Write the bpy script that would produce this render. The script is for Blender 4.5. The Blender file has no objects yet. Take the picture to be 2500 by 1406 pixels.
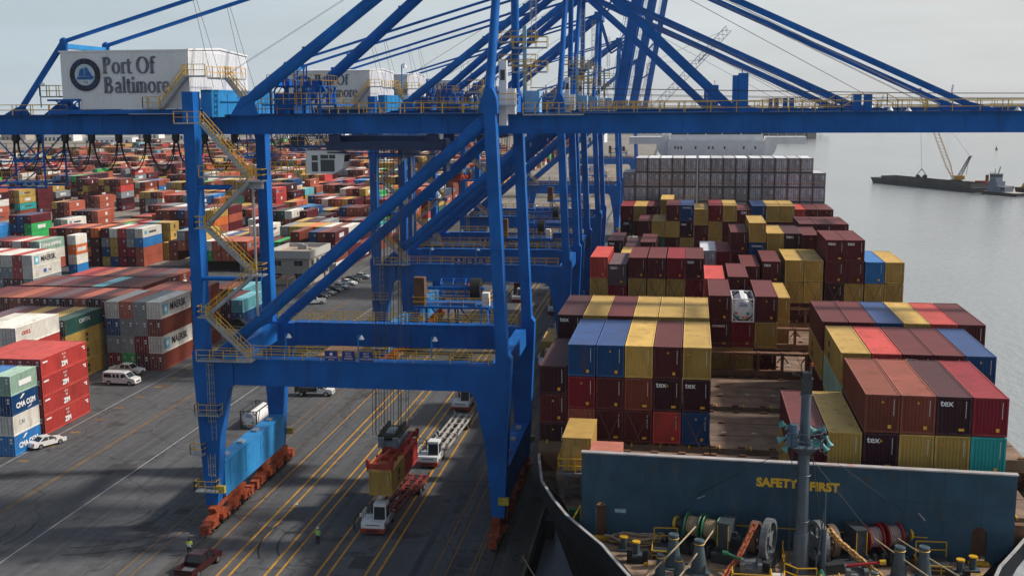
import bpy, bmesh, math, random
from mathutils import Vector, Matrix
R = math.radians
random.seed(7)
scene = bpy.context.scene
col = scene.collection
# ---------------------------------------------------------------- camera
F, PITCH, YAW, ROLL = 2771.84, .1596, .1381, -.0058
H = 44.0
cam_d = bpy.data.cameras.new("camera")
cam = bpy.data.objects.new("camera", cam_d); col.objects.link(cam)
cam_d.sensor_width = 36.0
cam_d.lens = F / 2500.0 * 36.0
cam_d.clip_start = 1.0; cam_d.clip_end = 40000.0
_f = Vector((-math.sin(YAW)*math.cos(PITCH), math.cos(YAW)*math.cos(PITCH), -math.sin(PITCH)))
_r = Vector((math.cos(YAW), math.sin(YAW), 0)); _u = _r.cross(_f)
_c, _s = math.cos(ROLL), math.sin(ROLL)
_r2 = _r*_c + _u*_s; _u2 = _u*_c - _r*_s
cam.matrix_world = Matrix(((_r2.x, _u2.x, -_f.x, 0), (_r2.y, _u2.y, -_f.y, 0), (_r2.z, _u2.z, -_f.z, H), (0, 0, 0, 1)))
scene.camera = cam
def px(p):      # world point -> photo pixel, only used to find out what is in view
    q = Vector(p) - Vector((0, 0, H)); z = q.dot(_f)
    return (1250 + F*q.dot(_r2)/z, 703 - F*q.dot(_u2)/z, z) if z > 1 else (-9999, -9999, z)
# ---------------------------------------------------------------- light
SUN_AZ, SUN_EL = R(13), R(41)          # azimuth from +X towards +Y
world = bpy.data.worlds.new("World"); scene.world = world; world.use_nodes = True
nt = world.node_tree; nt.nodes.clear()
def N(t, **k):
    n = nt.nodes.new(t)
    for a, b in k.items(): setattr(n, a, b)
    return n
sky = N('ShaderNodeTexSky', sky_type='NISHITA', sun_disc=False, sun_elevation=SUN_EL, sun_rotation=R(90)-SUN_AZ,
        altitude=0, air_density=1.2, dust_density=4.0, ozone_density=1.0)
sc_ = N('ShaderNodeVectorMath', operation='SCALE'); sc_.inputs['Scale'].default_value = 0.085
nt.links.new(sky.outputs[0], sc_.inputs[0])
tc = N('ShaderNodeTexCoord'); mp = N('ShaderNodeMapping'); mp.inputs['Scale'].default_value = (1.6, 1.6, 9.0)
ns = N('ShaderNodeTexNoise'); ns.inputs['Scale'].default_value = 2.2; ns.inputs['Detail'].default_value = 6; ns.inputs['Roughness'].default_value = .55
nt.links.new(tc.outputs['Generated'], mp.inputs[0]); nt.links.new(mp.outputs[0], ns.inputs[0])
rp = N('ShaderNodeValToRGB'); rp.color_ramp.elements[0].position = .36; rp.color_ramp.elements[0].color = (.78, .78, .78, 1)
rp.color_ramp.elements[1].position = .66; rp.color_ramp.elements[1].color = (.97, .97, .97, 1)
nt.links.new(ns.outputs[0], rp.inputs[0])
mx = N('ShaderNodeMix', data_type='RGBA'); mx.inputs[7].default_value = (.73, .765, .78, 1)
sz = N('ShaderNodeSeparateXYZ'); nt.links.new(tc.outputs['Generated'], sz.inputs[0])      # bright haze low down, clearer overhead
zr = N('ShaderNodeMapRange'); zr.inputs[1].default_value = .1; zr.inputs[2].default_value = .55; zr.inputs[3].default_value = 1.0; zr.inputs[4].default_value = .12; nt.links.new(sz.outputs[2], zr.inputs[0])
zm = N('ShaderNodeMath', operation='MULTIPLY'); nt.links.new(rp.outputs[0], zm.inputs[0]); nt.links.new(zr.outputs[0], zm.inputs[1])
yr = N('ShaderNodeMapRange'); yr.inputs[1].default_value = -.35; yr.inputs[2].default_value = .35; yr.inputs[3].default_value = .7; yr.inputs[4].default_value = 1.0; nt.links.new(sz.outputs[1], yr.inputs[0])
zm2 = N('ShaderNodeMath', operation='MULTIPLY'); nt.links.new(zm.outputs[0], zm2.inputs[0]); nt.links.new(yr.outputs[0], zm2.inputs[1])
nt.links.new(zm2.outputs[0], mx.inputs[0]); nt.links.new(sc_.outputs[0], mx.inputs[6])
xr = N('ShaderNodeMapRange'); xr.inputs[1].default_value = -.5; xr.inputs[2].default_value = .25; nt.links.new(sz.outputs[0], xr.inputs[0])
hc = N('ShaderNodeMix', data_type='RGBA'); hc.inputs[6].default_value = (.57, .69, .77, 1); hc.inputs[7].default_value = (.74, .765, .765, 1)
nt.links.new(xr.outputs[0], hc.inputs[0]); nt.links.new(hc.outputs[2], mx.inputs[7])
bg = N('ShaderNodeBackground'); bg.inputs['Strength'].default_value = 1.0
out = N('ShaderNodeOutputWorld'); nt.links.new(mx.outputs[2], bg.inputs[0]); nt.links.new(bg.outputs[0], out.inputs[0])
sun_d = bpy.data.lights.new("sun", 'SUN'); sun_d.energy = 3.9; sun_d.angle = R(3.5); sun_d.color = (1.0, .93, .84)
sun = bpy.data.objects.new("sun", sun_d); col.objects.link(sun)
sdir = Vector((math.cos(SUN_EL)*math.cos(SUN_AZ), math.cos(SUN_EL)*math.sin(SUN_AZ), math.sin(SUN_EL)))
sun.rotation_euler = sdir.to_track_quat('Z', 'Y').to_euler()
scene.view_settings.view_transform = 'Standard'; scene.view_settings.look = 'None'
scene.view_settings.exposure = 0.0; scene.view_settings.gamma = 1.0
scene.cycles.volume_bounces = 0; scene.cycles.max_bounces = 6; scene.cycles.diffuse_bounces = 3
scene.cycles.volume_step_rate = 10
# ---------------------------------------------------------------- materials
MATS = {}
def mat(name, colr, rough=.55, metal=0, noise=.12, nscale=1.2, dirt=None, dirt_amt=.35, bump=0, bscale=20, spec=None,
        objcolor=False, attr=False, fade_lit=0, streak=False, coord='Object', spots=None, spot_amt=.8):
    if name in MATS: return MATS[name]
    m = bpy.data.materials.new(name); m.use_nodes = True; t = m.node_tree; L = t.links
    b = t.nodes['Principled BSDF']
    def n(ty, **k):
        q = t.nodes.new(ty)
        for a, v in k.items(): setattr(q, a, v)
        return q
    if objcolor:
        oi = n('ShaderNodeObjectInfo'); base = oi.outputs['Color']
    elif attr:
        at = n('ShaderNodeAttribute'); at.attribute_name = 'Col'; base = at.outputs['Color']
    else:
        rgb = n('ShaderNodeRGB'); rgb.outputs[0].default_value = (*colr, 1); base = rgb.outputs[0]
    tcn = n('ShaderNodeTexCoord'); vec = tcn.outputs[coord]
    if objcolor:      # each repeat gets its own wear
        ad = n('ShaderNodeVectorMath', operation='ADD'); sc = n('ShaderNodeVectorMath', operation='SCALE')
        cb = n('ShaderNodeCombineXYZ')
        for k in range(3): L.new(oi.outputs['Random'], cb.inputs[k])
        L.new(cb.outputs[0], sc.inputs[0]); sc.inputs['Scale'].default_value = 97
        L.new(vec, ad.inputs[0]); L.new(sc.outputs[0], ad.inputs[1]); vec = ad.outputs[0]
    n1 = n('ShaderNodeTexNoise'); n1.inputs['Scale'].default_value = nscale; n1.inputs['Detail'].default_value = 5
    L.new(vec, n1.inputs[0])
    mr = n('ShaderNodeMapRange'); mr.inputs[1].default_value = .3; mr.inputs[2].default_value = .7
    mr.inputs[3].default_value = 1-noise; mr.inputs[4].default_value = 1+noise; L.new(n1.outputs[0], mr.inputs[0])
    ml = n('ShaderNodeVectorMath', operation='SCALE'); L.new(base, ml.inputs[0]); L.new(mr.outputs[0], ml.inputs['Scale'])
    cur = ml.outputs[0]
    if fade_lit:          # chalky dusty paint on upward faces, with sunlit brightness put into the colour
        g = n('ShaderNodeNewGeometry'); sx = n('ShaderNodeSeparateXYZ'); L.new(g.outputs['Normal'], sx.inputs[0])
        r2 = n('ShaderNodeMapRange'); r2.inputs[1].default_value = .5; r2.inputs[2].default_value = .9; r2.inputs[4].default_value = fade_lit
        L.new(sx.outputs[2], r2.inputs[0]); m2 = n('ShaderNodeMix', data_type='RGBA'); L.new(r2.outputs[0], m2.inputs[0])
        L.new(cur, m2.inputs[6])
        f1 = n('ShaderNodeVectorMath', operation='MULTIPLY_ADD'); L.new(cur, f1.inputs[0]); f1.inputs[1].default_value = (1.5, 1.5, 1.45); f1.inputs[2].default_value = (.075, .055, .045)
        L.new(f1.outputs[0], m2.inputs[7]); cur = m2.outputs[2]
    if dirt:
        mp = n('ShaderNodeMapping'); mp.inputs['Scale'].default_value = (1.2, 1.2, .22) if streak else (1, 1, 1)
        L.new(vec, mp.inputs[0]); n2 = n('ShaderNodeTexNoise'); n2.inputs['Scale'].default_value = nscale*2.3; n2.inputs['Detail'].default_value = 7
        n2.inputs['Roughness'].default_value = .65; L.new(mp.outputs[0], n2.inputs[0])
        r3 = n('ShaderNodeMapRange'); r3.inputs[1].default_value = .54; r3.inputs[2].default_value = .74; r3.inputs[4].default_value = dirt_amt
        L.new(n2.outputs[0], r3.inputs[0]); m3 = n('ShaderNodeMix', data_type='RGBA'); L.new(r3.outputs[0], m3.inputs[0])
        L.new(cur, m3.inputs[6]); m3.inputs[7].default_value = (*dirt, 1); cur = m3.outputs[2]
    if spots:          # small rust spots and runs
        mp = n('ShaderNodeMapping'); mp.inputs['Scale'].default_value = (1, 1, .35); L.new(vec, mp.inputs[0])
        n4 = n('ShaderNodeTexNoise'); n4.inputs['Scale'].default_value = 1.1; n4.inputs['Detail'].default_value = 9; n4.inputs['Roughness'].default_value = .72; L.new(mp.outputs[0], n4.inputs[0])
        r4 = n('ShaderNodeMapRange'); r4.inputs[1].default_value = .62; r4.inputs[2].default_value = .70; r4.inputs[4].default_value = spot_amt
        L.new(n4.outputs[0], r4.inputs[0]); m4 = n('ShaderNodeMix', data_type='RGBA'); L.new(r4.outputs[0], m4.inputs[0])
        L.new(cur, m4.inputs[6]); m4.inputs[7].default_value = (*spots, 1); cur = m4.outputs[2]
    L.new(cur, b.inputs['Base Color'])
    b.inputs['Roughness'].default_value = rough; b.inputs['Metallic'].default_value = metal
    if spec is not None: b.inputs['Specular IOR Level'].default_value = spec
    if bump:
        n3 = n('ShaderNodeTexNoise'); n3.inputs['Scale'].default_value = bscale; n3.inputs['Detail'].default_value = 3
        L.new(vec, n3.inputs[0]); bp = n('ShaderNodeBump'); bp.inputs['Strength'].default_value = bump; bp.inputs['Distance'].default_value = .05
        L.new(n3.outputs[0], bp.inputs['Height']); L.new(bp.outputs[0], b.inputs['Normal'])
    MATS[name] = m; return m
RUST = (.13, .045, .018)
BLUE = mat('crane_blue', (.012, .12, .42), .45, spec=.10, nscale=.3, noise=.2, spots=(.07, .05, .05), spot_amt=.6, dirt=(.012, .05, .17), dirt_amt=.6, streak=True)
BLUE2 = mat('crane_light_blue', (.03, .24, .55), .5, spec=.15, spots=(.10, .06, .05), nscale=.4, noise=.12, dirt=(.05, .10, .2), dirt_amt=.5, streak=True)
YEL = mat('rail_yellow', (.62, .36, .02), .5, noise=.2)
GALV = mat('galvanised_steel', (.34, .36, .38), .5, metal=.3, noise=.15, dirt=(.2, .16, .12))
ORG = mat('bogie_orange', (.30, .065, .028), .6, noise=.4, nscale=2.2, dirt=(.04, .02, .015), dirt_amt=1, spec=.2)
WHITE = mat('white_paint', (.74, .75, .76), .5, noise=.05, spots=(.4, .35, .3), spot_amt=.4, dirt=(.45, .42, .38), dirt_amt=.3, streak=True, nscale=.8)
CLAD = mat('white_cladding', (.70, .72, .75), .5, noise=.05, nscale=.3, dirt=(.52, .5, .48), dirt_amt=.3, streak=True)
BLACK = mat('black_rubber', (.012, .012, .013), .6)
DARK = mat('dark_steel', (.03, .033, .04), .55, noise=.3, nscale=3)
GLASS = mat('window_glass', (.02, .035, .045), .08, noise=.05)
SIGNB = mat('sign_blue', (.01, .03, .22), .5)
GREY = mat('grey_paint', (.30, .31, .33), .6, noise=.12, dirt=(.2, .15, .12))
LETTER = mat('white_lettering', (.75, .75, .74), .6, noise=.1, nscale=6)
LBLACK = mat('black_lettering', (.02, .02, .025), .6)
LYEL = mat('yellow_lettering', (.72, .44, .03), .6, noise=.2, nscale=4)
LBLUE = mat('blue_lettering', (.03, .09, .35), .6)
LRED = mat('red_lettering', (.55, .04, .03), .6)
STICK = mat('yellow_sticker', (.75, .40, .03), .6)
RUSTM = mat('rusty_steel', (.16, .075, .04), .8, noise=.35, nscale=.8, dirt=(.05, .03, .02), dirt_amt=.6)
ROPE = mat('wire_rope', (.02, .02, .022), .5)
HEMP = mat('hemp_rope', (.42, .33, .20), .9, noise=.2, nscale=5)
HULL = mat('hull_dark', (.004, .005, .008), .6, spec=.15, noise=.3, nscale=.2, dirt=RUST, dirt_amt=.3, streak=True)
SHIPB = mat('ship_blue_grey', (.028, .074, .118), .55, spots=(.10, .05, .035), spot_amt=.7, spec=.2, noise=.22, nscale=.6, dirt=(.11, .10, .09), dirt_amt=.55, streak=True)
DECK = mat('deck_paint', (.26, .18, .125), .7, noise=.5, nscale=.9, dirt=(.12, .05, .028), dirt_amt=1, spots=(.05, .045, .04))
HATCH = mat('hatch_cover_grey', (.185, .125, .088), .8, noise=.45, nscale=.5, dirt=(.19, .075, .03), dirt_amt=1, spots=(.06, .03, .02))
CPAINT = mat('container_paint', (1, 1, 1), .5, noise=.16, nscale=.35, dirt=RUST, dirt_amt=.6, spots=(.09, .04, .025), spot_amt=.5, objcolor=True, fade_lit=.9, spec=.25, streak=True)
CFRAME = mat('container_frame_paint', (1, 1, 1), .5, noise=.2, nscale=1.2, dirt=(.22, .12, .08), dirt_amt=.7, objcolor=True, fade_lit=.95, spec=.25)
CSTUFF = mat('stacked_container_paint', (1, 1, 1), .5, noise=.16, nscale=.35, dirt=RUST, dirt_amt=.35, attr=True, fade_lit=.9, spec=.25)
TYRE = BLACK
# ---------------------------------------------------------------- mesh builder
class MB:
    def __init__(s): s.v = []; s.f = []; s.c = []
    def add(s, vs, fs, c=None):
        k = len(s.v); s.v.extend([tuple(v) for v in vs]); s.f.extend([tuple(i+k for i in f) for f in fs]); s.c.extend([c]*len(fs)); return s
    def box(s, c, d, M=None, colr=None):
        x, y, z = c; a, b, h = d[0]/2, d[1]/2, d[2]/2
        vs = [Vector((x+i*a, y+j*b, z+k*h)) for k in (-1, 1) for j in (-1, 1) for i in (-1, 1)]
        if M is not None: vs = [M @ v for v in vs]
        return s.add(vs, [(0, 2, 3, 1), (4, 5, 7, 6), (0, 1, 5, 4), (2, 6, 7, 3), (0, 4, 6, 2), (1, 3, 7, 5)], colr)
    def bb(s, x0, x1, y0, y1, z0, z1, colr=None): return s.box(((x0+x1)/2, (y0+y1)/2, (z0+z1)/2), (x1-x0, y1-y0, z1-z0), None, colr)
    def hexa(s, p):   # 8 points: bottom 4 (ccw), top 4
        return s.add(p, [(3, 2, 1, 0), (4, 5, 6, 7), (0, 1, 5, 4), (1, 2, 6, 5), (2, 3, 7, 6), (3, 0, 4, 7)])
    def beam(s, p, q, w, h=None, up=(0, 0, 1), w2=None, h2=None):
        p, q = Vector(p), Vector(q); d = (q-p).normalized(); up = Vector(up)
        if abs(d.dot(up)) > .97: up = Vector((0, 1, 0))
        r = d.cross(up).normalized(); u = r.cross(d); h = h or w; w2 = w2 or w; h2 = h2 or h
        P = [c + r*i*a/2 + u*j*b/2 for c, a, b in ((p, w, h), (q, w2, h2)) for i, j in ((-1, -1), (1, -1), (1, 1), (-1, 1))]
        return s.add(P, [(3, 2, 1, 0), (4, 5, 6, 7), (0, 1, 5, 4), (1, 2, 6, 5), (2, 3, 7, 6), (3, 0, 4, 7)])
    def tube(s, p, q, r, n=8, r2=None, cap=True):
        p, q = Vector(p), Vector(q); d = (q-p).normalized(); up = Vector((0, 0, 1)) if abs(d.z) < .95 else Vector((0, 1, 0))
        a = d.cross(up).normalized(); b = a.cross(d); r2 = r if r2 is None else r2
        V_ = [c + (a*math.cos(2*math.pi*i/n) + b*math.sin(2*math.pi*i/n))*rr for c, rr in ((p, r), (q, r2)) for i in range(n)]
        fs = [(i, (i+1) % n, n+(i+1) % n, n+i) for i in range(n)]
        if cap: fs += [tuple(range(n-1, -1, -1)), tuple(range(n, 2*n))]
        return s.add(V_, fs)
    def path(s, pts, r, n=5):
        for a, b in zip(pts, pts[1:]): s.tube(a, b, r, n)
        return s
    def ring(s, c, axis, R1, r, n=16, m=5):
        c = Vector(c); ax = Vector(axis).normalized(); a = ax.orthogonal().normalized(); b = ax.cross(a)
        vs = []; fs = []
        for i in range(n):
            t = 2*math.pi*i/n; d = a*math.cos(t)+b*math.sin(t)
            for j in range(m):
                u = 2*math.pi*j/m; vs.append(c + d*(R1+r*math.cos(u)) + ax*r*math.sin(u))
        for i in range(n):
            for j in range(m): fs.append((i*m+j, ((i+1) % n)*m+j, ((i+1) % n)*m+(j+1) % m, i*m+(j+1) % m))
        return s.add(vs, fs)
    def prism(s, outline, lo, hi, axis='y'):   # outline of (a,b) pairs extruded along axis
        n = len(outline)
        def P(a, b, t): return {'y': (a, t, b), 'x': (t, a, b), 'z': (a, b, t)}[axis]
        vs = [P(a, b, lo) for a, b in outline] + [P(a, b, hi) for a, b in outline]
        area = sum(outline[i][0]*outline[(i+1) % n][1]-outline[(i+1) % n][0]*outline[i][1] for i in range(n))
        flip = (area > 0) == (axis in 'xz')
        fs = [(i, (i+1) % n, n+(i+1) % n, n+i) for i in range(n)] + [tuple(range(n-1, -1, -1)), tuple(range(n, 2*n))]
        if not flip: fs = [tuple(reversed(f)) for f in fs]
        return s.add(vs, fs)
    def rail(s, pts, h=1.1, t=.055, mids=(.55,), step=2.0, posts=True):
        pts = [Vector(p) for p in pts]
        for a, b in zip(pts, pts[1:]):
            for hh in (h,)+tuple(mids): s.beam(a+Vector((0, 0, hh)), b+Vector((0, 0, hh)), t, t)
            n = max(1, round((b-a).length/step))
            if posts:
                for i in range(n+1):
                    q = a.lerp(b, i/n); s.beam(q, q+Vector((0, 0, h)), t*1.1, t*1.1)
        return s
    def ladder(s, p, h, w=.5, cage=True, dirv=(0, -1)):
        x, y, z = p; dx, dy = dirv
        for k in (-1, 1): s.beam((x+k*w/2*abs(dy), y+k*w/2*abs(dx), z), (x+k*w/2*abs(dy), y+k*w/2*abs(dx), z+h), .05)
        for i in range(int(h/.6)): s.beam((x-w/2*abs(dy), y-w/2*abs(dx), z+i*.6+.3), (x+w/2*abs(dy), y+w/2*abs(dx), z+i*.6+.3), .03)
        if cage:
            for i in range(int((h-2)/1.0)): s.ring((x+dx*.35, y+dy*.35, z+2.2+i), (0, 0, 1), .38, .022, 8, 3)
            for k in range(5):
                t = -math.pi/2+k*math.pi/4; ox, oy = math.sin(t)*.38, -math.cos(t)*.38
                if dx: ox, oy = dx*abs(oy), ox
                s.beam((x+dx*.35+ox, y+dy*.35+oy, z+2.2), (x+dx*.35+ox, y+dy*.35+oy, z+h), .03)
        return s
    def xf(s, M): s.v = [tuple(M @ Vector(v)) for v in s.v]; return s
    def mesh(s, name, m=None, smooth=False):
        me = bpy.data.meshes.new(name); me.from_pydata(s.v, [], s.f); me.update()
        if any(c is not None for c in s.c):
            ca = me.color_attributes.new('Col', 'FLOAT_COLOR', 'CORNER'); k = 0
            for i, f in enumerate(s.f):
                for _ in f:
                    ca.data[k].color = (*(s.c[i] or (1, 1, 1)), 1); k += 1
        if m: me.materials.append(m)
        if smooth:
            for p in me.polygons: p.use_smooth = True
            me.set_sharp_from_angle(angle=R(38))
        return me
    def build(s, name, m, parent=None, smooth=False, loc=None):
        return link(name, s.mesh(name, m, smooth), parent, loc)
def link(name, me, parent=None, loc=None):
    o = bpy.data.objects.new(name, me); col.objects.link(o)
    if parent is not None: o.parent = parent
    if loc is not None: o.location = loc
    return o
def thing(name, label, cat, loc=(0, 0, 0), rz=0, group=None):
    o = bpy.data.objects.new(name, None); col.objects.link(o); o.location = loc; o.rotation_euler = (0, 0, rz)
    o.empty_display_size = .5
    return tag(o, label, cat, group)
def tag(o, label=None, cat=None, group=None, kind=None):
    for k, v in (('label', label), ('category', cat), ('group', group), ('kind', kind)):
        if v: o[k] = v
    return o
def copy_tree(o, parent=None, loc=None, rz=None):
    c = o.copy(); col.objects.link(c)
    if parent is not None: c.parent = parent
    if loc is not None: c.location = loc
    if rz is not None: c.rotation_euler = (0, 0, rz)
    for ch in list(o.children): copy_tree(ch, c)
    return c
_tc = {}
def text_mesh(s, size=1.0, ext=.01, sx=1.0, bold=0, align='CENTER', shear=0):
    k = (s, size, ext, sx, bold, align, shear)
    if k in _tc: return _tc[k]
    cu = bpy.data.curves.new('lettering', 'FONT'); cu.body = s; cu.size = size; cu.extrude = ext; cu.offset = bold
    cu.align_x = align; cu.align_y = 'CENTER'; cu.resolution_u = 3; cu.shear = shear
    o = bpy.data.objects.new('lettering_source', cu); col.objects.link(o)
    dg = bpy.context.evaluated_depsgraph_get(); dg.update()
    me = bpy.data.meshes.new_from_object(o.evaluated_get(dg)); bpy.data.objects.remove(o)
    if sx != 1:
        for v in me.vertices: v.co.x *= sx
    _tc[k] = me; return me
def text(s, loc, size, m, parent=None, face='-y', name='lettering', **k):
    me = text_mesh(s, size, **k).copy(); me.materials.clear(); me.materials.append(m)
    o = link(name, me, parent, loc)
    o.rotation_euler = {'-y': (R(90), 0, 0), '+x': (R(90), 0, R(90)), 'up': (0, 0, 0)}[face] if isinstance(face, str) else face
    return o
# ================================================================ ground, quay, water, sky line
def ground_mat(name, a, b_, light, wet=False):
    m = bpy.data.materials.new(name); m.use_nodes = True; t = m.node_tree; L = t.links; b = t.nodes['Principled BSDF']
    def n(ty, **k):
        q = t.nodes.new(ty)
        for x, v in k.items(): setattr(q, x, v)
        return q
    g = n('ShaderNodeTexCoord'); v = g.outputs['Object']
    n1 = n('ShaderNodeTexNoise'); n1.inputs['Scale'].default_value = .035; n1.inputs['Detail'].default_value = 8; n1.inputs['Roughness'].default_value = .62; L.new(v, n1.inputs[0])
    r1 = n('ShaderNodeValToRGB'); r1.color_ramp.elements[0].position = .32; r1.color_ramp.elements[0].color = (*a, 1)
    r1.color_ramp.elements[1].position = .68; r1.color_ramp.elements[1].color = (*b_, 1); L.new(n1.outputs[0], r1.inputs[0])
    # wheel tracks and oil drips stretched along the lanes
    mp = n('ShaderNodeMapping'); mp.inputs['Scale'].default_value = (1.1, .02, 1); L.new(v, mp.inputs[0])
    n2 = n('ShaderNodeTexNoise'); n2.inputs['Scale'].default_value = 1.3; n2.inputs['Detail'].default_value = 5; L.new(mp.outputs[0], n2.inputs[0])
    m2 = n('ShaderNodeMapRange'); m2.inputs[1].default_value = .35; m2.inputs[2].default_value = .7; m2.inputs[3].default_value = 1.12; m2.inputs[4].default_value = .72; L.new(n2.outputs[0], m2.inputs[0])
    n3 = n('ShaderNodeTexNoise'); n3.inputs['Scale'].default_value = .9; n3.inputs['Detail'].default_value = 7; n3.inputs['Roughness'].default_value = .7; L.new(v, n3.inputs[0])
    m3 = n('ShaderNodeMapRange'); m3.inputs[1].default_value = .3; m3.inputs[2].default_value = .62; m3.inputs[3].default_value = .78; m3.inputs[4].default_value = 1.08; L.new(n3.outputs[0], m3.inputs[0])
    mul = n('ShaderNodeMath', operation='MULTIPLY'); L.new(m2.outputs[0], mul.inputs[0]); L.new(m3.outputs[0], mul.inputs[1])
    # sealed cracks and slab joints
    vo = n('ShaderNodeTexVoronoi', feature='DISTANCE_TO_EDGE'); vo.inputs['Scale'].default_value = .075; 
    wv = n('ShaderNodeVectorMath', operation='ADD'); n4 = n('ShaderNodeTexNoise'); n4.inputs['Scale'].default_value = .3; L.new(v, n4.inputs[0])
    s4 = n('ShaderNodeVectorMath', operation='SCALE'); s4.inputs['Scale'].default_value = 5; L.new(n4.outputs[1], s4.inputs[0]); L.new(v, wv.inputs[0]); L.new(s4.outputs[0], wv.inputs[1]); L.new(wv.outputs[0], vo.inputs[0])
    m4 = n('ShaderNodeMapRange'); m4.inputs[1].default_value = .0; m4.inputs[2].default_value = .012; m4.inputs[3].default_value = .45; m4.inputs[4].default_value = 1; L.new(vo.outputs[0], m4.inputs[0])
    mu2 = n('ShaderNodeMath', operation='MULTIPLY'); L.new(mul.outputs[0], mu2.inputs[0]); L.new(m4.outputs[0], mu2.inputs[1])
    # dark stain blotches
    n5 = n('ShaderNodeTexNoise'); n5.inputs['Scale'].default_value = .16; n5.inputs['Detail'].default_value = 3; L.new(v, n5.inputs[0])
    m5 = n('ShaderNodeMapRange'); m5.inputs[1].default_value = .6; m5.inputs[2].default_value = .68; m5.inputs[3].default_value = 1; m5.inputs[4].default_value = .5; L.new(n5.outputs[0], m5.inputs[0])
    mu3 = n('ShaderNodeMath', operation='MULTIPLY'); L.new(mu2.outputs[0], mu3.inputs[0]); L.new(m5.outputs[0], mu3.inputs[1])
    sc = n('ShaderNodeVectorMath', operation='SCALE'); L.new(r1.outputs[0], sc.inputs[0]); L.new(mu3.outputs[0], sc.inputs['Scale'])
    L.new(sc.outputs[0], b.inputs['Base Color']); b.inputs['Roughness'].default_value = .85
    n6 = n('ShaderNodeTexNoise'); n6.inputs['Scale'].default_value = 12; L.new(v, n6.inputs[0]); bp = n('ShaderNodeBump'); bp.inputs['Strength'].default_value = .25; bp.inputs['Distance'].default_value = .03
    L.new(n6.outputs[0], bp.inputs['Height']); L.new(bp.outputs[0], b.inputs['Normal'])
    return m
ASPH = ground_mat('quay_asphalt', (.070, .073, .080), (.118, .119, .124), 0)
CONC = ground_mat('yard_concrete', (.20, .18, .155), (.30, .27, .235), 0)
QE = -13.0        # quay edge
def sheet(name, x0, x1, y0, y1, z, m, kind='structure'):
    me = bpy.data.meshes.new(name); me.from_pydata([(x0, y0, z), (x1, y0, z), (x1, y1, z), (x0, y1, z)], [], [(0, 1, 2, 3)]); me.materials.append(m)
    o = link(name, me); tag(o, kind=kind); return o
g = MB().bb(-1500, QE, -60, 1700, -8, 0); tag(g.build('ground', ASPH), kind='structure')
sheet('far_yard_paving', -1500, QE-1, 430, 1690, .004, CONC)
sheet('yard_paving', -420, -136, 300, 430, .005, CONC)
# quay apron of old concrete and kerb
APR = ground_mat('apron_concrete', (.05, .045, .04), (.09, .08, .07), 0)
sheet('quay_apron', QE-2.3, QE-.32, -50, 900, .005, APR)
tag(MB().bb(QE-.3, QE+.02, -50, 1690, -.6, .22).build('quay_kerb', mat('kerb_concrete', (.13, .11, .08), .8, noise=.3, nscale=.8, dirt=(.05, .04, .03))), kind='structure')
tag(MB().bb(QE-.01, QE+.1, -50, 1690, -7, -.6).build('quay_face', mat('quay_wall', (.03, .03, .03), .9, noise=.4)), kind='structure')
# rails, trench
rl = MB()
for x in (-47.2, -16.4):
    rl.bb(x-.06, x+.06, -50, 900, 0, .06)
tag(rl.build('crane_rails', mat('rail_steel', (.09, .08, .075), .4, metal=.6, noise=.3)), kind='structure')
tr = [(x+d, .6) for x in (-47.2, -16.4) for d in (-.42, .42)]
for i, (x, w) in enumerate(tr): sheet('rail_strip', x-w/2, x+w/2, -50, 900, .008, mat('strip_concrete', (.075, .07, .066), .9, noise=.35, nscale=.8))
sheet('cable_trench', -23.95, -23.25, -50, 900, .008, mat('trench_steel', (.02, .028, .04), .5, noise=.5, nscale=.4))
# painted lines
YL = mat('line_yellow', (.50, .25, .022), .7, noise=.25, nscale=.7, dirt=(.06, .055, .05), dirt_amt=1)
WL = mat('line_white', (.42, .42, .41), .7, noise=.2, nscale=.7, dirt=(.07, .07, .07), dirt_amt=.8)
OLD = mat('line_faded_orange', (.26, .14, .035), .8, noise=.3, nscale=.6, dirt=(.06, .055, .05), dirt_amt=.9)
def lines(name, xs, w, m, y0=-50, y1=900, z=.012, xs2=None):
    b = MB()
    for x in xs:
        vs = [(x-w/2, y0, z), (x+w/2, y0, z), (x+w/2, y1, z), (x-w/2, y1, z)]; b.add(vs, [(0, 1, 2, 3)])
    tag(b.build(name, m), kind='structure')
lines('lane_lines', (-42.06, -40.93, -37.55, -36.4, -32.75, -31.6, -28.06, -26.94), .25, YL)
lines('lane_line', (-45.1,), .17, YL)
lines('faded_lane_lines', (-21.8, -20.5, -18.3, -17.9), .16, OLD)
lines('orange_lines', (-50.2, -51.6, -72.4, -72.75), .13, OLD)
lines('white_line', (-64.46,), .14, WL); lines('yard_edge_line', (-82.0,), .12, WL, 60, 330)
b = MB()
for i in range(26):
    y = 96+i*6.4; b.add([(-80.9, y, .014), (-79.6, y+.2, .014), (-79.6, y+.75, .014), (-80.9, y+.6, .014)], [(0, 1, 2, 3)])
for i in range(10): b.add([(-34.8, 96+i*13, .014), (-34.3, 96+i*13, .014), (-34.3, 96.5+i*13, .014), (-34.8, 96.5+i*13, .014)], [(0, 1, 2, 3)])
tag(b.build('ground_marks', OLD), kind='structure')
sheet('paving_patch', -58.5, -55.5, 137, 139.2, .011, mat('patch', (.10, .07, .05), .9, noise=.3))
sheet('paving_patch', -80.5, -78.4, 166, 168.4, .011, MATS['patch'])
sheet('paving_patch', -24.0, -16.0, 88, 97.5, .009, mat('new_asphalt', (.022, .022, .025), .9, noise=.2))
sheet('paving_patch', -31.0, -24.5, 88, 99.0, .010, MATS['new_asphalt'])
random.seed(17)
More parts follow.
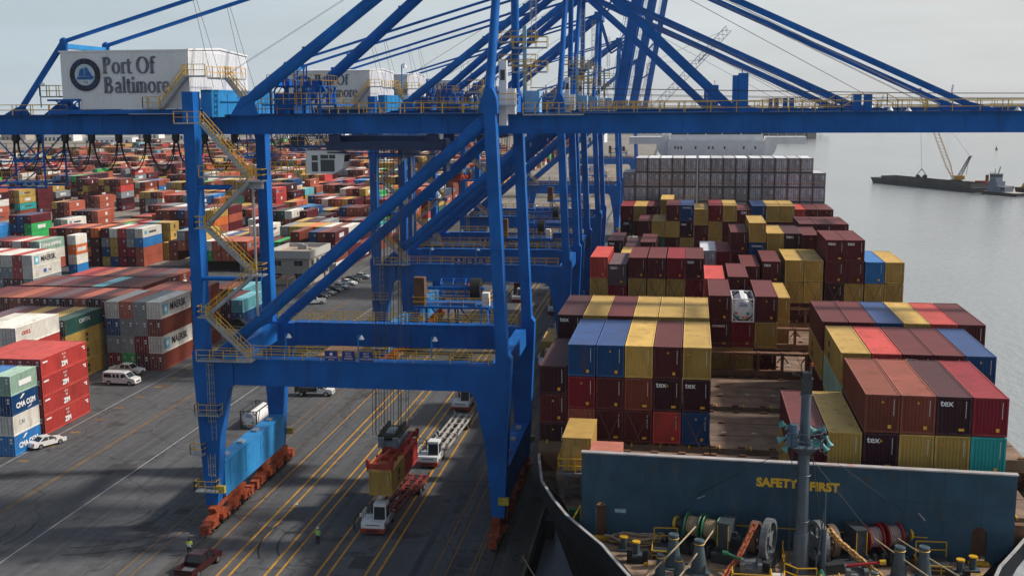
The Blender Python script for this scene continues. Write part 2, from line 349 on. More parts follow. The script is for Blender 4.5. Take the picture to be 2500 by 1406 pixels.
PT = [mat('patch_%s' % n_, c_, .9, noise=.25, nscale=.8, dirt=(.04, .04, .042), dirt_amt=.5) for n_, c_ in (('pale', (.105, .10, .098)), ('mid', (.07, .07, .073)), ('dark', (.043, .044, .048)))]
for i in range(26):
    x = random.choice((-76, -69, -58, -53, -39.3, -34.8, -29.9, -20, -22.5)) + random.uniform(-1.2, 1.2); y = random.uniform(92, 260); w_, h_ = random.uniform(.7, 2.2), random.uniform(1.2, 7)
    sheet('paving_patch', x, x+w_, y, y+h_, .0095, PT[i % 3])
tm = MB()      # tyre scuffs
for i in range(16):
    cx, cy, r0, a0 = random.uniform(-80, -20), random.uniform(95, 190), random.uniform(6, 14), random.uniform(0, 6.28)
    for d in (0, 1.9):
        P = [(cx+(r0+d)*math.cos(a0+t*.09), cy+(r0+d)*math.sin(a0+t*.09)) for t in range(10)]; Q = [(cx+(r0+d+.22)*math.cos(a0+t*.09), cy+(r0+d+.22)*math.sin(a0+t*.09)) for t in range(10)]
        for t in range(9): tm.add([(*P[t], .0135), (*Q[t], .0135), (*Q[t+1], .0135), (*P[t+1], .0135)], [(0, 1, 2, 3)])
tag(tm.build('tyre_scuffs', mat('scuff_dark', (.035, .035, .037), .9, noise=.4)), kind='structure')
# water
wm = bpy.data.materials.new('harbour_water'); wm.use_nodes = True; t = wm.node_tree; b = t.nodes['Principled BSDF']; L = t.links
b.inputs['Base Color'].default_value = (.30, .325, .335, 1); b.inputs['Roughness'].default_value = .14; b.inputs['IOR'].default_value = 1.33
g_ = t.nodes.new('ShaderNodeTexCoord'); mp = t.nodes.new('ShaderNodeMapping'); mp.inputs['Scale'].default_value = (1, .45, 1); mp.inputs['Rotation'].default_value = (0, 0, R(25)); L.new(g_.outputs['Object'], mp.inputs[0])
a1 = t.nodes.new('ShaderNodeTexNoise'); a1.inputs['Scale'].default_value = .55; a1.inputs['Detail'].default_value = 5; a1.inputs['Roughness'].default_value = .6; L.new(mp.outputs[0], a1.inputs[0])
a2 = t.nodes.new('ShaderNodeTexNoise'); a2.inputs['Scale'].default_value = .012; a2.inputs['Detail'].default_value = 3; L.new(mp.outputs[0], a2.inputs[0])
r_ = t.nodes.new('ShaderNodeMapRange'); r_.inputs[1].default_value = .35; r_.inputs[2].default_value = .65; r_.inputs[3].default_value = .25; r_.inputs[4].default_value = .5; L.new(a2.outputs[0], r_.inputs[0])
bp = t.nodes.new('ShaderNodeBump'); bp.inputs['Distance'].default_value = .9; L.new(r_.outputs[0], bp.inputs['Strength']); L.new(a1.outputs[0], bp.inputs['Height']); L.new(bp.outputs[0], b.inputs['Normal'])
sheet('water', -3000, 9000, -300, 16000, -3.2, wm)
# far land
far_m = mat('far_shore_green', (.075, .085, .075), .9, noise=.3, nscale=.01)
def shore(name, x0, x1, y, h, m, seed, step=60, depth=900):
    random.seed(seed); n = int((x1-x0)/step); top = []; hh = h*.6
    for i in range(n+1):
        hh += (random.random()-.5)*h*.35; hh = max(h*.35, min(h*1.15, hh)); e = min(1, i/6, (n-i)/6); top.append((x0+i*step, hh*max(e, .12)))
    b = MB(); vs = []
    for x, q in top: vs += [(x, y, -4), (x, y+20, q*.8), (x, y+depth*.4, q), (x, y+depth, q*1.1-2), (x, y+depth+50, -4)]
    b.add(vs, [(5*i+j, 5*i+5+j, 5*i+6+j, 5*i+1+j) for i in range(n) for j in range(4)])
    tag(b.build(name, m, smooth=False), kind='structure')
shore('far_shore', 700, 7800, 7200, 34, far_m, 4)
shore('far_shore', 2300, 5200, 6100, 22, far_m, 9)
shore('wooded_land', -3600, -60, 2600, 26, mat('wooded_green', (.06, .07, .055), .9, noise=.4, nscale=.03), 5)
shore('wooded_land', -2200, -500, 1780, 14, MATS['wooded_green'], 15, 25, 200)
sheet('far_ground', -3800, -13, 1700, 4000, -1.0, MATS['wooded_green'])
# ================================================================ ship-to-shore cranes
class CB(MB):     # crane coordinates: x as on the quay, y from the near frame; the crane's own origin is the middle of its base
    def build(s, name, m, parent=None, smooth=False, loc=None):
        s.xf(Matrix.Translation((32, -10, 0))); return MB.build(s, name, m, parent, smooth, loc)
ZP, G0, G1 = 18.4, 41.2, 43.15
APX = -16.8
def lamp(parent, x, y, z, h=2.9):
    p = CB().tube((x, y, z), (x, y, z+h), .07, 6); p.tube((x, y, z+h), (x+.35, y, z+h+.1), .05, 5)
    o = p.build('lamp_post', BLUE2, parent)
    CB().tube((x+.35, y, z+h+.05), (x+.35, y, z+h-.35), .09, 8, .3).build('lamp_shade', WHITE, o)
def stair(parent, x0, z0, x1, z1, y=-1.6, w=.9):
    s = CB()
    for yy in (y-w/2, y+w/2): s.beam((x0, yy, z0), (x1, yy, z1), .06, .34)
    n = int(abs(z1-z0)/.3)
    for i in range(n):
        t = (i+.5)/n; s.box((x0+(x1-x0)*t, y, z0+(z1-z0)*t), (.26, w-.08, .04))
    o = s.build('stair_flight', GALV, parent)
    r = CB()
    for yy in (y-w/2, y+w/2): r.rail([(x0, yy, z0), (x1, yy, z1)], 1.1, .06, (.55,), 1.6)
    r.build('handrail', YEL, o)
def landing(parent, x0, x1, y0, y1, z, sides='nesw', name='landing'):
    o = CB().bb(x0, x1, y0, y1, z-.14, z).build(name, GALV, parent)
    r = CB(); P = {'n': ((x0, y1), (x1, y1)), 's': ((x0, y0), (x1, y0)), 'w': ((x0, y0), (x0, y1)), 'e': ((x1, y0), (x1, y1))}
    for k in sides: r.rail([(*P[k][0], z), (*P[k][1], z)], 1.1, .06, (.55,), 1.3)
    r.build('handrail', YEL, o); return o
def serif_letters(s, x, z, h, y, parent, m):
    """slab serif lettering built stroke by stroke, standing proud of the wall; x is the left edge"""
    b = CB(); T, t = h*.175, h*.07
    def stem(cx, z0, z1, w=T): b.bb(cx-w/2, cx+w/2, y-.09, y, z0, z1)
    def ser(cx, zz, w=h*.27): b.bb(cx-w/2, cx+w/2, y-.085, y, zz, zz+t)
    def arc(cx, cz, rx, rz, a0, a1, wv=T, wh=t):
        n = max(6, int(abs(a1-a0)/18)); pts = []
        for i in range(n+1):
            a = R(a0+(a1-a0)*i/n); k = abs(math.cos(a)); w = wh+(wv-wh)*k
            o_, i_ = (rx+w/2, rz+w/2), (rx-w/2, rz-w/2)
            pts.append(((cx+o_[0]*math.cos(a), cz+o_[1]*math.sin(a)), (cx+i_[0]*math.cos(a), cz+i_[1]*math.sin(a))))
        for (p, q), (p2, q2) in zip(pts, pts[1:]):
            vs = [(p[0], y-.08, p[1]), (q[0], y-.08, q[1]), (q2[0], y-.08, q2[1]), (p2[0], y-.08, p2[1])]
            b.hexa([(v[0], y, v[2]) for v in vs] + vs)
    X = h*.68
    for ch in s:
        if ch == ' ': x += h*.33; continue
        if ch in 'PB':
            stem(x+.16*h, z, z+h); ser(x+.16*h, z); ser(x+.14*h, z+h-t, h*.22)
            arc(x+.24*h, z+h*.755, .24*h, .225*h, -90, 90)
            if ch == 'B': arc(x+.26*h, z+h*.27, .29*h, .255*h, -90, 90); x += h*.74
            else: x += h*.66
        elif ch == 'O': arc(x+.38*h, z+h*.5, .33*h, .48*h, 0, 360); x += h*.84
        elif ch == 'o': arc(x+.24*h, z+X*.5, .2*h, X*.48, 0, 360, T*.85); x += h*.53
        elif ch == 'e':
            arc(x+.24*h, z+X*.5, .19*h, X*.48, 5, 320, T*.85); b.bb(x+.08*h, x+.42*h, y-.08, y, z+X*.5, z+X*.5+t); x += h*.5
        elif ch == 'a':
            stem(x+.36*h, z, z+X*.75, T*.8); arc(x+.24*h, z+X*.74, .12*h, X*.22, 0, 170, T*.8); arc(x+.2*h, z+X*.28, .12*h, X*.24, 40, 330, T*.8); ser(x+.4*h, z, h*.12); x += h*.5
        elif ch == 'l': stem(x+.13*h, z, z+h*1.02, T*.85); ser(x+.13*h, z, h*.24); x += h*.28
        elif ch == 'i': stem(x+.13*h, z, z+X, T*.85); ser(x+.13*h, z, h*.24); b.bb(x+.06*h, x+.2*h, y-.08, y, z+X*1.2, z+X*1.2+T); x += h*.28
        elif ch == 't': stem(x+.14*h, z+.03*h, z+h*.86, T*.85); b.bb(x+.01*h, x+.32*h, y-.07, y, z+X-t, z+X); arc(x+.24*h, z+.1*h, .1*h, .08*h, 180, 330, T*.6); x += h*.34
        elif ch == 'f': stem(x+.14*h, z, z+h*.85, T*.85); b.bb(x+.01*h, x+.32*h, y-.07, y, z+X-t, z+X); arc(x+.26*h, z+h*.85, .12*h, .15*h, 30, 180, T*.8); ser(x+.14*h, z, h*.24); x += h*.34
        elif ch == 'r': stem(x+.14*h, z, z+X, T*.85); ser(x+.14*h, z, h*.26); arc(x+.26*h, z+X*.72, .12*h, X*.26, 30, 150, T*.8); x += h*.4
        elif ch == 'm':
            stem(x+.12*h, z, z+X, T*.85); ser(x+.12*h, z, h*.22)
            for k in (1, 2):
                cx = x+(.12+.26*k)*h; stem(cx, z, z+X*.78, T*.85); ser(cx, z, h*.2); arc(cx-.13*h, z+X*.76, .13*h, X*.22, 0, 180, T*.75)
            x += h*.84
    b.build('lettering', m, parent); return x
def emblem(cx, cz, r, y, parent):
    d = CB().tube((cx, y, cz), (cx, y-.10, cz), r, 36); e = d.build('emblem_ring', LBLACK, parent)
    CB().tube((cx, y-.1, cz), (cx, y-.12, cz), r*.66, 32).build('emblem_field', mat('emblem_pale', (.45, .55, .62)), e)
    s = CB(); yy = (y-.15, y-.12)
    s.prism([(cx-.52*r, cz-.28*r), (cx+.5*r, cz-.28*r), (cx+.62*r, cz-.08*r), (cx-.5*r, cz-.12*r)], *yy)        # hull
    s.prism([(cx-.42*r, cz-.08*r), (cx-.02*r, cz-.08*r), (cx-.05*r, cz+.42*r), (cx-.3*r, cz+.34*r)], *yy)
    s.prism([(cx+.02*r, cz-.08*r), (cx+.5*r, cz-.08*r), (cx+.14*r, cz+.48*r), (cx+.0*r, cz+.44*r)], *yy)
    s.build('ship_motif', mat('emblem_blue', (.01, .12, .38)), e)
    CB().bb(cx-.27*r, cx+.27*r, y-.14, y-.12, cz-.58*r, cz-.36*r).build('date_plate', WHITE, e)
    text('1706', (cx+32, y-.15-10, cz-.47*r), .24*r, LBLUE, e)
    for word, a0, sgn in (('PORT OF', 90, -1), ('BALTIMORE', -90, 1)):
        n = len(word); st = 17 if n > 7 else 19
        for i, ch in enumerate(word):
            if ch == ' ': continue
            a = a0 + sgn*(i-(n-1)/2)*st; ra = R(a)
            rr = .83*r; rot = R(a-90) if sgn < 0 else R(a+90)
            o = text(ch, (cx+32+rr*math.cos(ra), y-.11-10, cz+rr*math.sin(ra)), .3*r, LBLUE, e)
            o.rotation_euler = (R(90), -rot, 0)
def bogie(parent, x, y0, y1, m=ORG):
    b = CB(); L = y1-y0; ym = (y0+y1)/2
    b.prism([(y0+1.9, 2.35), (ym-.9, 2.75), (ym+.9, 2.75), (y1-1.9, 2.35), (y1-1.6, 2.9), (ym+1.0, 3.75), (ym-1.0, 3.75), (y0+1.6, 2.9)], x-.4, x+.4, 'x')
    for s in (-.36, .36): b.prism([(ym-.7, 3.75), (ym+.7, 3.75), (ym+.3, 2.6), (ym-.3, 2.6)], x+s-.06, x+s+.06, 'x')
    for k in (.25, .75):
        yc = y0+L*k; b.prism([(yc-L*.2, 1.25), (yc-.6, 1.45), (yc+.6, 1.45), (yc+L*.2, 1.25), (yc+L*.18, 1.7), (yc+.5, 2.45), (yc-.5, 2.45), (yc-L*.18, 1.7)], x-.46, x+.46, 'x')
        for e in (-1, 1):
            ye = yc+e*L*.125; b.prism([(ye-.95, .7), (ye+.95, .7), (ye+.3, 1.55), (ye-.3, 1.55)], x-.5, x+.5, 'x')
        b.box((x+.62, yc, 1.5), (.5, .9, .7)); b.tube((x+.55, yc+.9, 1.35), (x+1.0, yc+.9, 1.35), .25, 8)
    b.bb(x-.3, x+.3, y0+.4, y1-.4, .8, 1.3)
    for yy in (y0-.2, y1+.2): b.bb(x-.45, x+.45, yy-.4, yy+.4, .45, 1.6); b.tube((x, yy, 1.1), (x, yy+(-.7 if yy < ym else .7), 1.1), .16, 8)
    for yy in (y0+.9, y1-.9): b.bb(x-.75, x+.75, yy-.12, yy+.12, 1.5, 1.62); b.beam((x+.7, yy-.8, 1.55), (x+.7, yy+.8, 1.55), .08)
    b.xf(Matrix.Diagonal((1, 1, .84, 1))); o = b.build('bogie', m, parent)
    for k in (.07, .21, .34, .46, .57, .69, .82, .94):
        yc = y0+L*k; w = CB().tube((x-.18, yc, .42), (x+.18, yc, .42), .4, 14).tube((x-.5, yc, .42), (x+.5, yc, .42), .14, 8)
        w.bb(x-.36, x-.24, yc-.42, yc+.42, .1, .98); w.bb(x+.24, x+.36, yc-.42, yc+.42, .1, .98)
        w.build('wheel', mat('wheel_steel', (.03, .025, .025), .5, noise=.3), o)
def make_crane(loc, label, raised=False, drop=9.0, blur=False):
    c = thing('container_crane', label, 'gantry crane', loc, 0, 'blue gantry cranes in a line along the quay')
    # legs
    for side, (xo, xi, xb, sgn) in {'land': (-48.3, -47.15, -47.2, 1), 'sea': (-15.7, -16.85, -16.4, -1)}.items():
        for y, far in ((0, 0), (20, 1)):
            b = CB()
            b.prism([(xo-.35*sgn, 19.0), (xo-.25*sgn, 16.2), (xo+.4*sgn, 2.5), (xo+1.65*sgn, 2.5), (xo+2.3*sgn, 10), (xo+3.3*sgn, 15.0),
                     (xo+4.0*sgn, 15.72), (xo+4.0*sgn, 18.3), (xo+1.2*sgn, 18.3), (xo+1.2*sgn, 19.6), (xo+.1*sgn, 19.6)], y-.8, y+.8)
            if side == 'land':
                b.bb(xo, xi, y-.86, y+.86, 19.0, 45.5)
                for z in (23, 27.6, 32, 36.4, 40.6): b.bb(xo-.03, xi+.03, y-.9, y+.9, z, z+.16)
            else:
                b.beam((-16.25, y, 18.5), (-17.35, y+.1, 44.4), 1.12, 1.7, (0, 1, 0))
                for z in (24, 30, 36): xx = -16.25-(z-18.5)*.0425; b.box((xx, y, z), (1.18, 1.76, .16))
                b.prism([(-18.4, 43.2), (-16.5, 43.2), (-16.6, 44.6), (-17.0, 45.6), (-17.7, 45.6), (-18.1, 44.6)], y-.75, y+.75)
            b.build('leg', BLUE, c)
    # portal beams with walkway
    for y in (0, 20):
        b = CB(); b.bb(-44.4, -19.6, y-.62, y+.62, 15.7, ZP-.02); b.bb(-44.4, -19.6, y-.75, y+.75, ZP-.14, ZP+.02)
        b.bb(-44.4, -19.6, y-.68, y+.68, 15.62, 15.74)
        for i in range(16): b.bb(-43+i*1.5, -42.9+i*1.5, y-.66, y-.61, 16.9 if i % 2 else 16.3, 17.2)
        o = b.build('portal_beam', BLUE, c)
        for yy in (y-.72, y+.72): CB().rail([(-46.4, yy, ZP), (-17.6, yy, ZP)], 1.1, .06, (.55,), 1.9).build('walkway_rail', YEL, o)
    CB().bb(-45.2, -43.9, -1.2, -.8, 18.2, 18.9).build('junction_box', BLUE2, c)
    for x in (-47.0, -16.9):
        CB().bb(x-.6, x+.6, .7, 19.3, 16.2, 18.2).build('side_beam', BLUE, c)
        s = CB(); s.bb(x-.75, x+.75, .6, 19.4, 3.1, 6.9); s.bb(x-.85, x+.85, .6, 19.4, 6.82, 6.95)
        for k in range(4): s.bb(x+.74, x+.79, 2+k*4.6, 2.06+k*4.6, 3.9, 6.7); s.bb(x+.74, x+.78, 3+k*4.6, 3.25+k*4.6, 5.0, 5.6)
        o = s.build('sill_beam', BLUE2 if x < -30 else BLUE, c)
        for k in range(4): CB().bb(x-.3, x+.3, 2.2+k*4.6, 3.2+k*4.6, 6.95, 7.2).build('vent_box', GALV, o)
        for yy in (-.9, 21.1):
            g = CB().bb(x+.2, x+1.3, yy-.25, yy+.25, 4.0, 4.75); g.build('bumper_guard', mat('hazard_yellow', (.5, .36, .05), noise=.7, nscale=9), c)
        bogie(c, x, -3.2, 8.9); bogie(c, x, 11.1, 23.2)
    # diagonal tubes
    for y in (.3, 19.7):
        CB().tube((-46.3, y, 18.3), (-17.6, y, 42.7), .62, 18).tube((-19.6, y, 41.0), (-18.0, y, 42.35), .7, 18).build('diagonal_tube', BLUE, c, True)
    for y, ya in ((.7, 5.9), (19.3, 14.1)):
        a, b_ = Vector((-42.9, y, 43.9)), Vector((APX-.4, ya, 64.2))
        t = CB().tube(a.lerp(b_, .08), b_, .62, 18); t.tube(a, a.lerp(b_, .08), .25, 18, .66)
        t.prism([(-43.9, 43.1), (-41.0, 43.1), (-41.6, 45.3), (-42.7, 44.9)], y-.12, y+.12)
        for k in (.25, .5, .75): q = a.lerp(b_, k); t.box((q.x, q.y, q.z+.75), (.3, .12, .3))
        t.build('upper_strut', BLUE, c, True)
        m = CB().tube((-17.45, y-.2 if y < 5 else y+.2, 45.3), (APX, ya, 64.2), .46, 16, .42); m.tube((-17.46, y-.2 if y < 5 else y+.2, 45.1), (-17.44, y-.2 if y < 5 else y+.2, 45.8), .62, 16, .5)
        m.build('mast_tube', BLUE, c, True)
    CB().bb(APX-.9, APX+.9, 5.2, 14.8, 63.2, 65.0).build('apex_beam', BLUE, c)
    # top cross beams
    b = CB().bb(-47.0, -45.9, .86, 19.14, 42.95, 45.6); b.bb(-47.02, -45.86, .86, 19.14, 45.5, 45.7)
    for k in range(6): b.bb(-45.9, -45.84, 2+k*3, 2.08+k*3, 43.1, 45.4)
    b.tube((-45.7, 3, 44.6), (-45.7, 9, 44.6), .06, 6)
    o = b.build('cross_beam', BLUE2, c)
    CB().bb(-17.9, -16.8, .76, 19.24, 43.2, 45.0).build('cross_beam', BLUE, c)
    # main girders
    gx1 = -13.0
    for y in (5.4, 14.6):
        g = CB(); g.bb(-78, gx1, y-.5, y+.5, G0, G1); g.bb(-78, gx1, y-.58, y+.58, G1-.02, G1+.05); g.bb(-78, gx1, y-.58, y+.58, G0-.06, G0+.02)
        for i in range(28): g.bb(-76+i*2.3, -75.96+i*2.3, y-.53, y-.49, G0+.1, G1-.1)
        o = g.build('main_girder', BLUE, c)
        r = CB(); yy = y-.95 if y < 10 else y+.95
        r.rail([(-76, yy, G1+.05), (-63.5, yy, G1+.05)], 1.1, .07, (.55,), 2.2); r.rail([(-42.5, yy, G1+.05), (-18.6, yy, G1+.05)], 1.1, .07, (.55,), 2.2)
        r.build('walkway_rail', YEL, o)
    w = CB()
    for y in (4.55, 15.45): w.bb(-76, -13.4, y-.4, y+.4, G1-.02, G1+.03)
    w.build('walkway', DARK, c)
    for xx in (-77.4, -62, -31, -14.4): CB().bb(xx-.4, xx+.4, 5.9, 14.1, G0+.25, G1-.2).build('girder_tie', BLUE, c)
    # rear stays
    for y in (5.4, 14.6):
        k = Vector((-63.9, y, 50.9))
        CB().tube(k, (APX, y, 64.4), .22, 10).ring(k, (0, 1, 0), .25, .2, 12, 6).tube(k-Vector((0, .3, 0)), k+Vector((0, .3, 0)), .34, 12).build('back_stay', BLUE, c, True)
        b = CB().beam(k, (-64.0, y, G1), .62, .5, (0, 1, 0)).beam(k, (-69.6, y, G1+.3), .5, .42, (0, 1, 0))
        b.prism([(-71.5, G1), (-68.2, G1), (-69.0, G1+1.1), (-69.8, G1+.9)], y-.1, y+.1); b.prism([(-66.8, G1), (-61.6, G1), (-64.2, G1+1.9)], y-.1, y+.1)
        b.build('stay_frame', BLUE, c)
        hw = CB()
        for q in (-.18, .18): hw.tube((-49.1+q, y, 55.0), (-47.2+q*3, y+.6, 46), .025, 4)
        hw.build('stay_hanger', ROPE, c)
    CB().bb(-64.3, -63.7, 5.6, 14.4, 50.2, 50.7).build('stay_tie', BLUE2, c)
    # machine house
    hx0, hx1, hy0, hy1, hz0, hz1 = -62.4, -48.6, 1.8, 18.2, 43.8, 49.7
    h = CB(); ym = (hy0+hy1)/2
    h.prism([(hy0, hz0+1.05), (hy1, hz0+1.05), (hy1, hz1), (ym, hz1+.42), (hy0, hz1)], hx0, hx1, 'x')
    h.bb(hx0+1.9, hx1, hy0, hy1, hz0, hz0+1.05)
    for i in range(int((hx1-hx0)/.3)): h.bb(hx0+i*.3, hx0+i*.3+.12, hy0-.03, hy0+.01, hz0+1.06 if i*.3 < 1.9 else hz0+.02, hz1-.06)
    for i in range(int((hy1-hy0)/.4)): h.bb(hx1-.01, hx1+.03, hy0+i*.4, hy0+i*.4+.14, hz0+.05, hz1-.1)
    house = h.build('machine_house', CLAD, c)
    t = CB(); t.bb(hx0-.12, hx1+.1, hy0-.12, hy0+.05, hz1-.1, hz1+.06); t.prism([(hy0-.1, hz1-.05), (ym, hz1+.36), (hy1+.1, hz1-.05), (hy1+.1, hz1+.12), (ym, hz1+.56), (hy0-.1, hz1+.12)], hx1-.05, hx1+.12, 'x')
    t.build('roof_trim', WHITE, house)
    emblem(-59.75, 47.3, 1.66, hy0-.05, house)
    serif_letters('Port Of', -57.85, 47.4, 1.66, hy0-.04, house, mat('sign_letter_steel', (.10, .115, .15), .25, metal=.6, noise=.5, nscale=1.1))
    serif_letters('Baltimore', -57.8, 45.45, 1.62, hy0-.04, house, MATS['sign_letter_steel'])
    f = CB(); f.bb(-64, -46.5, 1.6, 18.4, 43.3, 43.75); f.bb(-64, -60.4, 1.5, 1.75, 44.65, 44.85); f.beam((-62, 1.7, 43.7), (-60.6, 1.7, 44.7), .12); f.beam((-60.6, 1.7, 43.7), (-60.6, 1.7, 44.7), .16)
    f.beam((-63.2, 1.7, 44.7), (-61.2, 1.7, 43.7), .12); f.build('house_frame', BLUE, c)
    landing(c, -66.0, -63.8, 3.6, 5.0, 45.2, 'nsw', 'small_platform')
    stair(c, -51.3, 43.9, -48.5, 47.1, 1.1, .8)
    landing(c, -48.6, -46.2, .3, 1.7, 47.1, 's'); landing(c, -46.3, -44.9, 1, 8, 46.9, 'we'); landing(c, -53.1, -51.3, .5, 1.7, 43.9, 'sw')
    stair(c, -44.8, 46.9, -42.2, 43.6, 2.4, .8)
    for x in (-66.5, -60.9, -30.5): lamp(c, x, 4.6 if x < -62 else 19, 44 if x < -62 else 46, 2.6)
    # machinery deck between the girders
    d = CB(); d.bb(-41.5, -33.6, 3.2, 9.5, 44.05, 44.2); d.bb(-40.8, -35.2, 3.0, 9, 45.95, 46.05)
    for x in (-40.6, -38.8, -37.2, -35.4):
        for y in (3.4, 8.8): d.bb(x-.1, x+.1, y-.1, y+.1, G1, 46.0); 
        d.beam((x, 3.4, 44.2), (x+1.2, 3.4, 45.9), .08)
    random.seed(3)
    for i in range(15):
        x = -41+random.random()*5.8; y = 3.3+random.random()*5; z = random.choice((44.2, 46.05)); hh = .3+random.random()*(1.3 if z < 45 else .5)
        d.box((x, y, z+hh/2), (.3+random.random()*.8, .4+random.random(), hh))
        if i % 2: d.tube((x+.5, y, z), (x+.5, y, z+hh*1.2), .14, 8)
    for x in (-39.5, -37.4, -35.3): d.ring((x, 3.2, 45.4), (0, 1, 0), .62, .1, 14, 5)
    d.bb(-42.6, -40.4, 10, 16, 43.2, 45.4); d.build('hoist_machinery', BLUE, c)
    r = CB(); r.rail([(-40.8, 3.0, 46.05), (-35.2, 3.0, 46.05), (-35.2, 9, 46.05)], 1.1, .06, (.55,), 1.0); r.rail([(-41.5, 2.9, 44.2), (-33, 2.9, 44.2)], 1.1, .06, (.55,), 1.2)
    r.ladder((-37.4, 2.8, 44.1), 2.7, .5, False); r.build('machinery_rail', YEL, c)
    l = CB()
    for (x, y) in ((-42.3, 16.2), (-41.2, 16.2), (-42.3, 17.3), (-41.2, 17.3)): l.beam((x, y, 45), (x, y, 48.6), .14)
    for z in (45.8, 47.2, 48.5):
        for yy in (16.2, 17.3): l.beam((-42.3, yy, z), (-41.2, yy, z), .1)
        l.beam((-42.3, 16.2, z-1.2), (-41.2, 16.2, z), .08)
    l.build('sheave_tower', BLUE, c)
    # hinge area: lift shaft, cabins, platforms round the masts
    e = CB().bb(-16.75, -16.0, 2.0, 3.0, 42.0, 48.3); e.bb(-16.5, -15.2, 2.2, 3.4, 43.1, 45.6); e.build('lift_shaft', WHITE, c)
    CB().bb(-16.6, -16.15, 1.97, 2.0, 46.4, 47.4).build('shaft_window', GLASS, c)
    landing(c, -16.8, -14.9, .6, 2.0, 44.0, 'nse'); landing(c, -19.6, -18.0, .2, 1.4, 45.3, 'nsw')
    landing(c, -18.9, -14.8, 16.2, 18.4, 48.4, 'ns'); landing(c, -18.9, -14.8, 16.2, 18.4, 50.9, 'ns'); landing(c, -17.2, -13.4, 15.0, 16.2, 50.2, 'ns'); landing(c, -17.2, -13.4, 15.0, 16.2, 47.6, 'ns')
    landing(c, -14.6, -8.6, 3.7, 4.85, 43.1, 'se')
    b = CB(); b.bb(-15.6, -14.0, 13.0, 15.4, 43.2, 45.5); b.bb(-16.1, -15.7, 15.3, 15.7, 43.2, 52.5); b.build('electrical_cabin', mat('cabin_pale_blue', (.20, .42, .62)), c)
    b = CB()
    for x in (-13.6, -12.3): b.beam((x, 4.9, 43.2), (x+.75, 4.9, 44.9), .1, .42, (0, 1, 0))
    b.prism([(-13.6, 41.6), (-11.6, 41.5), (-11.2, 42.1), (-11.6, 42.9), (-13.0, 43.1), (-13.9, 42.4)], 4.78, 4.9); b.build('hinge_plate', BLUE, c)
    l = CB()
    for x in (-18.2, -18.6): l.rail([(x, 3.4, 43.2), (x+.4, 3.4, 47)], .5, .05, (), 1)
    l.ladder((-18.9, 3.2, 43.2), 3.4, .5, False); l.ladder((-15.4, 15.0, 44), 5, .5, True); l.build('access_ladder', YEL, c)
    CB().ladder((-15.0, 16.4, 51), 9, .5, True).build('access_ladder', GALV, c)
    # boom
    if not raised:
        for y in (5.4, 14.6):
            g = CB(); g.bb(gx1+.15, 64, y-.5, y+.5, G0, G1); g.bb(gx1+.15, 64, y-.58, y+.58, G1-.02, G1+.05); g.bb(gx1+.15, 64, y-.58, y+.58, G0-.06, G0+.02)
            for i in range(24): g.bb(-8+i*3, -7.95+i*3, y-.53, y-.49, G0+.1, G1-.1)
            for xl in (28.1, 6.2): g.prism([(xl-.5, G1+.4), (xl-.2, G1+1.0), (xl+.4, G1+.9), (xl+3.8, G1), (xl+.6, G1)], y-.12, y+.12)
            g.tube((28.1, y-.25, G1+.75), (28.1, y+.25, G1+.75), .3, 12); g.tube((6.2, y-.25, G1+.3), (6.2, y+.25, G1+.3), .3, 12)
            o = g.build('boom_girder', BLUE, c)
            yy = y-.95 if y < 10 else y+.95
            r = CB().rail([(-8.6, yy, G1+.05), (16.4, yy, G1+.05), (17.3, yy, G1+.6), (20.6, yy, G1+.6), (21.6, yy, G1+.05), (62, yy, G1+.05)], 1.1, .07, (.45,), 2.6)
            r.build('walkway_rail', YEL, o)
            CB().bb(-12, 62, yy-.4, yy+.4, G1-.02, G1+.03).build('walkway', DARK, o)
            CB().beam((28.1, y, G1+.75), (APX+.3, y, 64.3), .3, .58).build('fore_stay', BLUE, c)
            s = CB().beam((6.2, y, G1+.25), (-3, y, 52.0), .26, .66); s.beam((-3, y, 52.0), (APX+.3, y, 64.0), .26, .44); s.build('inner_stay', BLUE, c)
            for xx in (0, 10): CB().tube((xx+22.6, y-.9, G1+.05), (xx+22.6, y-.9, G1+.4), .34, 10, .1).build('flood_lamp', WHITE, c)
        for xx in (-6, 4, 14, 24, 34, 44, 54): CB().bb(xx-.3, xx+.3, 5.9, 14.1, G0+.3, G1-.3).build('girder_tie', BLUE, c)
        p = CB().bb(6.0, 6.5, 5.0, 5.9, G1, 46.75); p.bb(6.55, 7.5, 5.0, 5.9, G1, 46.95); p.tube((6.9, 5.4, 46.9), (6.9, 5.4, 47.7), .05, 5); p.build('latch_post', BLUE, c)
        p = CB().bb(17.6, 18.3, 5, 5.8, G1, G1+1.7); p.bb(18.6, 19.3, 5, 5.8, G1, G1+1.7); p.ring((26.2, 5.4, G1+.5), (0, 1, 0), .4, .12); p.build('sheave_frame', BLUE, c)
        w = CB()
        for q in (6.5, 7.5, 12.5, 13.5): w.tube((26, q, G1+.7), (APX+.5, q, 64.8), .025, 4)
        for q in (5.0, 5.6): w.path([(-14, q, 45.7), (24, q, 44.9), (63, q, 44.6)], .035, 4)
        w.tube((19, 6.5, G1+1.6), (APX+.5, 7, 64), .03, 4)
        w.build('boom_ropes', ROPE, c)
    else:
        A = Matrix.Translation((-12.9, 0, 42.6)) @ Matrix.Rotation(R(-80), 4, 'Y') @ Matrix.Translation((12.9, 0, -42.6))
